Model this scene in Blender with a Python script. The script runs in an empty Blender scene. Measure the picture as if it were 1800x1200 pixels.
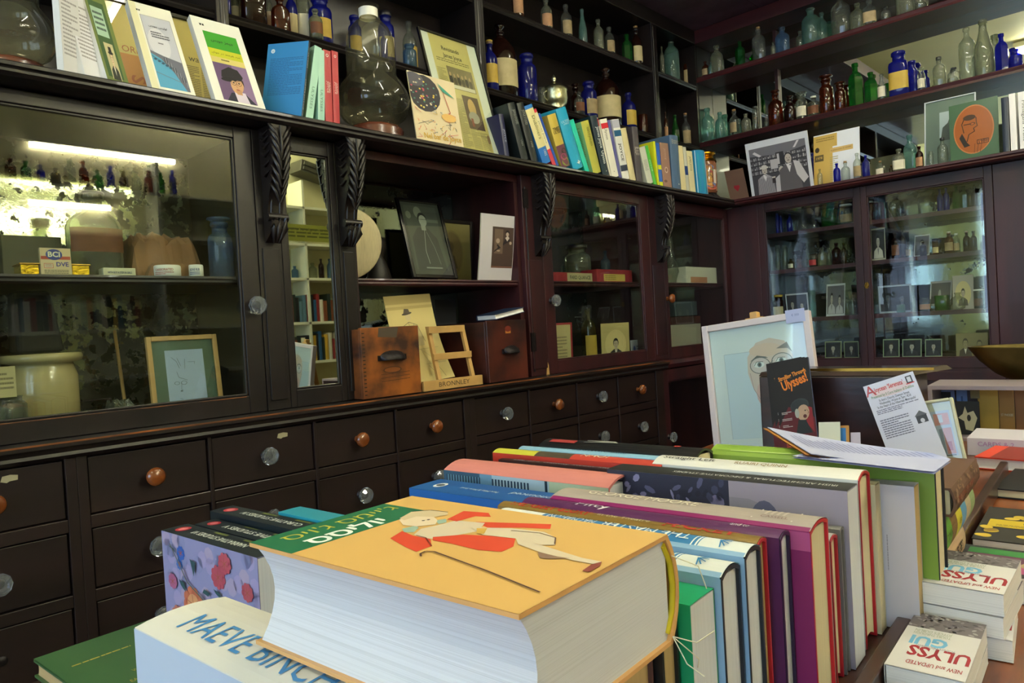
import bpy, math, random
from mathutils import Vector, Matrix
from mathutils.geometry import tessellate_polygon
SC = bpy.context.scene
COL = SC.collection
R = math.radians
random.seed(7)

# ------------------------------------------------------------------ camera
F_PX = 1274.5
YAW, PITCH, ROLL = .7616, .016865, -.05732
CAM = Vector((1.975, -4.03, 1.15))
_f = Vector((-math.sin(YAW)*math.cos(PITCH), math.cos(YAW)*math.cos(PITCH), -math.sin(PITCH)))
_r = Vector((math.cos(YAW), math.sin(YAW), 0)); _u = _r.cross(_f)
RT = _r*math.cos(ROLL)+_u*math.sin(ROLL); UP = -_r*math.sin(ROLL)+_u*math.cos(ROLL)
cd = bpy.data.cameras.new('camera'); cam = bpy.data.objects.new('camera', cd); COL.objects.link(cam)
cd.sensor_width = 36; cd.lens = 36*F_PX/1800; cd.clip_start = .02
cam.matrix_world = Matrix(((RT.x, UP.x, -_f.x, CAM.x), (RT.y, UP.y, -_f.y, CAM.y), (RT.z, UP.z, -_f.z, CAM.z), (0, 0, 0, 1)))
SC.camera = cam
def hit(x, y, ax, v):
    """the point of the plane axis=v that the photograph shows at pixel x, y"""
    d = _f+RT*(x-900)/F_PX-UP*(y-600)/F_PX
    return CAM+d*((v-CAM[ax])/d[ax])

# ------------------------------------------------------------------ light
w = bpy.data.worlds.new('world'); SC.world = w; w.use_nodes = True
w.node_tree.nodes['Background'].inputs[0].default_value = (.55, .72, 1, 1)
w.node_tree.nodes['Background'].inputs[1].default_value = 2.2
SC.view_settings.view_transform = 'Standard'; SC.view_settings.look = 'None'
SC.view_settings.exposure = 1.42; SC.view_settings.gamma = 1
SC.view_settings.use_curve_mapping = False
def area(name, loc, rot, sx, sy, power, col):
    l = bpy.data.lights.new(name, 'AREA'); l.shape = 'RECTANGLE'; l.size = sx; l.size_y = sy
    l.energy = power; l.color = col
    o = bpy.data.objects.new(name, l); COL.objects.link(o); o.location = loc; o.rotation_euler = rot
    return o
# daylight through the two shop windows in the front wall
area('window_daylight', (.75, -6.96, 1.75), (R(90), 0, R(180)), 1.7, 1.7, 88, (.46, .68, 1))
area('window_daylight', (2.75, -6.96, 1.75), (R(90), 0, R(180)), 1.1, 1.7, 50, (.46, .68, 1))

# ------------------------------------------------------------------ materials
def lin(c):
    if isinstance(c, str): c = tuple(int(c[i:i+2], 16)/255 for i in (0, 2, 4))
    return tuple((v/12.92 if v <= .04045 else ((v+.055)/1.055)**2.4) for v in c)
MATS = {}
def nm(name):
    m = bpy.data.materials.new(name); m.use_nodes = True
    nt = m.node_tree; b = nt.nodes['Principled BSDF']
    return m, nt, b
def mat(name, col, rough=.5, metal=0, spec=.5, noise=0, nscale=20, bump=0, emit=0, trans=0, coat=0, stretch=(1, 1, 1), col2=None):
    if name in MATS: return MATS[name]
    m, nt, b = nm(name); c = lin(col)+(1,)
    b.inputs['Base Color'].default_value = c; b.inputs['Roughness'].default_value = rough
    b.inputs['Metallic'].default_value = metal; b.inputs['Specular IOR Level'].default_value = spec
    b.inputs['Coat Weight'].default_value = coat
    if emit:
        b.inputs['Emission Color'].default_value = c; b.inputs['Emission Strength'].default_value = emit
    if trans: b.inputs['Transmission Weight'].default_value = trans; b.inputs['IOR'].default_value = 1.45
    if noise or bump or col2:
        tc = nt.nodes.new('ShaderNodeTexCoord'); mp = nt.nodes.new('ShaderNodeMapping'); mp.inputs['Scale'].default_value = stretch
        n = nt.nodes.new('ShaderNodeTexNoise'); n.inputs['Scale'].default_value = nscale; n.inputs['Detail'].default_value = 5
        nt.links.new(tc.outputs['Object'], mp.inputs[0]); nt.links.new(mp.outputs[0], n.inputs['Vector'])
        if noise or col2:
            r = nt.nodes.new('ShaderNodeValToRGB')
            c2 = lin(col2) if col2 else tuple(v*(1-noise) for v in c[:3])
            r.color_ramp.elements[0].position = .35; r.color_ramp.elements[1].position = .65
            r.color_ramp.elements[0].color = c2+(1,) if len(c2) == 3 else c2
            r.color_ramp.elements[1].color = c
            nt.links.new(n.outputs['Fac'], r.inputs[0]); nt.links.new(r.outputs[0], b.inputs['Base Color'])
        if bump:
            bp = nt.nodes.new('ShaderNodeBump'); bp.inputs['Strength'].default_value = bump; bp.inputs['Distance'].default_value = .004
            nt.links.new(n.outputs['Fac'], bp.inputs['Height']); nt.links.new(bp.outputs[0], b.inputs['Normal'])
    MATS[name] = m; return m
def print_mat(name, rough):
    m, nt, b = nm(name); a = nt.nodes.new('ShaderNodeVertexColor'); a.layer_name = 'Col'
    nt.links.new(a.outputs['Color'], b.inputs['Base Color']); b.inputs['Roughness'].default_value = rough
    MATS[name] = m; return m
PRINT = print_mat('printed_matt', .55); GLOSSP = print_mat('printed_gloss', .22)
def glass(name, col, gloss=.04, dust=.06, dens=1.8):
    """thin hollow glass: tinted where it passes, mirrored at grazing angles, a little dust"""
    if name in MATS: return MATS[name]
    m = bpy.data.materials.new(name); m.use_nodes = True; nt = m.node_tree; nt.nodes.clear()
    N = nt.nodes.new; L = nt.links.new; c = lin(col)
    out = N('ShaderNodeOutputMaterial'); lw = N('ShaderNodeLayerWeight'); lw.inputs[0].default_value = .35
    tr = N('ShaderNodeBsdfTransparent'); mx = N('ShaderNodeMix'); mx.data_type = 'RGBA'
    mx.inputs['A'].default_value = c+(1,); mx.inputs['B'].default_value = tuple(v**dens*.75 for v in c)+(1,)
    L(lw.outputs['Facing'], mx.inputs['Factor']); L(mx.outputs['Result'], tr.inputs[0])
    gl = N('ShaderNodeBsdfGlossy'); gl.inputs['Roughness'].default_value = gloss
    fr = N('ShaderNodeMath'); fr.operation = 'MULTIPLY_ADD'; fr.inputs[1].default_value = .7; fr.inputs[2].default_value = .05
    pw = N('ShaderNodeMath'); pw.operation = 'POWER'; pw.inputs[1].default_value = 2.6; L(lw.outputs['Facing'], pw.inputs[0]); L(pw.outputs[0], fr.inputs[0])
    s1 = N('ShaderNodeMixShader'); L(fr.outputs[0], s1.inputs[0]); L(tr.outputs[0], s1.inputs[1]); L(gl.outputs[0], s1.inputs[2])
    df = N('ShaderNodeBsdfTranslucent'); df.inputs[0].default_value = tuple(min(1, v*1.1+.02) for v in c)+(1,)
    dd = N('ShaderNodeBsdfDiffuse'); dd.inputs[0].default_value = tuple(min(1, v*.9+.03) for v in c)+(1,)
    s0 = N('ShaderNodeMixShader'); L(df.outputs[0], s0.inputs[1]); L(dd.outputs[0], s0.inputs[2])
    s2 = N('ShaderNodeMixShader'); s2.inputs[0].default_value = dust; L(s1.outputs[0], s2.inputs[1]); L(s0.outputs[0], s2.inputs[2])
    L(s2.outputs[0], out.inputs[0]); MATS[name] = m; return m
GL = {'clear': glass('clear_glass', 'e6ebe6'), 'aqua': glass('aqua_glass', 'a9d6cf', dust=.2), 'blue': glass('cobalt_glass', '1428c8', dust=.3, dens=1.3),
      'amber': glass('amber_glass', 'a8501c', dust=.10), 'brown': glass('dark_amber_glass', '6a2c14', dust=.12), 'green': glass('green_glass', '18a43c', dust=.2, dens=1.4),
      'smoke': glass('grey_glass', 'c6cbb8', dust=.22), 'olive': glass('olive_glass', 'a08a2c', dust=.12), 'sky': glass('pale_blue_glass', '8fb6dc', dust=.2)}
def pane_mat():
    m = bpy.data.materials.new('pane_glass'); m.use_nodes = True; nt = m.node_tree; nt.nodes.clear(); N = nt.nodes.new; L = nt.links.new
    out = N('ShaderNodeOutputMaterial'); fr = N('ShaderNodeFresnel'); fr.inputs[0].default_value = 1.5
    tr = N('ShaderNodeBsdfTransparent'); tr.inputs[0].default_value = (.93, .96, .94, 1)
    gl = N('ShaderNodeBsdfGlossy'); gl.inputs['Roughness'].default_value = .01
    ma = N('ShaderNodeMath'); ma.operation = 'MULTIPLY'; ma.inputs[1].default_value = 1.7; L(fr.outputs[0], ma.inputs[0])
    mx = N('ShaderNodeMixShader'); ge = N('ShaderNodeNewGeometry'); iv = N('ShaderNodeMath'); iv.operation = 'SUBTRACT'; iv.inputs[0].default_value = 1; L(ge.outputs['Backfacing'], iv.inputs[1]); m2 = N('ShaderNodeMath'); m2.operation = 'MULTIPLY'; L(ma.outputs[0], m2.inputs[0]); L(iv.outputs[0], m2.inputs[1]); L(m2.outputs[0], mx.inputs[0]); L(tr.outputs[0], mx.inputs[1]); L(gl.outputs[0], mx.inputs[2])
    L(mx.outputs[0], out.inputs[0]); return m
PANE = pane_mat()
MIRROR = mat('mirror_silver', 'd8dccb', .015, 1)
def old_mirror(name, thr, scale, tint):
    """silvering eaten away in blotches, the glass slightly wavy"""
    m, nt, b = nm(name); N = nt.nodes.new; L = nt.links.new
    tc = N('ShaderNodeTexCoord'); n = N('ShaderNodeTexNoise'); n.inputs['Scale'].default_value = scale; n.inputs['Detail'].default_value = 6; n.inputs['Roughness'].default_value = .65
    n2 = N('ShaderNodeTexNoise'); n2.inputs['Scale'].default_value = 2.2; n2.inputs['Detail'].default_value = 2
    L(tc.outputs['Object'], n.inputs['Vector']); L(tc.outputs['Object'], n2.inputs['Vector'])
    add = N('ShaderNodeMath'); add.operation = 'MULTIPLY_ADD'; add.inputs[1].default_value = .45; L(n2.outputs['Fac'], add.inputs[0]); L(n.outputs['Fac'], add.inputs[2])
    r = N('ShaderNodeValToRGB'); r.color_ramp.elements[0].position = thr; r.color_ramp.elements[1].position = thr+.03
    r.color_ramp.elements[0].color = (1, 1, 1, 1); r.color_ramp.elements[1].color = (0, 0, 0, 1); L(add.outputs[0], r.inputs[0])
    L(r.outputs[0], b.inputs['Metallic']); mx = N('ShaderNodeMix'); mx.data_type = 'RGBA'
    mx.inputs['A'].default_value = lin('2a2a20')+(1,); mx.inputs['B'].default_value = lin(tint)+(1,); L(r.outputs[0], mx.inputs['Factor']); L(mx.outputs['Result'], b.inputs['Base Color'])
    mr = N('ShaderNodeMapRange'); mr.inputs['To Min'].default_value = .6; mr.inputs['To Max'].default_value = .03; L(r.outputs[0], mr.inputs['Value']); L(mr.outputs[0], b.inputs['Roughness'])
    bp = N('ShaderNodeBump'); bp.inputs['Strength'].default_value = .12; bp.inputs['Distance'].default_value = .003; L(n.outputs['Fac'], bp.inputs['Height']); L(bp.outputs[0], b.inputs['Normal'])
    return m
OLDMIR = old_mirror('desilvered_mirror', .73, 26, '8c9078')
WORNMIR = old_mirror('dull_old_mirror', .86, 14, '8f9a98')
def wood(name, c1, c2, rough=.32, scale=9, stretch=(1, 1, .12), coat=.25, bump=.15):
    return mat(name, c1, rough, 0, .5, 0, scale, bump, col2=c2, stretch=stretch, coat=coat)
EBON = wood('ebonised_wood', '1f1716', '100b0a', .36, coat=.12)
EBONH = wood('ebonised_wood_level', '1f1716', '100b0a', .4, coat=.1, stretch=(1, .12, 1))
DRAWW = wood('drawer_mahogany', '241615', '170d0c', .42, coat=.08, stretch=(1, .15, 1))
MAHOG = wood('red_mahogany', '3e1519', '250b11', .46, coat=.03)
MAHOGH = wood('red_mahogany_level', '42161a', '280c12', .42, coat=.1, stretch=(.12, 1, 1))
WORN = mat('worn_edge', 'a05a26', .5, noise=0, col2='22140f', nscale=16, stretch=(1, .3, 1))
BOXW = mat('scuffed_box_wood', 'a0581a', .5, col2='34180e', nscale=9, bump=.4, stretch=(1, .5, 1), coat=.2)
BOXR = mat('dark_red_box_wood', '5a2518', .45, col2='2a120e', nscale=7, bump=.3, stretch=(1, .5, 1), coat=.2)
PALEW = mat('pale_wood', 'c69c5e', .5, noise=.15, nscale=14, stretch=(1, .15, 1))
DESKW = mat('desk_wood', '8e4a1a', .34, col2='5c2c0e', nscale=6, stretch=(6, 1, 1), coat=.4)
RACKW = mat('rack_wood', '4a2c22', .35, col2='2b1712', nscale=8, stretch=(4, 1, 1), coat=.3)
CREAM = mat('cream_paint', 'e2dcae', .6, noise=.06, nscale=3)
WHITEW = mat('white_shelf_paint', 'dfe0c4', .5)
BRASS = mat('brass', 'a07c34', .3, 1); DARKBR = mat('tarnished_brass', '6a5c30', .38, .8, noise=.4, nscale=12)
IRON = mat('dark_iron', '2a2628', .4, .7, bump=.6, nscale=60)
KWOOD = mat('turned_wood', '8a4a22', .2, noise=.4, nscale=25, coat=.6)
KGLASS = mat('cut_glass', 'dfe6ee', .04, trans=.9)
BLACKF = mat('black_lacquer', '0c0c10', .18, coat=.5); PLAST = mat('white_plastic', 'e8e6dc', .4)
CORK = mat('cork', 'a07a50', .8, noise=.3, nscale=80); CAPB = mat('black_cap', '14121a', .35); GOLD = mat('gold_metal', 'd8a52c', .2, 1)
LABELM = {'cream': mat('label_cream', 'bcae84', .7, noise=.12, nscale=30), 'tan': mat('label_tan', 'a08c68', .7, noise=.25, nscale=30), 'white': mat('label_white', 'cfc9b4', .7, noise=.1, nscale=30),
          'brown': mat('label_brown', '6e4226', .7, noise=.25, nscale=30), 'gold': mat('label_gold', 'b89a3c', .6, noise=.1, nscale=30), 'red': mat('label_red', 'a8202c', .6), 'orange': mat('label_orange', 'b08460', .7, noise=.2, nscale=30)}
def page_mat(name, c):
    m, nt, b = nm(name); N = nt.nodes.new; L = nt.links.new; b.inputs['Roughness'].default_value = .8
    tc = N('ShaderNodeTexCoord'); mp = N('ShaderNodeMapping'); mp.inputs['Scale'].default_value = (2200, 3, 3); n = N('ShaderNodeTexNoise'); n.inputs['Scale'].default_value = 1; n.inputs['Detail'].default_value = 2
    L(tc.outputs['Object'], mp.inputs[0]); L(mp.outputs[0], n.inputs['Vector']); r = N('ShaderNodeValToRGB')
    cc = lin(c); r.color_ramp.elements[0].color = tuple(v*.84 for v in cc)+(1,); r.color_ramp.elements[1].color = cc+(1,)
    r.color_ramp.elements[0].position = .3; r.color_ramp.elements[1].position = .55
    L(n.outputs['Fac'], r.inputs[0]); L(r.outputs[0], b.inputs['Base Color']); MATS[name] = m; return m
PAGE = {'white': page_mat('white_pages', 'e9e7e6'), 'cream': page_mat('cream_pages', 'd5c7a4'), 'tan': page_mat('yellowed_pages', 'b79c6c'), 'bright': page_mat('bright_pages', 'cfd1da')}

# ------------------------------------------------------------------ mesh builders
class MB:
    def __init__(s): s.v = []; s.f = []; s.m = []; s.s = []
    def add(s, vs, fs, m=0, sm=False, M=None):
        o = len(s.v)
        s.v += [tuple(M @ Vector(p)) for p in vs] if M else [tuple(p) for p in vs]
        for f in fs: s.f.append([i+o for i in f]); s.m.append(m); s.s.append(sm)
        return s
    def box(s, x0, x1, y0, y1, z0, z1, m=0, M=None):
        x0, x1 = sorted((x0, x1)); y0, y1 = sorted((y0, y1)); z0, z1 = sorted((z0, z1))
        return s.add([(x0, y0, z0), (x1, y0, z0), (x1, y1, z0), (x0, y1, z0), (x0, y0, z1), (x1, y0, z1), (x1, y1, z1), (x0, y1, z1)],
              [(0, 3, 2, 1), (4, 5, 6, 7), (0, 1, 5, 4), (1, 2, 6, 5), (2, 3, 7, 6), (3, 0, 4, 7)], m, False, M)
    def extrude(s, loop, vec, m=0, M=None, sm=False):
        n = len(loop); vec = Vector(vec); a = [Vector(p) for p in loop]; b = [p+vec for p in a]
        nrm = Vector((0, 0, 0))
        for i in range(n): nrm += a[i].cross(a[(i+1) % n])
        if nrm.dot(vec) < 0: a.reverse(); b.reverse()
        s.add(a+b, [tuple(range(n-1, -1, -1)), tuple(range(n, 2*n))], m, False, M)
        return s.add(a+b, [(i, (i+1) % n, n+(i+1) % n, n+i) for i in range(n)], m, sm, M)
    def lathe(s, prof, n=20, m=0, M=None, sx=1, sy=1, p=2, sm=True, cap=True):
        vs = []; fs = []; k = len(prof)
        for r, z in prof:
            for i in range(n):
                a = 2*math.pi*(i+.5)/n; c, q = math.cos(a), math.sin(a)
                g = (abs(c)**p+abs(q)**p)**(-1/p) if p != 2 else 1
                vs.append((r*c*g*sx, r*q*g*sy, z))
        for j in range(k-1):
            for i in range(n): fs.append((j*n+i, j*n+(i+1) % n, (j+1)*n+(i+1) % n, (j+1)*n+i))
        s.add(vs, fs, m, sm, M)
        if cap:
            if prof[0][0] > 1e-6: s.add(vs[:n], [tuple(range(n-1, -1, -1))], m, False, M)
            if prof[-1][0] > 1e-6: s.add(vs[-n:], [tuple(range(n))], m, False, M)
        return s
    def tube(s, path, r, n=8, m=0, M=None):
        P = [Vector(p) for p in path]; rs = r if isinstance(r, (list, tuple)) else [r]*len(P); vs = []; fs = []
        ref = Vector((0, 0, 1))
        for j, p in enumerate(P):
            t = (P[min(j+1, len(P)-1)]-P[max(j-1, 0)]).normalized()
            a = t.cross(ref if abs(t.dot(ref)) < .95 else Vector((1, 0, 0))).normalized(); b = t.cross(a)
            for i in range(n):
                q = 2*math.pi*i/n; vs.append(p+(a*math.cos(q)+b*math.sin(q))*rs[j])
        for j in range(len(P)-1):
            for i in range(n): fs.append((j*n+i, j*n+(i+1) % n, (j+1)*n+(i+1) % n, (j+1)*n+i))
        s.add(vs, fs, m, True, M)
        s.add(vs[:n], [tuple(range(n-1, -1, -1))], m, False, M); return s.add(vs[-n:], [tuple(range(n))], m, False, M)
    def grid(s, fn, nu, nv, m=0, sm=True, M=None):
        vs = [fn(i/nu, j/nv) for j in range(nv+1) for i in range(nu+1)]
        fs = [(j*(nu+1)+i, j*(nu+1)+i+1, (j+1)*(nu+1)+i+1, (j+1)*(nu+1)+i) for j in range(nv) for i in range(nu)]
        return s.add(vs, fs, m, sm, M)
    def build(s, name, mats, parent=None, loc=None, rot=None, bevel=0, seg=2, M=None, kind=None):
        me = bpy.data.meshes.new(name); me.from_pydata(s.v, [], s.f)
        for x in (mats if isinstance(mats, (list, tuple)) else [mats]): me.materials.append(x)
        me.polygons.foreach_set('material_index', s.m); me.polygons.foreach_set('use_smooth', s.s); me.update()
        o = bpy.data.objects.new(name, me); COL.objects.link(o)
        if parent: o.parent = parent
        if M is not None: o.matrix_local = M
        if loc is not None: o.location = loc
        if rot is not None: o.rotation_euler = rot
        if bevel:
            b = o.modifiers.new('bevel', 'BEVEL'); b.width = bevel; b.segments = seg; b.limit_method = 'ANGLE'; b.angle_limit = R(40)
        if kind: o['kind'] = kind
        return o
def tag(o, label, cat, group=None):
    o['label'] = label; o['category'] = cat
    if group: o['group'] = group
    return o
def thing(name, label, cat, loc=(0, 0, 0), rotz=0, group=None, rot=None, M=None):
    o = bpy.data.objects.new(name, None); COL.objects.link(o); o.empty_display_size = .05
    if M is not None: o.matrix_world = M
    else:
        o.location = loc; o.rotation_euler = rot if rot else (0, 0, rotz)
    return tag(o, label, cat, group)
_tc = {}
def glyphs(txt, bold=0, space=1.0):
    k = (txt, bold, space)
    if k in _tc: return _tc[k]
    c = bpy.data.curves.new('t', 'FONT'); c.body = txt; c.size = 1; c.align_x = 'CENTER'; c.align_y = 'CENTER'; c.offset = bold; c.space_character = space; c.resolution_u = 2
    o = bpy.data.objects.new('t', c); COL.objects.link(o)
    dg = bpy.context.evaluated_depsgraph_get(); e = o.evaluated_get(dg); me = e.to_mesh()
    r = ([(v.co.x, v.co.y) for v in me.vertices], [tuple(p.vertices) for p in me.polygons]); e.to_mesh_clear()
    bpy.data.objects.remove(o); bpy.data.curves.remove(c); _tc[k] = r; return r
class Art:
    """flat print: coloured shapes laid over one another on a sheet (u right, v up)"""
    def __init__(s, w, h, bg=None, step=.00003, sub=0): s.w = w; s.h = h; s.v = []; s.f = []; s.c = []; s.k = 0; s.step = step; s.sub = sub; s.lift = 0; s.flatband = False; bg and s.rect(0, 0, w, h, bg)
    def _a(s, vs, fs, c, up=True):
        if up: s.k += 1
        o = len(s.v); z = s.k*s.step+(0 if s.flatband else s.lift); s.v += [(x, y, z) for x, y in vs]; cc = lin(c)
        for f in fs:
            f = list(f); a = [vs[i] for i in f[:3]]
            s.f.append([i+o for i in f]); s.c.append(cc)
    def rect(s, x, y, w, h, c, up=True):
        if s.sub and h > .1*s.h:
            n = 14; s.k += 1
            for i in range(n): s._a([(x, y+h*i/n), (x+w, y+h*i/n), (x+w, y+h*(i+1)/n), (x, y+h*(i+1)/n)], [(0, 1, 2, 3)], c, False)
            return s
        s._a([(x, y), (x+w, y), (x+w, y+h), (x, y+h)], [(0, 1, 2, 3)], c, up); return s
    def poly(s, p, c, up=True):
        t = tessellate_polygon([[Vector((a, b, 0)) for a, b in p]])
        fs = []
        for f in t:
            a, b, d = [p[i] for i in f]
            fs.append(f if (b[0]-a[0])*(d[1]-a[1])-(b[1]-a[1])*(d[0]-a[0]) > 0 else f[::-1])
        s._a(p, fs, c, up); return s
    def ell(s, x, y, rx, ry, c, rot=0, n=16, up=True):
        ca, sa = math.cos(rot), math.sin(rot); P = []
        for i in range(n):
            a = 2*math.pi*i/n; px, py = rx*math.cos(a), ry*math.sin(a); P.append((x+px*ca-py*sa, y+px*sa+py*ca))
        s._a(P, [tuple(range(n))], c, up); return s
    def line(s, pts, w, c):
        s.k += 1; s.k -= 0
        for (x0, y0), (x1, y1) in zip(pts[:-1], pts[1:]):
            d = math.hypot(x1-x0, y1-y0) or 1e-6; nx, ny = -(y1-y0)/d*w/2, (x1-x0)/d*w/2
            s._a([(x0-nx, y0-ny), (x1-nx, y1-ny), (x1+nx, y1+ny), (x0+nx, y0+ny)], [(0, 1, 2, 3)], c, False)
        return s
    def text(s, t, x, y, size, c, rot=0, bold=0, sx=1, shear=0, space=1.0, fit=None):
        vs, fs = glyphs(t, bold, space)
        if fit and vs:
            wd = max(a for a, b in vs)-min(a for a, b in vs); sx = fit/(wd*size)
        ca, sa = math.cos(rot), math.sin(rot)
        s._a([(x+((a+b*shear)*sx*ca-b*sa)*size, y+((a+b*shear)*sx*sa+b*ca)*size) for a, b in vs], fs, c); return s
    def lines(s, x, y, w, h, n, c, rnd=random, frac=.45):
        """rows of small print"""
        s.k += 1
        for i in range(n):
            yy = y+h-(i+.5)*h/n; xx = x
            end = x+w*(1 if rnd.random() > .2 else .6)
            while xx < end:
                l = w*rnd.uniform(.04, .13); l = min(l, end-xx); s.rect(xx, yy, l*.85, h/n*frac, c, False); xx += l
        return s
    def person(s, x, y, w, h, skin='b8a894', coat='2c2a30', hair='1c1a1c', bg=None, shirt='d8d4cc', hat=None):
        """head and shoulders in a window x, y, w, h"""
        if bg: s.rect(x, y, w, h, bg)
        cx = x+w*.5; cl = lambda v: max(x, min(x+w, v))
        s.poly([(cl(cx-w*.42), y), (cl(cx+w*.42), y), (cl(cx+w*.36), y+h*.26), (cx+w*.12, y+h*.38), (cx-w*.12, y+h*.38), (cl(cx-w*.36), y+h*.26)], coat)
        s.poly([(cx-w*.09, y+h*.37), (cx, y+h*.1), (cx+w*.09, y+h*.37)], shirt)
        s.rect(cx-w*.07, y+h*.33, w*.14, h*.14, skin)
        s.ell(cx, y+h*.63, w*.17, h*.2, hair); s.ell(cx, y+h*.58, w*.14, h*.18, skin)
        for d in (-1, 1): s.ell(cx+d*w*.055, y+h*.61, w*.022, h*.014, hair, n=8, up=d < 0)
        s.poly([(cx-w*.012, y+h*.6), (cx-w*.03, y+h*.53), (cx+w*.02, y+h*.53)], coat if 0 else '8a7868'); s.rect(cx-w*.045, y+h*.475, w*.09, h*.014, '6a4a44')
        s.poly([(cx-w*.16, y+h*.66), (cx-w*.1, y+h*.8), (cx+w*.1, y+h*.8), (cx+w*.16, y+h*.66), (cx+w*.08, y+h*.72), (cx-w*.1, y+h*.72)], hair)
        if hat: s.ell(cx, y+h*.73, w*.27, h*.045, hat); s.poly([(cx-w*.17, y+h*.73), (cx-w*.15, y+h*.9), (cx+w*.15, y+h*.9), (cx+w*.17, y+h*.73)], hat)
        return s
    def build(s, name, parent, M, m=None, z=.0002):
        if s.w < .9: s.v = [(min(max(x, 0), s.w), min(max(y, 0), s.h), q) for x, y, q in s.v]
        me = bpy.data.meshes.new(name); me.from_pydata(s.v, [], s.f); me.materials.append(m or PRINT)
        ca = me.color_attributes.new('Col', 'FLOAT_COLOR', 'CORNER'); d = []
        for p, c in zip(me.polygons, s.c): d += (list(c)+[1])*p.loop_total
        ca.data.foreach_set('color', d)
        o = bpy.data.objects.new(name, me); COL.objects.link(o)
        if parent: o.parent = parent
        o.matrix_local = M @ Matrix.Translation((0, 0, z)); return o
def frame_M(o, u, v):
    """matrix whose x runs along u and y along v from point o"""
    u = Vector(u).normalized(); v = Vector(v).normalized(); n = u.cross(v)
    return Matrix(((u.x, v.x, n.x, o[0]), (u.y, v.y, n.y, o[1]), (u.z, v.z, n.z, o[2]), (0, 0, 0, 1)))
# ------------------------------------------------------------------ the room
def struct(name, m, *boxes, **k):
    b = MB()
    for q in boxes: b.box(*q)
    return b.build(name, m, kind='structure', **k)
FLOORM = mat('floor_boards', '5a3c28', .4, noise=.4, nscale=5, stretch=(8, 1, 1))
struct('floor', FLOORM, (-.75, 3.6, -7.1, .75, -.05, 0))
struct('ceiling', CREAM, (-.75, 3.6, -7.1, .75, 3.45, 3.5))
struct('wall_left', CREAM, (-.75, -.70, -7.1, .75, 0, 3.45))
struct('wall_back', CREAM, (-.70, 3.6, .70, .75, 0, 3.45))
struct('wall_right', CREAM, (3.5, 3.6, -7.0, .70, 0, 3.45))
struct('wall_front', CREAM, (-.70, -.15, -7.1, -7, 0, 3.45), (1.65, 2.15, -7.1, -7, 0, 3.45), (3.35, 3.6, -7.1, -7, 0, 3.45), (-.15, 1.65, -7.1, -7, 0, .85), (2.15, 3.35, -7.1, -7, 0, .85), (-.15, 1.65, -7.1, -7, 2.65, 3.45), (2.15, 3.35, -7.1, -7, 2.65, 3.45))
for i, (a, b) in enumerate(((-.15, 1.65), (2.15, 3.35))):
    m_ = (a+b)/2
    o = struct('window_%d' % (i+1), WHITEW, (a, a+.05, -7.06, -7.0, .85, 2.65), (b-.05, b, -7.06, -7.0, .85, 2.65), (a, b, -7.06, -7.0, .85, .91), (a, b, -7.06, -7.0, 2.59, 2.65), (m_-.02, m_+.02, -7.05, -7.01, .9, 2.6))
# plaster cornice round the ceiling
def cornice(name, loop, vec): MB().extrude(loop, vec).build(name, CREAM, kind='structure')
cornice('trim_1', [(3.5, -7, 3.45), (3.36, -7, 3.45), (3.36, -7, 3.42), (3.42, -7, 3.38), (3.46, -7, 3.32), (3.5, -7, 3.30)], (0, 7.7, 0))
cornice('trim_2', [(-.7, -7, 3.45), (-.56, -7, 3.45), (-.56, -7, 3.42), (-.62, -7, 3.38), (-.66, -7, 3.32), (-.7, -7, 3.30)], (0, 7.7, 0))
cornice('trim_3', [(-.7, .7, 3.45), (-.7, .56, 3.45), (-.7, .56, 3.42), (-.7, .62, 3.38), (-.7, .66, 3.32), (-.7, .7, 3.30)], (4.2, 0, 0))

# fluorescent lamps
TUBEM = mat('tube_light', 'fffaea', .4, emit=26)
def tube_lamp(loc, L, rotz, label, power=None, cat='lamp'):
    t = thing('fluorescent_lamp', label, cat, loc, rotz, 'fluorescent lamps')
    MB().box(-.045, .045, -L/2-.03, L/2+.03, .035, .08).box(-.02, .02, -L/2-.03, -L/2, -.02, .05).box(-.02, .02, L/2, L/2+.03, -.02, .05).build('housing', WHITEW, t, bevel=.004)
    MB().tube([(0, -L/2, 0), (0, L/2, 0)], .018, 10).build('tube', TUBEM, t)
    return t
tube_lamp((3.30, -1.58, 2.98), 1.3, 0, 'white fluorescent lamp high on the opposite wall')
tube_lamp((1.6, -2.6, 3.36), 1.5, R(90), 'white fluorescent lamp across the ceiling over the table')
tube_lamp((1.6, -4.9, 3.36), 1.5, R(90), 'white fluorescent lamp on the ceiling nearest the shop windows')
tube_lamp((1.6, -.75, 3.36), 1.5, R(90), 'white fluorescent lamp on the ceiling nearest the mirrored shelves')

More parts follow.
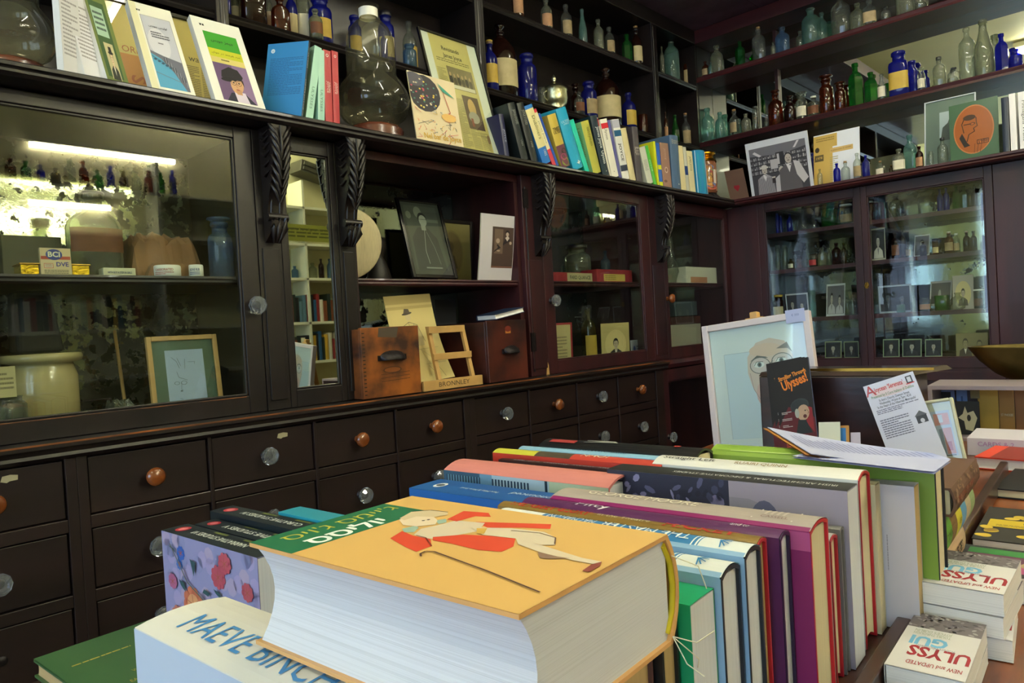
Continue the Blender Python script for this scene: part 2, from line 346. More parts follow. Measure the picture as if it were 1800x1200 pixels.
# ------------------------------------------------------------------ cabinets along the left wall
LEDGE, TOP = .943, 1.838
def knob(parent, x, y, z, kind, name='knob', ax='x', sc=1.0):
    b = MB(); M = Matrix.Translation((x, y, z)) @ (Matrix.Rotation(R(90), 4, 'Y') if ax == 'x' else Matrix.Rotation(R(90), 4, 'X')) @ Matrix.Scale(sc, 4)
    if kind == 'wood':
        b.lathe([(.012, -.002), (.010, .010), (.012, .015), (.021, .020), (.0245, .028), (.0235, .036), (.016, .042), (0, .044)], 20, 0, M); return b.build(name, KWOOD, parent)
    b.lathe([(.017, -.002), (.013, .004), (.009, .010), (.010, .018)], 12, 1, M)
    b.lathe([(.010, .014), (.0225, .019), (.027, .028), (.0245, .037), (.012, .043), (0, .043)], 10, 0, M, sm=False); return b.build(name, [KGLASS, IRON], parent)
LETC = [(-4.44, -4.14), (-4.13, -3.83), (-3.82, -3.52), (-3.471, -3.17), (-3.16, -2.84), (-2.83, -2.525), (-2.515, -2.207), (-2.15, -1.845), (-1.835, -1.53), (-1.52, -1.22), (-1.21, -.89)]
ROWS = [(.75, .897), (.565, .718), (.38, .535), (.19, .35)]
def drawer_unit(y0, y1, cols, label, woodk):
    t = thing('drawer_cabinet', label, 'cabinet', (0, (y0+y1)/2, 0)); yc = (y0+y1)/2
    b = MB(); b.box(-.6, -.06, y0-yc, y1-yc, 0, .90)
    ys = sorted([c for c in LETC if y0-.01 <= c[0] and c[1] <= y1+.01]); prev = y0
    for c in ys+[(y1, y1)]: b.box(-.06, -.03, prev-yc, c[0]-yc, .08, .90); prev = c[1]
    for c in ys:
        zs = [.08]+[v for r in reversed(ROWS) for v in r]+[.90]
        for i in range(0, len(zs), 2): b.box(-.06, -.031, c[0]-yc, c[1]-yc, zs[i], zs[i+1])
    b.box(-.06, -.022, y0-yc, y1-yc, 0, .1)
    b.build('carcass', DRAWW, t, bevel=.0015)
    for c in ys:
        for j, (a, z) in enumerate(ROWS):
            i = LETC.index(c); d = MB().box(-.059, -.037, c[0]-yc+.003, c[1]-yc-.003, a+.003, z-.004).build('drawer', DRAWW, t, bevel=.002)
            k = 'wood' if (j == 0 and i in woodk) else 'glass'
            if j == 2 and i == 2: MB().lathe([(.012, 0), (.010, .003), (0, .003)], 12, 0, Matrix.Translation((-.037, (c[0]+c[1])/2-yc, (a+z)/2)) @ Matrix.Rotation(R(90), 4, 'Y')).build('screw_plate', IRON, d)
            else: knob(d, -.037, (c[0]+c[1])/2-yc, (a+z)/2-.003, k)
            if (i, j) in ((2, 0), (4, 0)):
                q = Art(.035, .018); q.poly([(0, .004), (.012, 0), (.018, .003), (.034, .004), (.035, .015), (.02, .018), (.004, .016)], 'b0a888')
                q.build('paper_scrap', d, frame_M((-.0365, (c[0]+c[1])/2-yc+(.04 if j == 0 and i == 4 else .02), z-.035), (0, 1, 0), (0, 0, 1)))
    return t
drawer_unit(-4.47, -3.495, 0, 'dark drawer cabinet at the left end below the large stoneware jar', (0, 1, 2))
drawer_unit(-3.495, -2.18, 0, 'dark drawer cabinet below the narrow mirror door, middle of the row', (3, 5, 6))
drawer_unit(-2.18, -.82, 0, 'dark drawer cabinet nearest the corner, below the right-hand glass door', (8, 10))
def ledge(y0, y1):
    t = thing('cabinet_ledge', 'long black moulded ledge over the drawers, worn orange at its edge', 'ledge', (0, (y0+y1)/2, LEDGE)); h = (y1-y0)/2
    MB().extrude([(-.6, -h, 0), (-.002, -h, 0), (0, -h, -.003), (0, -h, -.012), (-.006, -h, -.017), (-.012, -h, -.026), (-.010, -h, -.034), (-.022, -h, -.043), (-.6, -h, -.043)], (0, 2*h, 0)).build('board', EBONH, t)
    MB().box(-.004, .0008, -h, h, -.0035, .0006).build('worn_edge', WORN, t)
    return t
ledge(-4.47, -.80)
t = thing('display_shelf', 'long dark moulded shelf carrying books above the left glass doors', 'shelf', (0, -2.2, TOP))
MB().extrude([(-.68, -2.3, 0), (-.003, -2.3, 0), (.002, -2.3, -.004), (.002, -2.3, -.012), (-.004, -2.3, -.015), (-.001, -2.3, -.02), (-.001, -2.3, -.026), (-.01, -2.3, -.034), (-.68, -2.3, -.034)], (0, 4.5+.09, 0)).build('board', EBONH, t)
t = thing('display_shelf', 'dark reddish shelf over the back-wall cabinet carrying photographs and small bottles', 'shelf', (1.1, 0, TOP))
MB().extrude([(-1.1, .68, -.001), (-1.1, .003, -.001), (-1.1, 0, -.005), (-1.1, 0, -.014), (-1.1, .007, -.018), (-1.1, .004, -.026), (-1.1, .012, -.034), (-1.1, .68, -.034)], (2.4, 0, 0)).build('board', MAHOGH, t)

def corbel(parent, y, z=TOP-.036, w=.066):
    """acanthus bracket: S-curved block with raised leaf lobes over a small scroll foot"""
    x0 = -.09
    prof = [(.078, 0), (.084, -.03), (.083, -.07), (.074, -.12), (.06, -.165), (.044, -.20), (.032, -.235), (.027, -.262)]
    b = MB(); L = [(x0-.005, z)]+[(x0+a, z+q) for a, q in prof]+[(x0+.040, z-.270), (x0+.048, z-.283), (x0+.046, z-.30), (x0+.034, z-.32), (x0+.016, z-.335), (x0, z-.345), (x0-.005, z-.345)]
    b.extrude([(a, y-w/2+.008, q) for a, q in L], (0, w-.016, 0), sm=False)
    def pt(s_):
        s_ = max(0, min(.999, s_))*(len(prof)-1); i = int(s_); f = s_-i
        return prof[i][0]*(1-f)+prof[i+1][0]*f, prof[i][1]*(1-f)+prof[i+1][1]*f
    for k in range(8):
        s0 = .02+k*.085; a, q = pt(s0); a2, q2 = pt(s0+.17)
        for sd in (-1, 1):
            wl = w*.5*(1-.28*k/8)
            b.tube([(x0+a+.004, y+sd*.003, z+q2-.012), (x0+a+.009, y+sd*wl*.55, z+(q+q2)/2-.004), (x0+a+.002, y+sd*wl, z+q+.001), (x0+a-.01, y+sd*(wl-.004), z+q+.006)], [.003, .0065, .005, .002], 6)
            if k < 6: b.tube([(x0+a*.75, y+sd*(w/2-.007), z+q-.01), (x0+a*.45, y+sd*(w/2-.004), z+q-.022), (x0+a*.2, y+sd*(w/2-.006), z+q-.012)], [.002, .006, .003], 6)
    b.tube([(x0+.088, y, z-.004), (x0+.09, y, z-.07), (x0+.066, y, z-.165), (x0+.045, y, z-.21)], [.004, .006, .005, .002], 6)
    for sd in (-1, 1): b.tube([(x0+.038, y+sd*.014, z-.195), (x0+.028, y+sd*.014, z-.262)], .004, 6)
    b.tube([(x0+.036, y-w/2, z-.272), (x0+.036, y+w/2, z-.272)], .013, 10)
    for sd in (-1, 0, 1): b.tube([(x0+.046, y+sd*.018, z-.275), (x0+.046, y+sd*.02, z-.305), (x0+.022, y+sd*.008, z-.347)], [.008, .010, .003], 6)
    return b.build('corbel', EBON, parent)
def door_frame(b, a0, a1, z0, z1, st_l, st_r, rt, rb, d0, d1, ax='x', m=0):
    """door frame between a0..a1 and z0..z1, stile and rail widths, faces at d0 (front) and d1"""
    def bx(p, q, r, s):
        if ax == 'x': b.box(d1, d0, p, q, r, s, m)
        else: b.box(p, q, d0, d1, r, s, m)
    bx(a0, a0+st_l, z0, z1); bx(a1-st_r, a1, z0, z1); bx(a0+st_l, a1-st_r, z1-rt, z1); bx(a0+st_l, a1-st_r, z0, z0+rb)
    g0, g1, h0, h1 = a0+st_l, a1-st_r, z0+rb, z1-rt; e = .007; k = -.004 if ax == 'x' else .004
    for p, q, r, s in ((g0, g0+e, h0, h1), (g1-e, g1, h0, h1), (g0, g1, h1-e, h1), (g0, g1, h0, h0+e)):
        if ax == 'x': b.box(d1, d0+k, p, q, r, s, m)
        else: b.box(p, q, d0+k, d1, r, s, m)
def glass_door(parent, a0, a1, z0, z1, st_l, st_r, rt, rb, d0, d1, wd, ax='x', g=None, knobp=None, name='door'):
    b = MB(); door_frame(b, a0, a1, z0, z1, st_l, st_r, rt, rb, d0, d1, ax); d = b.build(name, wd, parent, bevel=.002)
    dm = (d0+d1)/2; q = MB()
    if ax == 'x': q.box(dm-.0015, dm+.0015, a0+st_l, a1-st_r, z0+rb, z1-rt)
    else: q.box(a0+st_l, a1-st_r, dm-.0015, dm+.0015, z0+rb, z1-rt)
    q.build('pane' if g is None else 'mirror', g or PANE, d)
    if knobp: knob(d, knobp[0], knobp[1], knobp[2], knobp[3], ax=ax)
    return d
FX, BX = -.09, -.50
UZ0, UZ1 = LEDGE+.001, TOP-.038
def unit(y0, y1, label, back=None, shelfz=(1.355,), wl=.02, wr=.02, wd=EBON, sh=EBONH, doorgap=.0, backx=BX, name='display_cabinet'):
    t = thing(name, label, 'cabinet'); b = MB(); f = FX-.025
    b.box(backx-.02, f, y0, y0+wl, UZ0, UZ1).box(backx-.02, f, y1-wr, y1, UZ0, UZ1).box(backx-.02, f, y0, y1, UZ1-.012, UZ1).box(backx-.02, backx-.004, y0, y1, UZ0, UZ1)
    b.build('carcass', wd, t)
    for z in shelfz: MB().extrude([(backx, y0+wl, z), (-.122, y0+wl, z), (-.119, y0+wl, z-.006), (-.123, y0+wl, z-.011), (-.119, y0+wl, z-.018), (-.123, y0+wl, z-.024), (backx, y0+wl, z-.024)], (0, y1-wr-y0-wl, 0)).build('inner_shelf', sh, t)
    if back is not None: MB().box(backx-.003, backx, y0+wl+.003, y1-wr-.003, UZ0+.01, UZ1-.02).build('mirror_back', back, t)
    return t
def pilaster(parent, y0, y1, wd=EBON, x=FX, cor=None):
    MB().box(x-.025, x, y0, y1, UZ0, UZ1).box(x-.002, x+.005, y0+.012, y1-.012, UZ0+.03, UZ1-.36).build('pilaster', wd, parent, bevel=.002)
    if cor: corbel(parent, cor)
u1 = unit(-4.30, -2.955, 'large glass-fronted cabinet at the left end with blotched mirror back', OLDMIR)
glass_door(u1, -3.98, -2.956, UZ0, UZ1, .055, .055, .035, .053, FX, FX-.022, EBON)
MB().box(FX-.002, FX+.0006, -3.92, -3.02, .9935, .996).build('worn_edge', WORN, u1)
MB().box(FX-.024, FX, -4.30, -3.985, UZ0, UZ1).build('side_panel', EBON, u1)
knob(u1, FX, -2.982, 1.265, 'glass', sc=1.05)
u2 = unit(-2.954, -2.604, 'narrow cabinet with tall mirror door between two carved brackets', None, ())
pilaster(u2, -2.954, -2.876, cor=-2.905)
glass_door(u2, -2.875, -2.668, UZ0, UZ1, .02, .022, .05, .055, FX, FX-.022, EBON, g=MIRROR)
pilaster(u2, -2.667, -2.604, cor=-2.635)
u3 = unit(-2.603, -1.755, 'open cabinet bay holding framed photographs over two wooden boxes', WORNMIR, wd=MAHOG, sh=MAHOGH)
MB().box(FX-.024, FX-.02, -2.6, -1.76, UZ1-.03, UZ1).build('top_rail', MAHOGH, u3)
u4 = unit(-1.754, -.79, 'glass-door cabinet with red boxes and an amber bottle behind the pane', WORNMIR, wd=MAHOG, sh=MAHOGH)
pilaster(u4, -1.754, -1.64, MAHOG, cor=-1.665)
glass_door(u4, -1.639, -.79, UZ0, UZ1, .062, .075, .05, .057, FX, FX-.022, MAHOG, knobp=(FX, -1.60, 1.265, 'glass'))
MB().tube([(FX+.001, -1.735, UZ0+.02), (FX+.001, -1.735, UZ1-.05)], .005, 8).box(FX-.001, FX+.006, -1.75, -1.72, 1.66, 1.74).box(FX-.001, FX+.006, -1.75, -1.72, 1.05, 1.13).build('hinge', IRON, u4)
MB().add([(FX+.0008, -1.66, UZ0), (FX+.0008, -1.64, UZ0), (FX+.0008, -1.642, UZ0+.04), (FX+.0008, -1.648, UZ0+.055), (FX+.0008, -1.655, UZ0+.03)], [(0, 1, 2, 3, 4)]).build('chipped_corner', PALEW, u4)
u5 = unit(-.789, .086, 'corner cabinet with glass door showing a white paper box', WORNMIR, wd=MAHOG, sh=MAHOGH)
pilaster(u5, -.789, -.66, MAHOG, cor=-.70)
glass_door(u5, -.659, .085, UZ0, UZ1, .033, .05, .06, .055, FX, FX-.022, MAHOG, knobp=(FX, -.645, 1.265, 'wood'))
# the glazed cupboard under the corner
t = thing('glazed_cupboard', 'low dark cupboard with glass door in the corner beside the drawers', 'cabinet')
MB().box(-.55, -.06, -.818, -.80, 0, .90).box(-.55, -.06, .07, .086, 0, .90).box(-.55, -.06, -.8, .07, 0, .08).box(-.55, -.53, -.8, .07, .08, .9).build('carcass', MAHOG, t)
glass_door(t, -.817, .085, .03, .895, .05, .06, .06, .08, -.035, -.058, MAHOG, knobp=(-.036, -.79, .55, 'glass'))
q = thing('folded_card', 'pale folded card standing inside the low corner cupboard', 'card', (-.25, -.55, .081), R(20))
MB().box(-.004, .004, -.2, .12, 0, .70).build('sheet', mat('pale_card', '9aa6b4', .7), q)
for t_ in ('b',):
    b = MB().box(-.62, -.06, -.80, .086, .902, LEDGE); b.extrude([(-.06, -.80, LEDGE), (-.03, -.80, LEDGE), (-.025, -.80, LEDGE-.02), (-.035, -.80, .902), (-.06, -.80, .902)], (0, .886, 0))
    tag(b.build('cabinet_ledge', MAHOGH, None), 'short dark ledge over the low corner cupboard', 'ledge')

# ------------------------------------------------------------------ cabinet on the back wall
BY = .09
t = thing('display_cabinet', 'red mahogany back-wall cabinet with two glass doors full of small bottles', 'cabinet')
BZ0, BZ1 = .83, TOP-.036
b = MB(); b.box(-.49, .10, BY-.001, BY+.02, 0, BZ1).box(.10, .12, BY+.02, .42, BZ0, BZ1).box(1.27, 1.29, BY+.02, .42, BZ0, BZ1).box(.10, 1.29, .405, .42, BZ0, BZ1).box(.10, 1.29, BY+.02, .42, BZ1-.02, BZ1)
b.box(.10, 1.29, BY, .42, 0, BZ0).box(.10, 1.29, BY-.02, BY, BZ0-.06, BZ0-.015)
b.box(1.27, 2.3, BY-.001, BY+.02, 0, BZ1)
b.build('carcass', MAHOG, t, bevel=.002)
for z in (1.62, 1.405, 1.12): MB().box(.12, 1.27, BY+.028, .40, z-.022, z).build('inner_shelf', MAHOGH, t)
MB().box(.12, .665, .400, .404, BZ0+.06, BZ1-.03).box(.672, 1.27, .400, .404, BZ0+.06, BZ1-.03).build('mirror_back', WORNMIR, t)
glass_door(t, .101, .671, BZ0, BZ1, .037, .034, .048, .052, BY-.001, BY+.02, MAHOG, 'y')
dd = glass_door(t, .672, 1.268, BZ0, BZ1, .03, .035, .055, .052, BY-.001, BY+.02, MAHOG, 'y')
MB().extrude([(.684+.011*math.cos(a/8*math.tau), BY-.003, 1.275+.018*math.sin(a/8*math.tau)) for a in range(8)], (0, .003, 0)).build('key_plate', BRASS, dd)
MB().tube([(.697, BY-.012, 1.275), (.684, BY-.012, 1.262), (.680, BY-.012, 1.278), (.690, BY-.012, 1.292)], .0025, 6).build('latch', BRASS, dd)

# ------------------------------------------------------------------ tall shelves above
t = thing('bottle_shelves', 'tall dark open shelves of pharmacy bottles on the left wall', 'shelves')
HX, HB = -.44, -.68
MB().box(HB-.015, HB, -4.4, .44, TOP+.001, 3.07).build('back_panel', EBON, t)
def mould_shelf(y0, y1, z, m=EBONH):
    MB().extrude([(HB, y0, z), (HX-.003, y0, z), (HX, y0, z-.005), (HX-.005, y0, z-.012), (HX, y0, z-.02), (HX-.006, y0, z-.03), (HB, y0, z-.03)], (0, y1-y0, 0)).build('shelf_board', m, t)
PST = [(-4.2, -4.15), (-2.875, -2.83), (-1.628, -1.571), (-.105, -.045)]
for a, b_ in PST: MB().box(HB, HX+.008, a, b_, TOP+.001, 3.0).extrude([(HX+.008, a+.012, TOP+.03), (HX+.012, a+.016, TOP+.03), (HX+.012, b_-.016, TOP+.03), (HX+.008, b_-.012, TOP+.03)], (0, 0, 1.1)).build('post', EBON, t, bevel=.003)
for z in (2.302, 2.712):
    for a, b_ in ((-4.15, -2.875), (-2.83, -1.628), (-1.571, -.105), (-.045, .44)): mould_shelf(a, b_, z)
MB().box(HB, HX+.01, -4.4, .44, 2.985, 3.072).build('top_rail', EBONH, t, bevel=.003)
t = thing('mirrored_shelves', 'tall dark mirror-backed shelves crowded with old bottles on the back wall', 'shelves')
MB().box(-.44, 2.3, .655, .66, TOP+.001, 3.0).build('mirror_back', MIRROR, t); MB().box(-.46, -.441, .466, .654, TOP+.001, 3.0).build('corner_return', EBON, t); MB().box(-.68, -.445, .445, .465, TOP+.001, 3.0).build('corner_panel', EBON, t)
MB().box(.015, .035, .63, .6545, TOP+.001, 2.98).build('mirror_trim', MAHOG, t)
for z in (2.33, 2.765): MB().extrude([(-.44, .655, z), (-.44, .443, z), (-.44, .44, z-.006), (-.44, .445, z-.02), (-.44, .44, z-.034), (-.44, .655, z-.034)], (2.6 if z > 2.5 else 1.86+.3, 0, 0)).build('shelf_board', MAHOGH, t)
MB().box(-.44, 2.3, .43, .655, 2.985, 3.072).build('top_rail', MAHOGH, t, bevel=.003)
MB().box(1.46, 1.54, .44, .655, 2.24, 2.29).box(2.28, 2.3, .44, .655, TOP, 3.0).build('side_post', MAHOG, t)
SOFF = wood('canopy_wood', '5e4656', '46323e', .35)  # purplish tone lightened: bluish window sheen on the soffit put into the colour
t = thing('canopy', 'dark wooden canopy over the shelves in the corner by the ceiling', 'canopy')
MB().box(-.69, .02, -4.4, .69, 3.074, 3.10).box(.02, 2.3, .0, .69, 3.074, 3.10).box(.0, .03, -4.4, -.02, 3.06, 3.16).box(.0, 2.3, -.03, 0.0, 3.06, 3.16).build('soffit', SOFF, t, bevel=.003)
# ------------------------------------------------------------------ builders for books, bottles, pictures
def cover_mat(c, rough=.35): return mat('cover_'+c+('' if rough == .35 else '_matt'), c, rough)
def warp_art(o, T, B):
    for v in o.data.vertices: q = 2*v.co.x/T-1; v.co.z += B*max(0, 1-q*q)
def band(a, y, h, c, n=8):
    a.k += 1; a.flatband = True
    for i in range(n): a.rect(a.w*i/n, y, a.w/n, h, c, False)
    a.flatband = False
def book(label, M, T, W, H, col, page='cream', hard=True, B=None, spine=None, front=None, back=None, jacket=None, group=None, cat='book', name='book', gloss=None, plain=False):
    """local frame: X thickness, spine at y=0 facing -Y, fore-edge at y=W, Z height"""
    t = thing(name, label, cat, group=group, M=M); B = (T*.14 if hard else .0004) if B is None else B; N = 8
    th = .0026 if hard else .0006; ov = .003 if hard else .0003
    def shell(th, off, name, m, z0=0, z1=H):
        o = [(-T/2-off, W+off*.3)]+[(-T/2-off+(T+2*off)*i/N, -off-B*(1-(2*i/N-1)**2)) for i in range(N+1)]+[(T/2+off, W+off*.3)]
        i_ = [(T/2+off-th, W+off*.3)]+[(T/2+off-th-(T+2*off-2*th)*i/N, th-off-B*(1-(2*i/N-1)**2)) for i in range(N+1)]+[(-T/2-off+th, W+off*.3)]
        b = MB(); P = o+i_; n = len(P); vs = [(x, y, z0) for x, y in P]+[(x, y, z1) for x, y in P]
        b.add(vs, [(i, (i+1) % n, n+(i+1) % n, n+i) for i in range(n)])
        k = len(o)
        for i in range(k-1): b.add([vs[i], vs[i+1], vs[n-2-i], vs[n-1-i]], [(3, 2, 1, 0)]); b.add([vs[n+i], vs[n+i+1], vs[n+n-2-i], vs[n+n-1-i]], [(0, 1, 2, 3)])
        return b.build(name, m, t)
    shell(th, 0, 'cover', cover_mat(col))
    e = 0
    if jacket: e = .0009; shell(.0006, e, 'dust_jacket', cover_mat(jacket), .001, H-.001)
    cc_ = min(B, W*.1) if hard else 0; xi = T/2-th; pg = MB()
    pg.extrude([(-xi, th+.001-B*.4, ov), (xi, th+.001-B*.4, ov)]+[(xi-2*xi*i/8, W-ov-cc_*(1-(2*i/8-1)**2), ov) for i in range(9)], (0, 0, H-2*ov)).build('page_block', PAGE[page], t)
    g = gloss or PRINT
    if spine: a = Art(T, H); a.lift = B*.12; spine(a); o = a.build('spine_print', t, frame_M((-T/2, -e, 0), (1, 0, 0), (0, 0, 1)), g); warp_art(o, T, B)
    if front: a = Art(W, H); front(a); a.build('front_print', t, frame_M((T/2+e, 0, 0), (0, 1, 0), (0, 0, 1)), g)
    if back: a = Art(W, H); back(a); a.build('back_print', t, frame_M((-T/2-e, W, 0), (0, -1, 0), (0, 0, 1)), g)
    return t
def spine_text(txt, c, size=None, rot=-90, y=.5, bold=0, fit=.6, bands=(), x=.5, more=(), shear=0):
    """a spine decorated with colour bands and one line of lettering"""
    def f(a):
        for by, bh, bc in bands: band(a, by*a.h, bh*a.h, bc)
        if txt: a.text(txt, a.w*x, a.h*y, size or a.w*.5, c, R(rot), bold, fit=a.h*fit, shear=shear)
        for (tx, tc, ty, tf, ts) in more: a.text(tx, a.w*.5, a.h*ty, a.w*ts, tc, R(rot), 0, fit=a.h*tf)
    return f
# bottles: profile as fractions of height, body radius 1
def prof(kind):
    return {
     'round': [(.92, 0), (1, .02), (1, .60), (.93, .67), (.70, .74), (.40, .785), (.36, .82), (.36, .92), (.46, .925), (.46, .985), (.40, 1)],
     'tall': [(.92, 0), (1, .015), (1, .66), (.9, .72), (.55, .78), (.33, .83), (.30, .93), (.40, .935), (.40, .985), (.34, 1)],
     'soda': [(.95, 0), (1, .02), (1, .40), (.9, .52), (.6, .68), (.42, .80), (.36, .93), (.46, .935), (.46, .99), (.4, 1)],
     'wide': [(.94, 0), (1, .02), (1, .68), (.92, .75), (.66, .80), (.62, .82), (.62, .92), (.74, .925), (.74, .985), (.68, 1)],
     'winch': [(.92, 0), (1, .02), (1, .52), (.97, .60), (.85, .70), (.62, .79), (.34, .86), (.20, .89), (.20, .93), (.27, .935), (.27, .965), (.22, .97)],
     'jar': [(.94, 0), (1, .02), (1, .80), (.9, .86), (.8, .88), (.8, .98), (.84, .985), (.84, 1)],
     'pot': [(.94, 0), (1, .03), (1, .97), (.94, 1)],
     'flask': [(.8, 0), (1, .03), (.97, .12), (.55, .5), (.26, .68), (.2, .74), (.2, .96), (.27, .97), (.27, 1)],
     'tube': [(.9, 0), (1, .02), (1, .85), (.8, .9), (.7, .91), (.8, .93), (.8, 1)],
     'globe': [(.5, 0), (.8, .06), (1, .3), (.97, .5), (.7, .7), (.35, .78), (.3, .9), (.4, .92), (.4, 1)]}[kind]
CNAME = {'clear': 'clear glass', 'aqua': 'pale aqua glass', 'blue': 'cobalt blue glass', 'amber': 'amber glass', 'brown': 'dark amber glass', 'green': 'green glass', 'smoke': 'cloudy grey glass', 'olive': 'yellowish glass', 'sky': 'pale blue glass'}
KNAME = {'round': 'medicine bottle', 'tall': 'tall bottle', 'soda': 'tapered bottle', 'wide': 'wide-necked bottle', 'winch': 'large round-shouldered bottle', 'jar': 'jar', 'pot': 'pot', 'flask': 'conical flask', 'tube': 'tube bottle', 'globe': 'round-bellied bottle'}
def bottle(loc, h, r, kind='round', col='clear', label=None, cap=None, sect='round', text='', rotz=0, liquid=None, group=None, lz=(.14, .52), cat='bottle'):
    t = thing('bottle' if kind not in ('jar', 'pot', 'flask') else {'jar': 'glass_jar', 'pot': 'small_pot', 'flask': 'glass_flask'}[kind], text, cat, loc, rotz, group)
    P = prof(kind); p, n, sy = {'round': (2, 18, 1), 'flat': (3.2, 24, .62), 'square': (5, 24, 1), 'hex': (2, 6, .8), 'oct': (2, 8, 1)}[sect]
    b = MB(); pr = [(a*r, q*h) for a, q in P]
    def section(m):  # necks stay round
        for i in range(len(pr)-1): pass
    nb = next((i for i, (a, q) in enumerate(P) if a < .72 and q > .5), len(P))
    if p == 2 and sy == 1: b.lathe(pr, n)
    else:
        vs = []; fs = []
        for j, (a, q) in enumerate(pr):
            k = 0 if j < nb else 1
            for i in range(n):
                an = 2*math.pi*(i+.5)/n; c, s_ = math.cos(an), math.sin(an); g = (abs(c)**p+abs(s_)**p)**(-1/p) if not k and p != 2 else 1
                vs.append((a*c*g, a*s_*g*(1 if k else sy), q))
        for j in range(len(pr)-1):
            for i in range(n): fs.append((j*n+i, j*n+(i+1) % n, (j+1)*n+(i+1) % n, (j+1)*n+i))
        b.add(vs, fs, 0, sect not in ('hex', 'oct')); b.add(vs[:n], [tuple(range(n-1, -1, -1))])
        b.add(vs[-n:], [tuple(range(n))])
    b.build('glass_body', GL[col] if col in GL else MATS[col], t)
    if liquid:
        MB().lathe([(r*.9, h*.02), (r*.93, h*.03), (r*.93, h*liquid[1]), (0, h*liquid[1])], 16, 0, None, 1, sy if p != 2 else 1).build('contents', LABELM.get(liquid[0]) or MATS[liquid[0]], t)
    if label:
        a0, a1 = R(-150), R(-30)  # label wraps the side facing -Y
        def lf(u, v):
            an = a0+(a1-a0)*u; c, s_ = math.cos(an), math.sin(an); g = (abs(c)**p+abs(s_)**p)**(-1/p) if p != 2 else (1 if n > 8 else 1)
            return (r*1.012*c*g, r*1.012*s_*g*sy, h*(lz[0]+(lz[1]-lz[0])*v))
        MB().grid(lf, 10, 1).build('label', LABELM[label], t)
    if cap:
        rn = P[-1][0]*r; z = h*P[-1][1]
        if cap == 'cork': MB().lathe([(rn*.85, z-.004), (rn*.95, z+h*.05), (0, z+h*.05)], 10).build('cork', CORK, t)
        elif cap == 'stopper': MB().lathe([(rn*.8, z-.004), (rn*.7, z+h*.02), (rn*1.5, z+h*.05), (rn*1.4, z+h*.085), (0, z+h*.1)], 12).build('stopper', GL[col], t)
        else: MB().lathe([(rn*1.12, z-h*.07), (rn*1.15, z-h*.06), (rn*1.15, z+h*.012), (rn*1.05, z+h*.02), (0, z+h*.02)], 16).build('cap', {'black': CAPB, 'white': PLAST, 'yellow': LABELM['gold'], 'red': LABELM['red']}[cap], t)
    return t
ORD = ['first', 'second', 'third', 'fourth', 'fifth', 'sixth', 'seventh', 'eighth', 'ninth', 'tenth', 'eleventh', 'twelfth', 'thirteenth', 'fourteenth', 'fifteenth', 'sixteenth', 'seventeenth', 'eighteenth', 'nineteenth', 'twentieth', '21st', '22nd', '23rd', '24th', '25th', '26th', '27th', '28th', '29th', '30th', '31st', '32nd']
CAPN = {'cork': 'corked', 'stopper': 'stoppered', 'black': 'black-capped', 'white': 'white-capped', 'yellow': 'yellow-capped', 'red': 'red-capped'}
def bottle_row(ax, plane, z, rows, place, group, face):
    """rows: (x centre px, base y px, top y px, width px, kind, colour, label, cap, section, dz-inset)"""
    rows = sorted(rows, key=lambda q: q[0])
    for i, q in enumerate(rows):
        x, yb, yt, wpx, kind, col, lab, cp, sect = q[:9]; pl = plane+(q[9] if len(q) > 9 else 0)
        Pt = hit(x, yt, ax, pl); P = hit(x, yb, ax, pl); h = (Pt.z-z); dep = (P-CAM).dot(_f); r = wpx*dep/F_PX/2*.97
        extra = {'cork': 1.05, 'stopper': 1.1}.get(cp, 1.02 if cp else 1); h /= prof(kind)[-1][1]*extra
        if sect in ('flat', 'hex'): r *= 1.03
        loc = [P.x, P.y, z+.0005]; loc[ax] = pl
        look = ' '.join(x_ for x_ in [CAPN.get(cp, ''), CNAME[col], KNAME[kind], ('with '+lab+' label') if lab else ''] if x_)
        lab_ = '%s, %s' % (look, place % ORD[i])
        if len(lab_.split()) > 16: lab_ = lab_.replace(' glass', '', 1)
        t = bottle(loc, h, r, kind, col, lab, cp, sect, lab_, face+random.uniform(-.25, .25), group=group)
def upright(px, ax, plane, z0=None, table=None):
    """bl, br, tl pixels of a sheet that stands on z0 against a leaning plane -> matrix, width, height"""
    bl, br, tl = px; o = 1-ax
    A = hit(bl[0], bl[1], ax, plane[0]); Bp = hit(br[0], br[1], ax, plane[1] if len(plane) > 1 else plane[0])
    if z0 is not None: A.z = z0; Bp.z = z0
    d = Bp-A; w = d.length
    # the top left corner lies in the plane through A square to the foot line
    n = d.normalized(); r = hit(tl[0], tl[1], ax, plane[0])-CAM; t = (A-CAM).dot(n)/r.dot(n); Tp = CAM+r*t; v = Tp-A; v -= n*v.dot(n)
    return A, n, v.normalized(), w, v.length
def in_plane(px, P0, nrm):
    """bl, br, tl pixels of a rectangle lying in the plane through P0 with normal nrm"""
    out = []
    for x, y in px:
        d = _f+RT*(x-900)/F_PX-UP*(y-600)/F_PX; out.append(CAM+d*((P0-CAM).dot(nrm)/d.dot(nrm)))
    A, Bp, Tp = out; u = (Bp-A).normalized(); v = Tp-A; v -= u*v.dot(u); return A, u, v.normalized(), (Bp-A).length, v.length
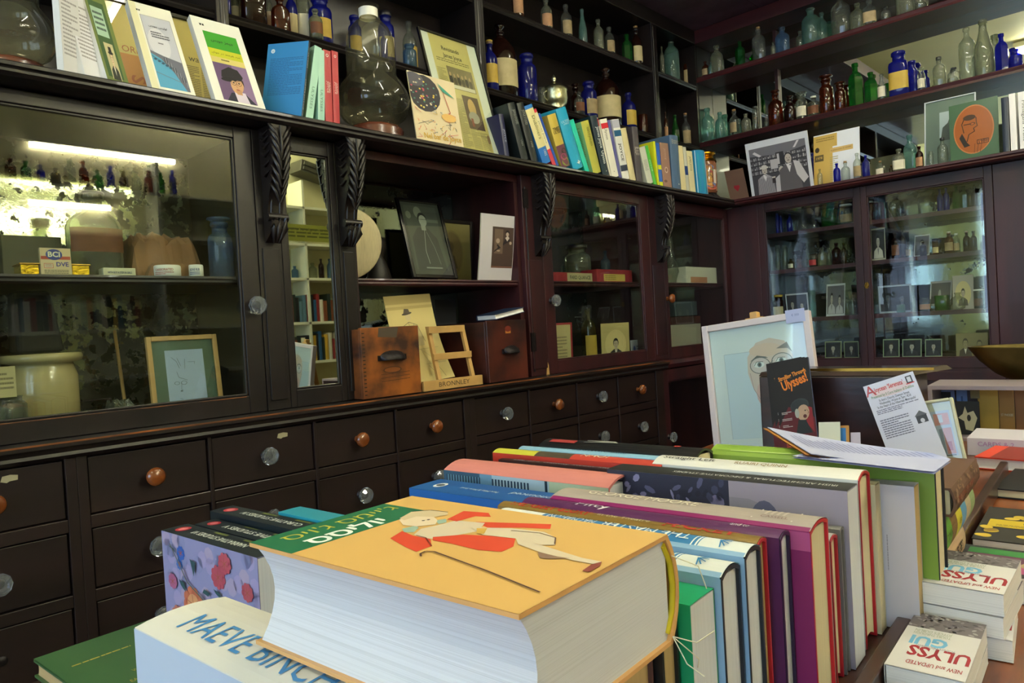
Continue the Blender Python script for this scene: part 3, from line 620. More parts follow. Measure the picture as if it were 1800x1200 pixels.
def sheet(name, label, cat, pose, art, back='d8d4c8', th=.003, group=None, z=None, curl=0, gl=None):
    A, u, v, w, h = pose; M = frame_M(A, u, v); t = thing(name, label, cat, group=group, M=M)
    def f(a, b): return (a*w, b*h, curl*math.sin(b*math.pi)*h)
    b = MB().grid(lambda a, c: f(a, c), 1, 12 if curl else 1).grid(lambda a, c: (w-a*w, c*h, -th+curl*math.sin(c*math.pi)*h), 1, 12 if curl else 1, sm=True)
    for s_ in (0, 1):
        for j in range(12 if curl else 1):
            n_ = 12 if curl else 1; p, q = f(s_, j/n_), f(s_, (j+1)/n_); b.add([p, q, (q[0], q[1], q[2]-th), (p[0], p[1], p[2]-th)], [(0, 1, 2, 3) if s_ == 0 else (3, 2, 1, 0)])
    for e in (0, 1): p, q = f(0, e), f(1, e); b.add([p, q, (q[0], q[1], q[2]-th), (p[0], p[1], p[2]-th)], [(3, 2, 1, 0) if e == 0 else (0, 1, 2, 3)])
    b.build('sheet', mat('card_'+back, back, .7), t)
    a = Art(w, h, sub=1 if curl else 0); art(a, w, h); o = a.build('print', t, Matrix(), gl or PRINT)
    if curl:
        for v_ in o.data.vertices: v_.co.z += curl*math.sin(v_.co.y/h*math.pi)*h
    return t
def framed(name, label, cat, pose, fw, fm, art, depth=.018, mount=None, glassy=True, group=None, bevel=.002):
    A, u, v, w, h = pose; M = frame_M(A, u, v); t = thing(name, label, cat, group=group, M=M)
    b = MB(); b.box(0, fw, 0, h, -depth, 0).box(w-fw, w, 0, h, -depth, 0).box(fw, w-fw, 0, fw, -depth, 0).box(fw, w-fw, h-fw, h, -depth, 0)
    fr = b.build('frame', fm, t, bevel=bevel)
    MB().box(fw*.5, w-fw*.5, fw*.5, h-fw*.5, -depth+.002, -depth*.55).build('backing', mat('card_'+(mount or 'd8d4c8'), mount or 'd8d4c8', .7), t)
    a = Art(w, h); art(a, w, h, fw); a.build('print', t, Matrix.Translation((0, 0, -depth*.55)))
    if glassy: MB().box(fw*.6, w-fw*.6, fw*.6, h-fw*.6, -depth*.3-.001, -depth*.3).build('pane', PANE, t)
    return t
# ------------------------------------------------------------------ bottles on the tall left shelves
LX = -.50
A1 = [(400, 18, -30, 12, 'wide', 'blue', None, None, 'round'), (414, 22, -22, 14, 'round', 'smoke', 'white', None, 'round', -.05), (445, 32, -40, 44, 'tall', 'brown', None, None, 'square'),
      (474, 38, -20, 14, 'round', 'clear', 'white', None, 'round', -.06), (514, 50, -20, 22, 'round', 'blue', 'cream', None, 'round', -.06), (494, 45, -2, 32, 'round', 'amber', None, None, 'flat'),
      (535, 50, -25, 24, 'wide', 'smoke', 'white', None, 'square', -.07), (565, 66, -2, 42, 'wide', 'blue', 'gold', None, 'round', -.01), (556, 60, 18, 25, 'round', 'smoke', 'brown', None, 'round', .045),
      (625, 80, 30, 24, 'wide', 'blue', 'gold', None, 'round', -.04), (681, 99, 23, 30, 'wide', 'blue', 'cream', 'black', 'round', -.02), (676, 97, 56, 13, 'round', 'blue', None, None, 'round', .04),
      (722, 112, 40, 26, 'round', 'clear', 'gold', None, 'round', -.05), (721, 112, 80, 25, 'wide', 'sky', None, None, 'round', .02)]
bottle_row(0, LX, 2.302, A1, '%s from the left post, left lower shelf', 'bottles on the lower left-wall shelf', R(70))
A2 = [(864, 150, 73, 27, 'round', 'blue', 'gold', 'yellow', 'round', .02), (884, 160, 46, 58, 'winch', 'brown', 'cream', 'stopper', 'round', -.04), (929, 170, 98, 34, 'wide', 'blue', None, None, 'round'),
      (953, 178, 155, 14, 'pot', 'clear', None, None, 'round'), (1013, 190, 148, 24, 'round', 'brown', None, 'stopper', 'round', -.07), (1019, 198, 163, 19, 'round', 'clear', 'brown', None, 'round', .03),
      (1037, 203, 146, 29, 'wide', 'blue', 'tan', None, 'round'), (1069, 215, 122, 50, 'winch', 'brown', 'cream', 'stopper', 'round', -.03), (1107, 225, 165, 26, 'round', 'blue', 'gold', None, 'round'), (1131, 232, 203, 18, 'pot', 'amber', None, None, 'round')]
bottle_row(0, LX, 2.302, A2, '%s right of middle post, lower shelf', 'bottles on the lower left-wall shelf, right bay', R(65))
B2 = [(910, 10, -40, 21, 'round', 'amber', 'orange', None, 'round'), (961, 38, 0, 21, 'round', 'smoke', 'orange', None, 'round'), (996, 50, 10, 20, 'round', 'clear', 'tan', None, 'round'),
      (1025, 64, 18, 15, 'soda', 'aqua', None, None, 'round'), (1053, 76, 36, 18, 'round', 'smoke', None, None, 'round'), (1072, 82, 49, 18, 'round', 'clear', 'tan', None, 'round'),
      (1103, 98, 62, 19, 'round', 'green', None, None, 'hex'), (1120, 105, 48, 20, 'round', 'brown', 'cream', 'cork', 'round')]
bottle_row(0, LX, 2.712, B2, '%s on the upper left-wall shelf', 'bottles on the upper left-wall shelf', R(65))
B3 = [(1165, 126, 83, 8, 'tall', 'smoke', None, None, 'round'), (1182, 136, 66, 28, 'round', 'aqua', None, None, 'oct'), (1209, 141, 95, 16, 'round', 'amber', 'tan', None, 'round')]
bottle_row(0, -.52, 2.712, B3, '%s past corner post, upper shelf', 'bottles on the upper corner shelf', R(50))
A3 = [(1172, 246, 198, 7, 'round', 'amber', 'orange', None, 'round'), (1188, 244, 203, 14, 'soda', 'green', None, None, 'round'), (1207, 248, 200, 16, 'round', 'clear', 'tan', 'cork', 'round')]
bottle_row(0, -.52, 2.302, A3, '%s past corner post, lower shelf', 'bottles on the lower corner shelf', R(50))
# lidded silver bowl among them
P = hit(976, 186, 0, -.49); t = thing('sugar_bowl', 'lidded silver bowl with pointed finial between blue bottles', 'bowl', (-.49, P.y, 2.3025)); SILV = mat('dull_silver', 'c8c6a4', .3, 1, bump=.5, nscale=70)
MB().lathe([(.045, 0), (.05, .006), (.04, .014), (.062, .03), (.068, .06), (.066, .10), (.07, .105)], 24).build('bowl', SILV, t)
MB().lathe([(.072, .104), (.07, .112), (.045, .128), (.018, .142), (.006, .15), (.012, .16), (.013, .168), (.004, .186), (0, .19)], 24).build('lid', SILV, t)
for s_ in (-1, 1): MB().tube([(0, s_*.064, .04), (0, s_*.085, .05), (0, s_*.09, .075), (0, s_*.066, .09)], .004, 6).build('handle', SILV, t)

# ------------------------------------------------------------------ bottles on the mirrored back shelves
def sc4(rows): return rows
TB = [(1261, 128, 80, 21, 'round', 'smoke', None, None, 'flat'), (1250, 130, 110, 10, 'round', 'aqua', None, None, 'round', -.01), (1241, 138, 108, 13, 'round', 'amber', 'tan', None, 'round'),
      (1302, 118, 72, 17, 'tall', 'green', None, None, 'hex', .05), (1335, 106, 47, 21, 'tall', 'clear', None, 'cork', 'flat'), (1360, 97, 74, 10, 'round', 'smoke', None, None, 'round'), (1376, 92, 47, 24, 'round', 'sky', None, 'black', 'flat'),
      (1407, 82, 55, 14, 'round', 'smoke', None, None, 'round', .04), (1427, 78, 12, 32, 'round', 'aqua', None, None, 'round'), (1446, 72, 22, 17, 'round', 'aqua', None, None, 'round', .05), (1479, 62, -10, 30, 'tall', 'clear', None, None, 'flat'),
      (1508, 48, 6, 22, 'round', 'smoke', None, None, 'square'), (1529, 38, 0, 22, 'round', 'clear', 'tan', None, 'square'), (1557, 34, 12, 16, 'round', 'clear', None, 'black', 'round'), (1592, 24, -40, 27, 'round', 'smoke', None, None, 'square'), (1618, 18, -20, 26, 'wide', 'clear', None, None, 'round')]
bottle_row(1, .50, 2.765, TB, '%s on upper mirrored shelf', 'bottles on the upper mirrored shelf', 0)
MB_ = [(1245, 236, 190, 24, 'round', 'aqua', None, None, 'round', .03), (1267, 240, 197, 18, 'round', 'aqua', None, None, 'round', .02), (1292, 237, 192, 17, 'round', 'clear', 'tan', 'cork', 'round'), (1312, 230, 200, 17, 'round', 'smoke', None, None, 'round'),
      (1329, 226, 187, 11, 'tube', 'clear', None, None, 'round'), (1348, 222, 196, 6, 'tube', 'clear', None, None, 'round'), (1365, 218, 158, 27, 'round', 'amber', None, 'stopper', 'round'), (1390, 212, 168, 21, 'round', 'brown', None, 'stopper', 'round'),
      (1410, 206, 162, 20, 'wide', 'clear', 'white', 'stopper', 'round'), (1431, 201, 169, 22, 'round', 'clear', 'brown', 'white', 'round'), (1454, 197, 132, 24, 'wide', 'amber', None, 'stopper', 'round'), (1478, 192, 144, 19, 'wide', 'amber', None, 'stopper', 'round'),
      (1506, 184, 111, 26, 'round', 'green', None, None, 'hex'), (1532, 178, 127, 23, 'round', 'green', None, None, 'hex'), (1551, 172, 130, 15, 'soda', 'clear', 'white', None, 'round'), (1582, 164, 91, 32, 'wide', 'blue', 'gold', None, 'square'),
      (1605, 158, 107, 17, 'wide', 'blue', None, None, 'flat', .03), (1620, 154, 119, 13, 'wide', 'clear', 'white', None, 'round'), (1652, 147, 100, 20, 'round', 'smoke', None, 'black', 'flat'), (1677, 140, 119, 20, 'round', 'clear', None, 'black', 'flat'),
      (1702, 136, 48, 27, 'tall', 'clear', None, None, 'round'), (1731, 130, 34, 31, 'soda', 'smoke', None, None, 'round'), (1749, 124, 60, 10, 'tall', 'clear', None, None, 'round', .04), (1762, 120, 59, 22, 'round', 'blue', None, None, 'hex'), (1786, 114, 87, 21, 'round', 'blue', None, None, 'round')]
bottle_row(1, .50, 2.33, MB_, '%s on lower mirrored shelf', 'bottles on the middle mirrored shelf', 0)
CB = [(1442, 326, 297, 9, 'round', 'clear', None, None, 'round', -.02), (1472, 321, 287, 12, 'round', 'blue', None, None, 'round', -.02), (1482, 318, 272, 12, 'tall', 'blue', None, None, 'round', .08), (1487, 318, 283, 15, 'round', 'clear', None, 'cork', 'round', -.01), (1508, 314, 269, 14, 'round', 'clear', 'tan', None, 'round'),
      (1523, 310, 273, 13, 'tall', 'blue', None, None, 'round', .01), (1548, 305, 283, 13, 'round', 'clear', 'white', 'cork', 'square'), (1581, 301, 262, 20, 'round', 'smoke', 'white', None, 'square'), (1601, 297, 237, 21, 'round', 'aqua', None, None, 'flat', .03),
      (1617, 294, 257, 13, 'round', 'brown', 'orange', None, 'round'), (1637, 290, 266, 8, 'tube', 'clear', None, None, 'round', -.03), (1658, 287, 242, 17, 'round', 'clear', None, 'black', 'round', -.03), (1567, 303, 290, 8, 'round', 'olive', None, 'cork', 'round', .02)]
bottle_row(1, .10, TOP, CB, '%s over the back cabinet', 'bottles beside the photographs on the back shelf', 0)

# ------------------------------------------------------------------ books on the long shelf, left wall
def cc(X, Y): return (870+X/4.2857, 170+Y/4.2857)
def shelf_book(bl, br, tl, W, col, label, yaw=0, xp=-.03, z=TOP, **k):
    A = hit(bl[0], bl[1], 0, xp); Bp = hit(br[0], br[1], 0, xp); Tp = hit(tl[0], tl[1], 0, xp); A.z = z
    dy, dz = Tp.y-A.y, Tp.z-z; ln = math.atan2(dy, dz); H = math.hypot(dy, dz); T = max(.006, (Bp.y-A.y)*math.cos(ln))-.0006
    M = Matrix.Translation((xp, A.y+.0003, z+.0004)) @ Matrix.Rotation(-ln, 4, 'X') @ Matrix.Rotation(R(90)-yaw, 4, 'Z') @ Matrix.Translation((T/2, 0, 0))
    if ln > 0: M = Matrix.Translation((xp, A.y+T/math.cos(ln), z+.0004)) @ Matrix.Rotation(-ln, 4, 'X') @ Matrix.Rotation(R(90)-yaw, 4, 'Z') @ Matrix.Translation((-T/2, 0, 0))
    return book(label, M, T, W, H, col, group='books along the long shelf', **k)
S = spine_text
shelf_book(cc(75, 420), cc(110, 428), cc(28, 130), .07, '1b1e4a', 'thin navy book squeezed beside the framed newspaper page', page='white', spine=S('JOYCE', 'b8bcd8', fit=.3))
shelf_book(cc(200, 455), cc(256, 465), cc(93, 50), .16, '1a2226', 'black hardback leaning left, nearer the framed newspaper page', spine=S('JOYCE STUDIES', 'a8aaa4', fit=.25, y=.75, more=[('1989', 'a8aaa4', .3, .1, .3)]))
shelf_book(cc(276, 465), cc(330, 474), cc(163, 50), .16, '1a2024', 'black hardback leaning left, next to the blue and cream book', spine=S('JOYCE STUDIES', 'a8aaa4', fit=.25, y=.75, more=[('1990', 'a8aaa4', .3, .1, .3)]))
shelf_book(cc(362, 480), cc(432, 496), cc(218, 76), .15, '2a78c8', 'blue book with cream title panel on its spine', page='white', spine=S('Dubliners', '6a6840', fit=.4, y=.62, bands=((.28, .66, 'e0d69c'),), more=[('1882', 'dfe8f0', .18, .1, .4)]))
shelf_book(cc(436, 496), cc(466, 503), cc(285, 100), .14, 'c8324a', 'thin red and cream paperback beside the blue and cream book', hard=False, spine=S('James Joyce', '5a5a3a', fit=.4, y=.6, bands=((.3, .64, 'e4dcb4'),)))
shelf_book(cc(468, 503), cc(488, 508), cc(324, 130), .14, '2450b0', 'thin bright blue paperback leaning against a yellow book', hard=False)
def yel(a):
    band(a, 0, a.h*.42, '6a3a4a'); a.ell(a.w*.4, a.h*.2, a.w*.3, a.w*.25, 'a04468'); a.ell(a.w*.6, a.h*.3, a.w*.3, a.w*.2, '3a3424'); a.ell(a.w*.5, a.h*.1, a.w*.4, a.w*.3, '7a8a34')
    a.text('ULYSSES', a.w*.5, a.h*.66, a.w*.3, '3a2c14', 0, .02, fit=a.w*.8); a.text('TRIESTE', a.w*.5, a.h*.72, a.w*.3, '3a2c14', 0, .02, fit=a.w*.8)
shelf_book(cc(505, 512), cc(576, 524), cc(392, 142), .15, 'c8b04a', 'yellow book with purple picture at the foot of its spine', spine=yel)
shelf_book(cc(592, 530), cc(676, 546), cc(456, 98), .17, '22a2cc', 'large sky-blue hardback leaning left on the long shelf', page='white', spine=S('', 'ffffff', more=[], bands=()) if 0 else (lambda a: (a.text('ULYSSES', a.w*.45, a.h*.78, a.w*.2, 'c4e4ee', 0, fit=a.w*.7), a.text('LARBAUD', a.w*.45, a.h*.74, a.w*.14, 'c4e4ee', 0, fit=a.w*.5), a.poly([(a.w*.5, a.h*.06), (a.w*.6, a.h*.09), (a.w*.75, a.h*.1), (a.w*.6, a.h*.11), (a.w*.5, a.h*.14), (a.w*.44, a.h*.11), (a.w*.3, a.h*.1), (a.w*.44, a.h*.085)], 'f0f4f0'))))
shelf_book(cc(681, 546), cc(716, 556), cc(562, 180), .14, '1fc8b0', 'thin turquoise paperback right of the large sky-blue hardback', hard=False)
shelf_book(cc(742, 560), cc(806, 573), cc(645, 190), .15, 'b4b24c', 'olive book with pale green cover leaning left', page='tan', back=lambda a: (a.rect(0, 0, a.w, a.h, '8ec48e'), a.lines(a.w*.1, a.h*.1, a.w*.8, a.h*.8, 26, '5a8a5a')), spine=S('letters of james joyce', '5a5a24', fit=.35, y=.7))
shelf_book(cc(812, 573), cc(864, 583), cc(716, 146), .17, '142c3c', 'tall navy book with white vertical lettering, pushed between olive and white books', spine=S("James Joyce  Ulysses", 'dfe4e4', fit=.62, y=.5, bold=.01, more=[('a', 'dfe4e4', .07, .02, .3)]))
shelf_book(cc(868, 584), cc(879, 587), cc(763, 158), .13, 'e6e2d4', 'very thin white paperback with red top beside the navy book', hard=False, spine=S('', 'fff', bands=((.86, .12, 'c8242c'),)))
shelf_book(cc(882, 588), cc(936, 600), cc(790, 172), .14, 'e8e6dc', 'white paperback with red band and small penguin-like marks', hard=False, page='cream', spine=S('Ulysses', '28282c', fit=.2, y=.75, bands=((.84, .09, 'd02434'),), more=[('x', '28282c', .1, .02, .3)])) ['label'] = 'white paperback with a red band near the top of its spine'
shelf_book(cc(938, 601), cc(959, 606), cc(846, 178), .14, '5a5a9c', 'thin violet-blue paperback against the white red-banded book', hard=False)
shelf_book(cc(962, 606), cc(1016, 622), cc(880, 172), .16, 'e4e4e2', 'white spine with dark blue band and large vertical letters', hard=False, spine=S('JOYCE', '34343c', fit=.3, y=.45, bold=.02, bands=((.86, .13, 'b4b4c8'), (.72, .1, '1c5a84'), (.14, .1, '28344c'))))
shelf_book(cc(1022, 624), cc(1066, 634), cc(945, 240), .15, 'd2c698', 'cream book without lettering left of the dark grey spine', page='cream')
shelf_book(cc(1068, 634), cc(1112, 643), cc(1030, 225), .17, '4a444c', 'dark grey book with three short words stacked on its spine', spine=lambda a: [a.text(q, a.w*.5, a.h*(.62-.055*i), a.w*.3, 'c0b8b4', 0, .01, fit=a.w*.8) for i, q in enumerate(('JAMES', 'JOYCE', 'TEXT'))])
shelf_book(cc(1150, 648), cc(1196, 658), cc(1087, 385), .12, 'c8ccc0', 'grey-white booklet leaning left before the green one', hard=False, spine=lambda a: a.lines(a.w*.2, a.h*.35, a.w*.6, a.h*.3, 8, '9a9e94'))
shelf_book(cc(1200, 658), cc(1224, 663), cc(1130, 372), .12, '4ab83c', 'thin green booklet leaning left', hard=False, spine=S('JOYCE', 'd8ead0', fit=.3))
shelf_book(cc(1228, 664), cc(1240, 667), cc(1194, 335), .14, 'd8dc24', 'thin yellow book with black lettering', hard=False, back=lambda a: (a.rect(0, 0, a.w, a.h, 'dede20'), a.ell(a.w*.6, a.h*.6, a.w*.2, a.h*.16, '4a3a24')))
shelf_book(cc(1242, 667), cc(1268, 674), cc(1210, 346), .13, '2a62c0', 'bright blue thin book right of the yellow one', hard=False, spine=S('', 'fff', bands=((0, .12, 'd8dc24'), (.4, .1, 'd8dc24'))))
shelf_book(cc(1272, 674), cc(1335, 686), cc(1240, 344), .14, '9a7464', 'brown marbled book with small ring on its spine', hard=False, spine=lambda a: (a.ell(a.w*.5, a.h*.4, a.w*.2, a.w*.2, 'd0b8a8'), a.ell(a.w*.5, a.h*.4, a.w*.12, a.w*.12, '8a6454'), a.text('JOYCE', a.w*.5, a.h*.75, a.w*.3, 'c8a898', R(-90), fit=a.h*.25), a.ell(a.w*.3, a.h*.15, a.w*.2, a.h*.03, '6a4a3c')))
shelf_book(cc(1340, 688), cc(1404, 700), cc(1312, 288), .19, '4a6484', 'tall slate-blue hardback towering over its neighbours', spine=lambda a: (a.text('Finnegans', a.w*.5, a.h*.9, a.w*.2, 'c0bca8', 0, fit=a.w*.75), a.text('Dublinium', a.w*.5, a.h*.86, a.w*.2, 'c0bca8', 0, fit=a.w*.75), a.ell(a.w*.5, a.h*.1, a.w*.06, a.h*.015, 'c8ccc8')))
shelf_book(cc(1407, 701), cc(1443, 707), cc(1376, 366), .13, 'dccfa2', 'cream paperback right of the tall slate-blue hardback', hard=False)
shelf_book(cc(1446, 707), cc(1469, 712), cc(1415, 377), .13, 'c6c6b8', 'thin pale book with a dark blue label', hard=False, spine=S('', 'fff', bands=((.38, .2, '1c3c7c'),)))
shelf_book(cc(1472, 712), cc(1514, 719), cc(1442, 407), .13, 'dad0a6', 'cream paperback with small dark vertical title beside blue book', hard=False, spine=S('JAMES JOYCE', '5a5434', fit=.35, y=.7))
shelf_book(cc(1526, 722), cc(1606, 738), cc(1497, 402), .13, '2c88bc', 'blue slipcased book at the right end of the row', page='white', spine=lambda a: (a.rect(a.w*.12, a.h*.06, a.w*.45, a.h*.86, '2a98b8'), a.ell(a.w*.62, a.h*.88, .003, .003, '1a4a7c')))
# left group
def bluecover(a): a.rect(0, 0, a.w, a.h, '2e84c4'); a.lines(a.w*.1, a.h*.3, a.w*.82, a.h*.5, 24, '1f5c94', frac=.4); a.ell(a.w*.14, a.h*.9, a.w*.05, a.w*.05, 'd8e4ec'); a.text('u', a.w*.14, a.h*.9, .012, '2e84c4')
shelf_book((527, 195), (532, 196), (541, 73), .145, '3a4454', 'blue book turned outward showing its printed back cover', yaw=R(-28), hard=False, xp=-.02, spine=S('JAMES JOYCE', 'c4ccd4', fit=.4, y=.3, more=[('ULYSSES', 'c4ccd4', .75, .2, .5)]), back=bluecover, page='white') ['group'] = 'books left of the glass vessel'
shelf_book((536, 197), (549, 199), (553, 82), .13, 'a8d8c8', 'pale green paperback leaning right against its twin', hard=False, spine=S('ULYSSES', '5a8474', fit=.3, y=.3), page='white', back=lambda a: a.rect(0, 0, a.w, a.h, '9ccabc'))
shelf_book((558, 201), (570, 204), (560, 87), .13, 'a6d4c4', 'pale green paperback standing upright beside the red books', hard=False, spine=S('ULYSSES', '5a8474', fit=.3, y=.3), page='white')
def redsp(a): a.text('JOYCE', a.w*.45, a.h*.5, a.w*.4, 'e8c8c4', R(-90), fit=a.h*.16); a.text('DUBLINERS', a.w*.7, a.h*.5, a.w*.3, 'e8c8c4', R(-90), fit=a.h*.14); a.ell(a.w*.5, a.h*.93, a.w*.18, a.w*.2, 'ead6d0'); a.ell(a.w*.5, a.h*.93, a.w*.1, a.w*.12, 'b02c34')
shelf_book((572, 205), (585, 207), (568, 87), .13, 'b42c34', 'red paperback, the left one of two against the glass vessel', hard=False, spine=redsp)
shelf_book((586, 207), (597, 209), (583, 89), .13, 'b42a34', 'red paperback, the one touching the glass vessel', hard=False, spine=redsp)

# covers standing face out at the left end
def face_out(bl, br, tl, T, label, art, xp=(-.03, -.03), col='e8e6de', page='white', z=TOP):
    A, u, v, w, h = upright((bl, br, tl), 0, xp, z); n = u.cross(v)
    M = Matrix(((n.x, u.x, v.x, A.x), (n.y, u.y, v.y, A.y), (n.z, u.z, v.z, A.z+.0005), (0, 0, 0, 1))) @ Matrix.Translation((-T/2, 0, T*abs(n.z)))
    # cover faces +n ; spine toward the right-hand side like a right-to-left book
    M = M @ Matrix.Translation((0, w, 0)) @ Matrix.Rotation(math.pi, 4, 'Z')
    return book(label, M, T, w, h, col, page, False, back=lambda a: art(a, a.w, a.h), group='books facing out at the left end of the shelf')
def wm(a, x, y, s): a.rect(x, y, s*.7, s, '1a1a20'); a.rect(x+s, y, s*.7, s, '1a1a20'); a.poly([(x-.2*s, y+s), (x+.9*s, y+s), (x+.7*s, y+s*.6), (x, y+s*.6)], '1a1a20')
def farsi1(a, w, h):
    a.rect(0, 0, w, h, 'eeece0'); a.rect(0, 0, w*.16, h, 'e6e0bc'); wm(a, w*.15, h*.9, w*.05); x, y, W_, H_ = w*.2, h*.03, w*.7, h*.83; a.rect(x, y, W_, H_, '6c6a78'); a.rect(x+.001, y+.001, W_-.002, H_-.002, 'c2c4d4')
    a.ell(x+W_*.4, y+H_*.62, W_*.35, H_*.22, 'd6d6e2'); a.poly([(x, y+H_*.5), (x+W_*.4, y+H_*.45), (x+W_, y+H_*.4), (x+W_, y), (x, y)], '6e7080'); a.poly([(x, y+H_*.46), (x+W_*.3, y+H_*.4), (x+W_*.62, y+H_*.24), (x+W_*.9, y), (x, y)], '58a4cc')
    for i in range(16): a.rect(x+W_*(.4+.036*i), y+H_*(.36-.02*i+.02*(i % 3)), W_*.03, H_*.07, ('4a4c58', '8c90a0')[i % 2])
    for i in range(5): a.ell(x+W_*(.1+.11*i), y+H_*(.38-.022*i), W_*.05, H_*.014, '3c5a74')
    a.line([(x, y+H_*.42), (x+W_*.6, y+H_*.3)], .0016, '30404c'); a.line([(x, y+H_*.2), (x+W_*.9, y+H_*.1)], .0014, '7a6a6a')
    a.text('اولیس جویس'[::-1] if 0 else '\uFEB2\uFBFE\uFEEE\uFE9F \uFEB2\uFBFF\uFEDF\uFEED\uFE8D', x+W_*.5, y+H_*.86, W_*.12, '1e1e28', 0, .01, fit=W_*.62); a.lines(x+W_*.2, y+H_*.68, W_*.6, H_*.1, 3, '5a5a6a'); a.lines(x+W_*.35, y+H_*.6, W_*.3, H_*.03, 1, '5a5a6a')
def farsi2(a, w, h):
    a.rect(0, 0, w, h, 'eeede6'); wm(a, w*.15, h*.9, w*.05); x, W_ = w*.17, w*.68
    a.rect(x, h*.64, W_, h*.2, '3ea02c'); a.rect(x, h*.54, W_, h*.1, 'c8c828'); a.rect(x, h*.47, W_, h*.07, 'd8c878'); a.rect(x, h*.03, W_, h*.44, '6a5078'); a.rect(x+W_*.55, h*.03, W_*.45, h*.44, '8a7098')
    a.poly([(x+W_*.12, h*.03), (x+W_*.3, h*.13), (x+W_*.7, h*.15), (x+W_*.98, h*.03)], '242438'); a.poly([(x+W_*.42, h*.03), (x+W_*.4, h*.15), (x+W_*.72, h*.15), (x+W_*.78, h*.03)], 'd8cce0')
    a.ell(x+W_*.55, h*.24, W_*.19, h*.115, 'd0a078', rot=-.2); a.rect(x+W_*.47, h*.12, W_*.16, h*.06, 'c0906a'); a.poly([(x+W_*.14, h*.3), (x+W_*.2, h*.38), (x+W_*.45, h*.44), (x+W_*.7, h*.42), (x+W_*.8, h*.34), (x+W_*.72, h*.29), (x+W_*.4, h*.29)], '1e1a22')
    a.ell(x+W_*.35, h*.285, W_*.24, h*.026, '16121a', rot=.12); a.poly([(x+W_*.7, h*.3), (x+W_*.77, h*.3), (x+W_*.76, h*.22)], '3a2418')
    for q in (.46, .62): a.ell(x+W_*q, h*.255, W_*.075, h*.03, '5a4430'); a.ell(x+W_*q, h*.255, W_*.064, h*.024, 'd0a47c'); a.ell(x+W_*q, h*.257, W_*.028, h*.01, '2c2020')
    a.line([(x+W_*.54, h*.25), (x+W_*.52, h*.205), (x+W_*.56, h*.2)], .001, '8c5a40'); a.ell(x+W_*.53, h*.175, W_*.055, h*.008, 'a85848')
    a.text('\uFEB2\uFBFE\uFEEE\uFE9F \uFEB0\uFEE4\uFBFF\uFE9F', x+W_*.5, h*.745, W_*.15, '14301a', 0, .01, fit=W_*.66); a.text('\uFEEF\uFE8D\uFEEE\uFE9F \uFEAD\uFEA9 \uFEAA\uFEE8\uFEE3\uFEAE\uFEEB \uFEA9\uFEAE\uFEE3', x+W_*.5, h*.59, W_*.1, '4a4a14', 0, fit=W_*.85); a.lines(x+W_*.3, h*.49, W_*.4, h*.03, 1, '6a6030')
face_out((380, 166), (468, 182), (334, 30), .022, 'white book with green and yellow panels over a portrait in a cap', farsi2)
face_out((268, 143), (345, 158), (225, 5), .025, 'white book with grey city and blue river picture on its cover', farsi1)
def greenb(a, w, h):
    a.rect(0, 0, w, h, '6e7e40'); a.rect(w*.12, h*.05, w*.7, h*.88, '3c5c34'); a.rect(w*.15, h*.52, w*.55, h*.34, 'a8c8b4'); a.lines(w*.2, h*.56, w*.44, h*.25, 4, '3c4c48'); a.person(w*.3, h*.03, w*.42, h*.42, 'd8c0a0', '2c3028', '141414', 'c0b890', hat='141414')
face_out((190, 130), (228, 137), (146, -10), .03, 'green book with a small portrait half hidden behind white pages', greenb, (-.03, -.05), '6e7e40')
def plain(c): return lambda a, w, h: (a.rect(0, 0, w, h, c), a.lines(w*.1, h*.2, w*.8, h*.6, 14, '9a98a0'))
for j, (bl, br, tl, c, lb) in enumerate((((112, 116), (146, 123), (100, -40), 'dcdce2', 'white booklet standing on edge beside the green book'), ((150, 122), (186, 129), (108, -30), 'e4e4ee', 'white book with curved pages next to the dark green one'))): face_out(bl, br, tl, .02, lb, plain(c), (-.03, -.06), c)
q = upright(((195, 138), (392, 140), (150, -60)), 0, (-.30,), TOP)
def newsp(a, w, h, fw=0):
    a.rect(fw, fw, w-2*fw, h-2*fw, 'cdb05c'); a.rect(fw, fw, w*.3, h*.55, 'c87a2c'); a.text('SNO', w*.26, h*.28, .06, 'a84c1c', R(-90), .02); a.text('ORD SM', w*.3, h*.62, .03, 'a84c1c', 0)
    for i in range(4): a.lines(w*(.4+.14*i), h*.1, w*.12, h*.5, 34, '6a5630')
    a.text('ward', w*.8, h*.66, .03, '2c2414')
framed('framed_poster', 'large yellow newspaper page in black frame behind the facing books', 'poster', (Vector((-.40, hit(190, 120, 0, -.40).y, TOP+.001)), Vector((0, 1, 0)), Vector((-.12, 0, 1)).normalized(), hit(395, 100, 0, -.40).y-hit(190, 120, 0, -.40).y, .42), .014, BLACKF, newsp)
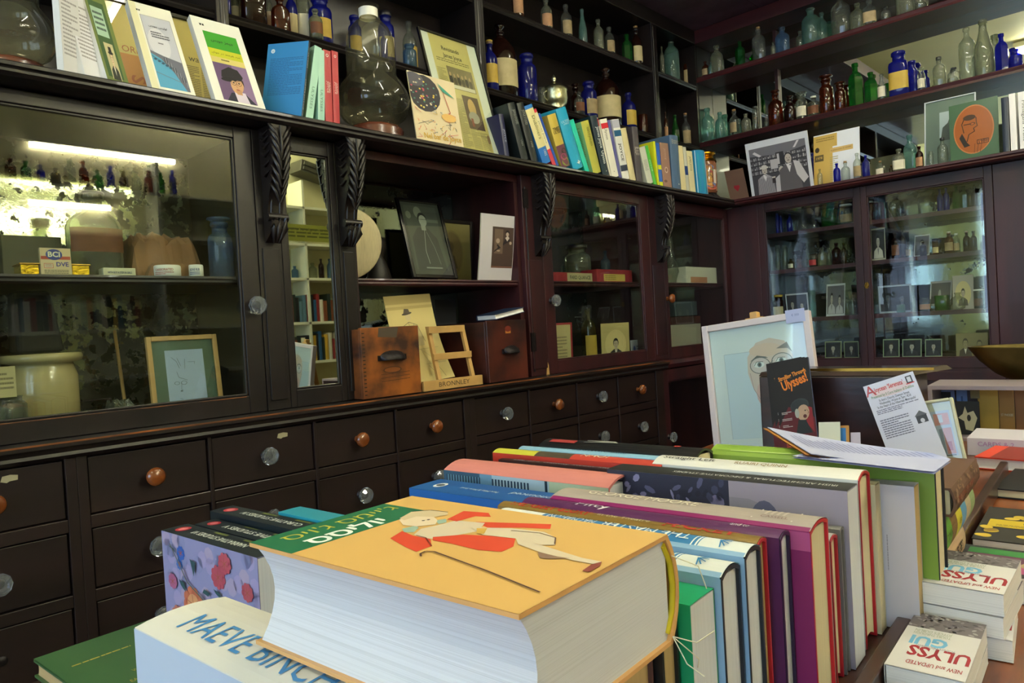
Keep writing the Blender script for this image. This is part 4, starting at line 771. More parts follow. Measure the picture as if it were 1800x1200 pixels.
# framed newspaper article and painted card right of the glass vessel
def joyce(a, w, h, fw):
    a.rect(fw, fw, w-2*fw, h-2*fw, 'e0e0d8'); x, W_ = w*.16, w*.66; a.rect(x, fw, W_, h-2*fw, 'cdbb72'); a.text('Revisitando', x+W_*.5, h*.88, .026, '28241c', 0, .015, fit=W_*.45); a.text('James Joyce', x+W_*.52, h*.82, .026, '28241c', 0, .015, fit=W_*.48)
    a.lines(x+W_*.08, h*.755, W_*.84, h*.035, 2, '7a6c40')
    for i, (cx, y0, y1) in enumerate(((.03, .05, .70), (.27, .05, .46), (.51, .05, .46), (.75, .05, .2))): a.lines(x+W_*cx, h*y0, W_*.22, h*(y1-y0), int(90*(y1-y0)), '8a7a4c')
    a.rect(x+W_*.28, h*.54, W_*.66, h*.19, '8a7a54')
    for i in range(6): a.ell(x+W_*(.34+.1*i), h*(.62-.01*(i % 2)), W_*.045, h*.04, ('3a3028', '5c4c38')[i % 2]); a.ell(x+W_*(.34+.1*i), h*(.665-.01*(i % 2)), W_*.022, h*.018, 'c0986c')
    a.rect(x+W_*.3, h*.545, W_*.62, h*.03, 'd8d0b8'); a.rect(x+W_*.5, h*.22, W_*.42, h*.28, '5c4028'); a.ell(x+W_*.7, h*.4, W_*.1, h*.08, 'c8a05c'); a.ell(x+W_*.7, h*.32, W_*.14, h*.05, 'a8a090'); a.rect(x+W_*.6, h*.24, W_*.06, h*.07, '8c3c24')
    a.line([(x+W_*.3, h*.17), (x+W_*.95, h*.17)], .001, '5a4c28'); a.ell(x+W_*.95, h*.15, W_*.04, h*.04, '8a6a48')
A_, Bq = hit(787, 248, 0, -.05), hit(889, 269, 0, -.05); A_.z = Bq.z = TOP+.001; d_ = (Bq-A_)
Tq = hit(734, 45, 1, A_.y); v_ = (Tq-A_); n_ = d_.normalized(); v_ -= n_*v_.dot(n_)
framed('framed_article', 'black-framed yellow newspaper article with white mount beside the glass vessel', 'frame', (A_, n_, v_.normalized(), d_.length, v_.length), .010, BLACKF, joyce, .012)
def dots(a, w, h):
    a.rect(0, 0, w, h, 'd8c8a4'); rnd = random.Random(3); a.ell(w*.3, h*.72, w*.34, h*.27, '26222c', .3); a.ell(w*.12, h*.9, w*.2, h*.1, '4c4a58')
    for i in range(46): an = rnd.uniform(0, 6.28); q = rnd.random()**.5; a.ell(w*(.3+.28*q*math.cos(an)), h*(.72+.23*q*math.sin(an)), w*.02, h*.012, ('e0c44c', 'c8b8a0', 'b8485c', '5a6c74', '3c7c6c')[i % 5])
    for i in range(40): x, y = rnd.uniform(.05, .9)*w, rnd.uniform(.04, .5)*h; a.line([(x, y), (x+rnd.uniform(-.1, .1)*w, y+rnd.uniform(-.05, .05)*h), (x+rnd.uniform(-.1, .1)*w, y+rnd.uniform(-.08, .08)*h)], .0014, ('c84450', '3c6c84', 'd8aa3c', '343440', 'd87858')[i % 5])
    a.poly([(w*.6, h*.92), (w*.95, h*.74), (w*.7, h*.8)], '3c9c84'); a.line([(w*.7, h*.8), (w*.8, h*.5), (w*.72, h*.46)], .003, 'b83c3c'); a.ell(w*.75, h*.42, w*.16, h*.06, 'e0b464'); a.text('Nel bar de Joyce', w*.55, h*.1, .03, 'd0a42c', .05, .01, fit=w*.8)
xq = hit(733, 236, 0, -.02); yq = hit(815, 250, 0, -.02); tq = hit(715, 123, 1, xq.y); pass
xq.z = TOP+.001; vv_ = tq-xq; sheet('painted_card', 'cream card painted with dark dotted shape and colourful scribbles', 'card', (xq, Vector((0, 1, 0)), vv_.normalized(), yq.y-xq.y, vv_.length), dots, 'd8c8a4', .004)

# the two large glass vessels on turned wooden stands
FLASKG = glass('vessel_glass', 'ecebdc', dust=.035, gloss=.02)
def vessel(px, y, wpx, xp, label, stopper=True):
    P = hit(px, y, 0, xp); dep = (P-CAM).dot(_f); r = wpx*dep/F_PX/2; t = thing('glass_vessel', label, 'vessel', (xp, P.y, TOP+.0005), group='large glass vessels on wooden stands')
    s_ = r/.118
    MB().lathe([(.092*s_, 0), (.095*s_, .012*s_), (.088*s_, .020*s_), (.091*s_, .034*s_), (.082*s_, .046*s_), (.064*s_, .053*s_), (0, .050*s_)], 32).build('stand', wood('vessel_stand_wood', '6a3c2c', '40221a', .25), t)
    MB().lathe([(a_*s_, z_*s_) for a_, z_ in ((.03, .0535), (.07, .058), (.10, .08), (.115, .106), (.118, .128), (.112, .155), (.098, .185), (.083, .203), (.077, .215), (.078, .24), (.077, .30), (.073, .335), (.062, .362), (.046, .380), (.034, .388), (.029, .396), (.029, .43), (.036, .435))], 40, cap=False).build('glass_body', FLASKG, t)
    MB().lathe([(.030*s_, .398*s_), (.0305*s_, .425*s_)], 20, cap=False).build('paper_collar', PLAST, t)
    return t
vessel(658, 205, 130, -.14, 'tall round-bellied glass vessel on a wooden stand beside the red books')
vessel(18, 108, 150, -.16, 'glass vessel on a wooden stand cut by the left edge of the photograph')
# decorated jar near the corner
P = hit(1247, 332, 0, -.07); t = thing('glass_jar', 'brown jar with gilt rim and painted crest near the corner', 'jar', (-.09, P.y, TOP+.0005)); JG = mat('brown_jar_glaze', '7a4a30', .12, coat=.5)
MB().lathe([(.072, 0), (.075, .008), (.06, .02), (.055, .03)], 28).build('stand', BLACKF, t)
MB().lathe([(.058, .03), (.062, .04), (.065, .09), (.066, .18), (.062, .21), (.046, .235), (.042, .245)], 28, 0).build('body', JG, t)
MB().lathe([(.043, .243), (.060, .250), (.062, .262), (.048, .268), (.044, .262)], 28, 0).lathe([(.0665, .212), (.05, .236), (.044, .244)], 28, 0, cap=False).build('gilt_rim', GOLD, t)
a = Art(.1, .2); a.rect(0, 0, .1, .2, '7a4a2c'); a.rect(.03, .02, .03, .16, 'b88434'); a.ell(.045, .165, .03, .02, '5a6c9c'); a.rect(.02, .13, .06, .008, 'a8383c'); a.rect(.05, .125, .012, .02, 'a8383c'); a.rect(.055, .14, .018, .01, '5a7c3c'); a.rect(.07, .05, .02, .1, 'c0b0a8'); a.text('C', .045, .1, .04, '3c2818', R(-90)); a.text('S', .045, .13, .03, '3c2818', R(-90)); a.ell(.055, .04, .03, .018, '5a6490'); a.ell(.06, .02, .03, .016, 'a84c38')
o = a.build('painted_crest', t, Matrix())
for v in o.data.vertices: q = (v.co.x-.05)/.066-R(38); zz = v.co.z; v.co = Vector((math.cos(q)*(.0665+zz), math.sin(q)*(.0665+zz), .04+v.co.y*.8))

# ------------------------------------------------------------------ pictures on the back shelf
def trio(a, w, h):
    a.rect(0, 0, w, h, 'cfd2de'); x0, y0, W_, H_ = w*.05, h*.02, w*.9, h*.86; a.rect(x0, y0, W_, H_, '3c3a42'); X = lambda q: x0+q*W_; Y = lambda q: y0+q*H_
    a.poly([(X(0), Y(1)), (X(1), Y(1)), (X(1), Y(.86)), (X(.6), Y(.78)), (X(0), Y(.84))], '6c6a74'); a.poly([(X(.06), Y(.9)), (X(.1), Y(.93)), (X(.22), Y(.82)), (X(.17), Y(.8))], 'c8c4cc'); a.poly([(X(.78), Y(.86)), (X(.82), Y(.86)), (X(.9), Y(.99)), (X(.86), Y(.99))], 'd0ccd4')
    rnd = random.Random(5)
    for r_ in range(4):
        a.rect(X(0), Y(.42+.1*r_), W_, H_*.012, '1c1a20')
        for i in range(34): a.rect(X(.01+.029*i), Y(.435+.1*r_), W_*.018, H_*rnd.uniform(.03, .07), ('8c8a90', '5c5a60', 'b0aeb2')[i % 3], i == 0)
    a.rect(X(.47), Y(.55), W_*.14, H_*.28, '2a282e'); a.rect(X(.49), Y(.58), W_*.04, H_*.22, 'b8b4bc'); a.rect(X(.36), Y(.5), W_*.13, H_*.2, 'b4b0b8')
    def man(cx, cy, s, coat, face='b8aea8', hair='28262c', hat=None, stripe=0):
        a.poly([(cx-s*1.2, Y(0)), (cx-s*1.1, cy-s*1.1), (cx-s*.4, cy-s*.62), (cx+s*.4, cy-s*.62), (cx+s*1.1, cy-s*1.1), (cx+s*1.2, Y(0))], coat)
        if stripe:
            for i in range(12): a.rect(cx-s*1.1+i*s*.19, Y(0), s*.06, cy-s*1.0-Y(0), '4a464c', i == 0)
        a.poly([(cx-s*.3, cy-s*.55), (cx, cy-s*1.5), (cx+s*.3, cy-s*.55)], 'd8d4d8'); a.poly([(cx-s*.2, cy-s*.62), (cx-s*.2, cy-s*.8), (cx, cy-s*.7), (cx+s*.2, cy-s*.8), (cx+s*.2, cy-s*.62), (cx, cy-s*.7)], '28242a')
        a.ell(cx, cy+s*.1, s*.42, s*.55, hair); a.ell(cx, cy, s*.36, s*.5, face); a.ell(cx, cy-s*.2, s*.14, s*.05, '6a5a58')
        for d in (-1, 1): a.ell(cx+d*s*.15, cy+s*.06, s*.05, s*.04, '3a3438')
        a.line([(cx, cy+s*.05), (cx-s*.04, cy-s*.1), (cx+s*.04, cy-s*.1)], s*.03, '8a7c78')
        if hat: a.ell(cx, cy+s*.38, s*.62, s*.17, hat); a.ell(cx, cy+s*.5, s*.4, s*.26, hat)
    man(X(.24), Y(.5), W_*.13, '9c98a0', hat='c8c4c0', stripe=1); man(X(.54), Y(.44), W_*.11, 'b8b4ba', hair='c0bcb8'); man(X(.68), Y(.66), W_*.16, '5a565c')
    a.poly([(X(.76), Y(.6)), (X(.86), Y(.56)), (X(.99), Y(.2)), (X(.9), Y(.1)), (X(.8), Y(.3))], 'c4c0c6'); a.rect(X(.36), Y(.2), W_*.06, H_*.12, '2a2024'); a.rect(X(.36), Y(.31), W_*.06, H_*.03, 'c8c0b8')
bk = lambda bl, br, tl, y, z=TOP: upright((bl, br, tl), 1, (y,), z+.0008)
sheet('photograph', 'large black and white photograph of three men standing in a shop', 'photograph', bk((1322, 346), (1431, 326), (1309, 254), .05), trio, 'd0ccc4', .004)
sheet('brown_card', 'plain brown card with a small red heart beside the large photograph', 'card', bk((1284, 350), (1316, 346), (1273, 302), .03), lambda a, w, h: (a.ell(w*.42, h*.42, w*.09, h*.06, '9c2430'), a.ell(w*.57, h*.42, w*.09, h*.06, '9c2430'), a.poly([(w*.34, h*.4), (w*.5, h*.26), (w*.65, h*.4)], '9c2430')), '6e5244', .005)
def ycard(a, w, h):
    a.rect(0, 0, w, h, 'd8dcea'); a.rect(0, 0, w*.42, h*.96, 'c4a456'); a.rect(0, h*.74, w*.52, h*.24, 'c4a456'); a.ell(w*.08, h*.72, w*.05, h*.05, '3c3424'); a.rect(w*.02, h*.5, w*.2, h*.12, '5c5030'); a.text('1978', w*.12, h*.56, .018, 'c4a456', .06, .02); a.rect(w*.36, h*.62, w*.5, h*.09, 'c8a868'); a.text('SUPERIORCE FINES', w*.6, h*.665, .01, '6a4c24', .03, fit=w*.44); a.lines(w*.36, h*.1, w*.18, h*.45, 12, 'a09868'); a.lines(w*.06, h*.85, w*.4, h*.08, 2, '8a7434')
sheet('advertisement_card', 'yellow and white advertisement card standing behind small bottles', 'card', bk((1431, 327), (1512, 314), (1430, 240), .14), ycard, 'c8c8c0', .004)
def gr(a, w, h, fw): a.rect(fw, fw, w-2*fw, h-2*fw, '6c7a74'); a.rect(w*.3, h*.36, w*.34, h*.44, 'b4bcc8'); a.poly([(w*.32, h*.36), (w*.36, h*.56), (w*.46, h*.62), (w*.5, h*.7), (w*.58, h*.66), (w*.63, h*.5), (w*.63, h*.36)], '3c4244'); a.ell(w*.53, h*.72, w*.035, h*.04, '7a8084')
bl2 = lambda bl, br, tl, y, lean=.1: in_plane((bl, br, tl), (lambda q: Vector((q.x, y, TOP+.0008)))(hit(bl[0], bl[1], 1, y)), Vector((0, -1, lean)).normalized())
framed('framed_photograph', 'thin white-framed grey print leaning behind the green board', 'frame', bl2((1625, 293), (1716, 278), (1615, 183), .17), .006, mat('pale_frame', 'b8bcc8', .4), gr, .010, '6c7a74')
def oval(a, w, h):
    a.rect(0, 0, w, h, '3c5c44'); a.ell(w*.5, h*.5, w*.415, h*.435, 'b06c3c', 0, 40); a.ell(w*.5, h*.5, w*.39, h*.415, '94501f', 0, 40); a.poly([(w*.2, h*.38), (w*.26, h*.46), (w*.36, h*.28), (w*.42, h*.22), (w*.3, h*.2)], '28201c')
    a.line([(w*.3, h*.46), (w*.26, h*.62), (w*.32, h*.72), (w*.46, h*.76), (w*.56, h*.7), (w*.56, h*.62), (w*.58, h*.55), (w*.5, h*.52), (w*.52, h*.46), (w*.4, h*.42), (w*.36, h*.3)], .003, '1c1412'); a.ell(w*.42, h*.72, w*.13, h*.05, '3c2414'); a.rect(w*.3, h*.6, w*.24, h*.012, '1c1412'); a.ell(w*.48, h*.6, w*.05, h*.025, '1c1412'); a.ell(w*.48, h*.6, w*.036, h*.016, 'a85a24')
    for q in range(3): a.line([(w*(.5+.06*q), h*.08), (w*(.52+.07*q), h*.24)], .002, '5a3014')
    a.rect(w*.56, h*.22, w*.24, h*.08, '3c2414'); a.rect(w*.575, h*.232, w*.21, h*.056, 'a85a24'); a.text('1988', w*.68, h*.26, .02, '1c1412', .1, .01)
t = sheet('oval_plaque', 'green board with orange-brown oval plaque of a bearded profile', 'plaque', bl2((1671, 284), (1757, 268), (1679, 185), .06), oval, '3c5c44', .008, gl=GLOSSP); t['label'] = 'green board carrying an orange-brown oval with a drawn profile'
for (x0, x1, yt, c, lb) in ((1763, 1776, 172, '2c3444', 'dark book with white edge beside the green board'), (1777, 1789, 165, 'e4e2e4', 'thin white book right of the dark one on back shelf'), (1793, 1812, 162, 'e0dfe2', 'white spine with small grey vertical lettering at the right edge')):
    P, Q = hit(x0, 265, 1, .04), hit(x1, 262, 1, .04); Z = hit(x0, yt, 1, .04).z
    book(lb, Matrix.Translation(((P.x+Q.x)/2, .04, TOP+.0005)), Q.x-P.x-.002, .13, Z-TOP, c, 'white', x0 < 1770, spine=(S('Finnegans Wake', '3a3a44', fit=.7) if x0 > 1790 else None), group='books at the right end of the back shelf')
# ------------------------------------------------------------------ behind the glass, left wall
def row_x(px, yb, plane): return hit(px, yb, 0, plane)
def boxthing(name, label, cat, ax, plane, z, x0, x1, yb, yt, depth, m, art=None, rot=0, bevel=.002, group=None, lid=None):
    """a box whose front face spans the pixels x0..x1, yb..yt in the plane"""
    A, Bp = hit(x0, yb, ax, plane), hit(x1, yb, ax, plane); h = hit((x0+x1)/2, yt, ax, plane).z-z; w = (Bp-A).length; c = (A+Bp)/2; c.z = z+.0006
    t = thing(name, label, cat, c, (R(90) if ax == 0 else 0)+rot, group)   # local x along the wall, local -y to the viewer
    MB().box(-w/2, w/2, 0, depth, 0, h).build('box', m, t, bevel=bevel)
    if lid: MB().box(-w/2-.003, w/2+.003, -.003, depth+.003, h*(1-lid[0]), h+.001).build('lid', lid[1], t, bevel=bevel)
    if art: a = Art(w, h); art(a, w, h); a.build('print', t, frame_M((-w/2, -.0004 if not lid else -.0034, 0), (1, 0, 0), (0, 0, 1)))
    return t
SHF, FLR = 1.3555, UZ0+.011
MB().box(-.495, -.12, -4.27, -2.98, UZ0, FLR).build('cabinet_floor', EBON, u1); MB().box(-.495, -.12, -2.58, -1.775, UZ0-.001, UZ0+.001).build('cabinet_floor', MAHOG, u3); MB().box(-.495, -.12, -1.73, -.81, UZ0, FLR).build('cabinet_floor', MAHOG, u4); MB().box(-.495, -.12, -.76, .06, UZ0, FLR).build('cabinet_floor', MAHOG, u5)
GREYC = mat('grey_cardboard', '5c5a48', .8, noise=.1); BRP = mat('brown_paper', '8a6440', .85, noise=.2, nscale=14, bump=.6); GILT = mat('hammered_gilt', 'd8b028', .25, 1, bump=1.2, nscale=90)
boxthing('cardboard_box', 'large grey cardboard box behind the gold caskets', 'box', 0, -.30, SHF, 6, 112, 480, 415, .10, GREYC)
for x0, x1, yt, lb in ((37, 69, 463, 'small hammered gold casket left of the dye packet'), (127, 158, 465, 'small hammered gold casket right of the dye packet')):
    boxthing('gold_casket', lb, 'casket', 0, -.16, SHF, x0, x1, 480, yt, .07, GILT, lid=(.12, BRASS), group='hammered gold caskets')
def bci(a, w, h):
    a.rect(0, 0, w, h, 'c8b48c'); a.rect(w*.02, h*.58, w*.96, h*.12, 'b04430'); a.ell(w*.45, h*.76, w*.27, h*.2, '2c3c84', 0, 24); a.text('BCI', w*.45, h*.76, h*.27, 'd8d4b4', 0, .03); a.text('DVE', w*.7, h*.4, h*.22, '3c3484', 0, .03); a.rect(w*.1, h*.26, w*.3, h*.18, 'b85c48'); a.rect(w*.12, h*.28, w*.26, h*.14, 'd0c4a8'); a.lines(w*.14, h*.29, w*.22, h*.12, 3, '8a4438'); a.lines(w*.1, h*.04, w*.8, h*.16, 3, '4a4438')
sheet('dye_packet', 'paper packet with blue oval and red band between two gold caskets', 'packet', upright(((73, 480), (127, 480), (69, 435)), 0, (-.155,), SHF), bci, 'c8b48c', .012)
P = row_x(170, 480, -.24); bottle((-.24, P.y, SHF), .235, .068, 'round', 'smoke', 'brown', 'black', 'flat', 'large black-capped bottle with brown label behind the dye packet', R(90), lz=(.3, .58))
boxthing('paper_box', 'low cream box with a line of blue print', 'box', 0, -.155, SHF, 182, 239, 480, 471, .04, mat('cream_box', 'c8c4a4', .6), lambda a, w, h: a.text('LOTS BUY A STEP AT GIRLS'[:0] or 'WITH BUY A STEP IN GIRLS', w*.5, h*.4, h*.35, '2c3c6c', 0, .02, fit=w*.75))
def crumple(name, label, y0, y1, x0, x1, z, h, m, seed, cat='parcel'):
    rnd = random.Random(seed); t = thing(name, label, cat, ((x0+x1)/2, (y0+y1)/2, z+.0005)); vs = []; nx, ny = 9, 14; ph = [[rnd.uniform(.82, 1.05) for _ in range(ny+1)] for _ in range(nx+1)]
    def f(u, v):
        e = min(1, 6*min(u, 1-u))*min(1, 8*min(v, 1-v)); k = ph[round(u*nx)][round(v*ny)]
        return ((u-.5)*(x1-x0)*(1+.06*k), (v-.5)*(y1-y0)*(1+.03*k), max(0, e)**.35*h*k if e > 0 else 0)
    MB().grid(f, nx, ny, 0, False).grid(lambda u, v: ((.5-u)*(x1-x0)*.98, (v-.5)*(y1-y0)*.98, 0), 1, 1).build('wrapping', m, t)
    return t
a, b_ = row_x(216, 480, -.3).y, row_x(338, 480, -.3).y; crumple('paper_parcel', 'long brown paper parcel lying at the back of the upper shelf', a, b_, -.36, -.22, SHF, .135, BRP, 3)
a, b_ = row_x(255, 480, -.19).y, row_x(352, 480, -.19).y; crumple('torn_paper', 'torn flattened brown paper in front of the brown parcel', a, b_, -.20, -.165, SHF, .04, BRP, 9, 'paper')
for x, wpx, yt, c1, tx, lb in ((299, 45, 466, 'a83c34', 'CARBORATED', 'low white pot lid with red lettering on the upper shelf'), (345, 24, 466, '2c3c7c', 'BONE RUB', 'small white pot with blue lettering near the stoppered bottle')):
    P = row_x(x, 480, -.145); dep = (P-CAM).dot(_f); r = wpx*dep/F_PX/2; h = hit(x, yt, 0, -.145).z-SHF; t = thing('ointment_pot', lb, 'pot', (-.145-(.02 if wpx > 30 else 0), P.y, SHF+.0005))
    MB().lathe([(r*.93, 0), (r, .002), (r, h*.9), (r*.92, h), (0, h)], 28).build('pot', PLAST, t); q = Art(r*1.7, h); q.text(tx, r*.85, h*.55, h*.3, c1, 0, .02, fit=r*1.4); q.lines(r*.1, h*.08, r*1.5, h*.28, 2, c1); o = q.build('lettering', t, Matrix())
    for v in o.data.vertices: an = R(-35)+(v.co.x-r*.85)/r; zz = v.co.z; v.co = Vector((math.cos(an)*(r*1.004+zz), math.sin(an)*(r*1.004+zz), v.co.y))
P = row_x(393, 480, -.15); bottle((-.16, P.y, SHF), .165, .035, 'wide', 'sky', None, 'stopper', 'round', 'pale blue stoppered apothecary bottle at the right end of the upper shelf')
# lower shelf of the same cabinet
STON = mat('stoneware_glaze', 'b8a878', .22, noise=.12, nscale=8, coat=.5)
P = row_x(81, 740, -.30); t = thing('stoneware_jar', 'large cream stoneware jar with thick rim on the cabinet floor', 'jar', (-.30, P.y, FLR+.0005)); k = .083
MB().lathe([(k*.9, 0), (k, .01), (k, .09), (k*1.0, .14), (k*.9, .165), (k*.88, .175), (k*1.16, .18), (k*1.18, .19), (k*1.16, .2), (k*.9, .202), (k*.88, .19), (0, .19)], 40).build('body', STON, t)
t2 = thing('felt_block', 'black tapered block standing on the stoneware jar', 'block', (-.30, P.y-.01, FLR+.2045)); MB().add([(x_*(.05 if z_ == 0 else .04), y_*(.056 if z_ == 0 else .042)-(.01 if z_ else 0), z_) for z_ in (0, .165) for x_, y_ in ((-1, -1), (1, -1), (1, 1), (-1, 1))], [(3, 2, 1, 0), (4, 5, 6, 7), (0, 1, 5, 4), (1, 2, 6, 5), (2, 3, 7, 6), (3, 0, 4, 7)]).build('block', mat('black_felt', '1c1b17', .9), t2, bevel=.012, seg=3)
P = row_x(8, 742, -.18); t = bottle((-.18, P.y, FLR), .10, .05, 'jar', 'smoke', None, None, 'round', 'squat grey glass jar at the left edge below the stoneware jar')
def draw(a, w, h, fw):
    a.rect(fw, fw, w-2*fw, h-2*fw, '566c5c'); x, y, W_, H_ = w*.24, h*.1, w*.54, h*.72; a.rect(x, y, W_, H_, 'bcc6ea'); X = lambda q: x+q*W_; Y = lambda q: y+q*H_; c = '5c6478'
    a.line([(X(.15), Y(.88)), (X(.28), Y(.8)), (X(.34), Y(.68))], .0012, c); a.line([(X(.3), Y(.86)), (X(.38), Y(.72))], .0012, c); a.line([(X(.5), Y(.84)), (X(.48), Y(.66))], .001, c); a.line([(X(.58), Y(.78)), (X(.76), Y(.78)), (X(.74), Y(.74))], .001, c)
    a.line([(X(.26), Y(.62)), (X(.3), Y(.52)), (X(.52), Y(.46))], .0012, c); a.ell(X(.42), Y(.42), .009, .006, c); a.ell(X(.42), Y(.42), .0075, .0048, 'bcc6ea'); a.ell(X(.24), Y(.42), .008, .005, c); a.ell(X(.24), Y(.42), .0065, .004, 'bcc6ea'); a.line([(X(.36), Y(.42)), (X(.34), Y(.3)), (X(.38), Y(.3))], .001, c); a.ell(X(.34), Y(.28), .004, .002, c); a.line([(X(.28), Y(.15)), (X(.36), Y(.13))], .001, c)
framed('framed_drawing', 'wooden frame with green mount around a sketch on pale blue paper', 'frame', upright(((270, 712), (394, 694), (256, 592)), 0, (-.19,), FLR), .014, PALEW, draw, .014, '566c5c')
P = row_x(233, 715, -.25); t = thing('wooden_stick', 'thin wooden stick leaning at the back of the cabinet', 'stick', (-.35, P.y, FLR)); MB().tube([(.05, 0, .002), (-.10, .03, .26)], .005, 8).build('stick', PALEW, t)
a, b_ = row_x(325, 710, -.15).y, row_x(400, 700, -.15).y; crumple('folded_cloth', 'small brown folded cloth before the framed drawing', a, b_, -.165, -.125, FLR, .02, BRP, 5, 'cloth')
a, b_ = row_x(190, 715, -.22).y, row_x(232, 715, -.22).y; crumple('crumpled_cellophane', 'crumpled clear wrapping between jar and framed drawing', a, b_, -.27, -.18, FLR, .06, GL['smoke'], 6, 'wrapping')
P = row_x(6, 660, -.16); sheet('paper_label', 'cream paper label standing at the left edge of the cabinet', 'label', (Vector((-.13, row_x(-10, 700, -.13).y, FLR+.10)), Vector((0, 1, 0)), Vector((0, 0, 1)), .046, .075), lambda a, w, h: (a.rect(0, 0, w, h, 'b8ac7c'), a.lines(w*.2, h*.2, w*.7, h*.6, 4, '6a603c')), 'b8ac7c', .002)

# ------------------------------------------------------------------ the open bay
STRAW = mat('pale_straw', 'd8cca4', .7, noise=.12, nscale=30, stretch=(1, 8, 8))
P = row_x(630, 486, -.20); t = thing('straw_hat', 'cream straw hat standing on its brim beside the carved post', 'hat', (-.22, P.y-.03, SHF+.001), rot=(0, R(-78), R(-18)))
MB().lathe([(.062, .0), (.10, .004), (.125, .012), (.128, .015), (.10, .009), (.066, .006), (.062, .05), (.052, .058), (0, .060)], 40, 0, Matrix.Translation((.128, 0, 0))).build('brim_and_crown', STRAW, t); t.name = 'straw_hat'
def joyphoto(a, w, h, fw):
    a.rect(fw, fw, w-2*fw, h-2*fw, '3c403c'); x, y, W_, H_ = w*.14, h*.1, w*.72, h*.82; a.rect(x, y, W_, H_, '4a504a'); X = lambda q: x+q*W_; Y = lambda q: y+q*H_
    a.ell(X(.1), Y(.85), W_*.08, H_*.06, '787c74'); a.ell(X(.4), Y(.9), W_*.12, H_*.09, '7c8078'); a.rect(X(.55), Y(.75), W_*.45, H_*.05, '6a7068')
    a.poly([(X(.05), Y(0)), (X(.08), Y(.5)), (X(.3), Y(.66)), (X(.6), Y(.66)), (X(.85), Y(.5)), (X(.95), Y(0))], '34383a'); a.rect(X(.42), Y(.62), W_*.14, H_*.1, '989c94'); a.ell(X(.5), Y(.8), W_*.14, H_*.1, '1c1e1e'); a.ell(X(.51), Y(.77), W_*.12, H_*.09, 'a8aca4'); a.rect(X(.38), Y(.79), W_*.26, H_*.006, '1c1e1e')
    a.line([(X(.5), Y(.62)), (X(.4), Y(.3)), (X(.44), Y(.1))], .002, 'a8aca8'); a.line([(X(.55), Y(.6)), (X(.7), Y(.35)), (X(.78), Y(.1))], .0016, '8c908c'); a.rect(X(.3), Y(.03), W_*.5, H_*.02, '8c908c')
framed('framed_photograph', 'black-framed photograph of a standing man leaning left in the open bay', 'frame', in_plane(((728, 487), (806, 489), (656, 341)), Vector((-.19, -2.3, SHF)), Vector((1, -.05, .30)).normalized()), .014, BLACKF, joyphoto, .014, '3c403c')
def ovalp(a, w, h, fw): a.rect(fw, fw, w-2*fw, h-2*fw, 'b09c64'); a.ell(w*.45, h*.48, w*.3, h*.36, 'a08c5c', 0, 28); a.ell(w*.45, h*.48, w*.27, h*.33, '927a54', 0, 28); a.ell(w*.42, h*.58, w*.09, h*.09, '7c684c'); a.poly([(w*.28, h*.25), (w*.34, h*.45), (w*.52, h*.45), (w*.6, h*.25)], '6e5c44')
framed('framed_portrait', 'dark frame with faded oval portrait on yellow paper, back of open bay', 'frame', upright(((765, 486), (834, 488), (762, 383)), 0, (-.34,), SHF), .014, EBON, ovalp, .014, 'b09c64')
def couple(a, w, h):
    a.rect(0, 0, w, h, 'c8c4cc'); x, y, W_, H_ = w*.28, h*.2, w*.52, h*.62; a.rect(x, y, W_, H_, '4c3a34'); X = lambda q: x+q*W_; Y = lambda q: y+q*H_
    a.rect(X(.1), Y(.35), W_*.4, H_*.6, '6e5a4c'); a.poly([(X(.05), Y(.02)), (X(.1), Y(.4)), (X(.25), Y(.58)), (X(.4), Y(.5)), (X(.46), Y(.02))], '241c20'); a.ell(X(.26), Y(.66), W_*.09, H_*.06, 'a89484'); a.poly([(X(.44), Y(.02)), (X(.5), Y(.6)), (X(.62), Y(.74)), (X(.82), Y(.7)), (X(.98), Y(.02))], '2a2026'); a.ell(X(.7), Y(.87), W_*.1, H_*.06, '201818'); a.ell(X(.7), Y(.83), W_*.07, H_*.05, 'c0ac9c'); a.poly([(X(.6), Y(.74)), (X(.7), Y(.66)), (X(.8), Y(.74)), (X(.72), Y(.8))], 'c8bcb4'); a.ell(X(.86), Y(.62), W_*.06, H_*.04, 'b8a494'); a.ell(X(.3), Y(.42), W_*.08, H_*.02, 'a89484'); a.rect(X(0), Y(0), W_, H_*.05, '7a5444')
sheet('mounted_photograph', 'white-mounted dark photograph of two people at the right of the open bay', 'photograph', upright(((840, 489), (911, 491), (846, 374)), 0, (-.16,), SHF), couple, 'c0bca8', .006, curl=.012)
P = row_x(672, 486, -.30); t = thing('dark_bust', 'small dark head-shaped bust behind the leaning frame', 'bust', (-.32, P.y, SHF+.0005)); MB().lathe([(.05, 0), (.055, .01), (.045, .05), (.03, .085), (.022, .1), (.028, .115), (.036, .14), (.034, .165), (.02, .18), (0, .183)], 18, 0, None, .8, 1).build('head', mat('dark_bronze', '1c1814', .5), t)
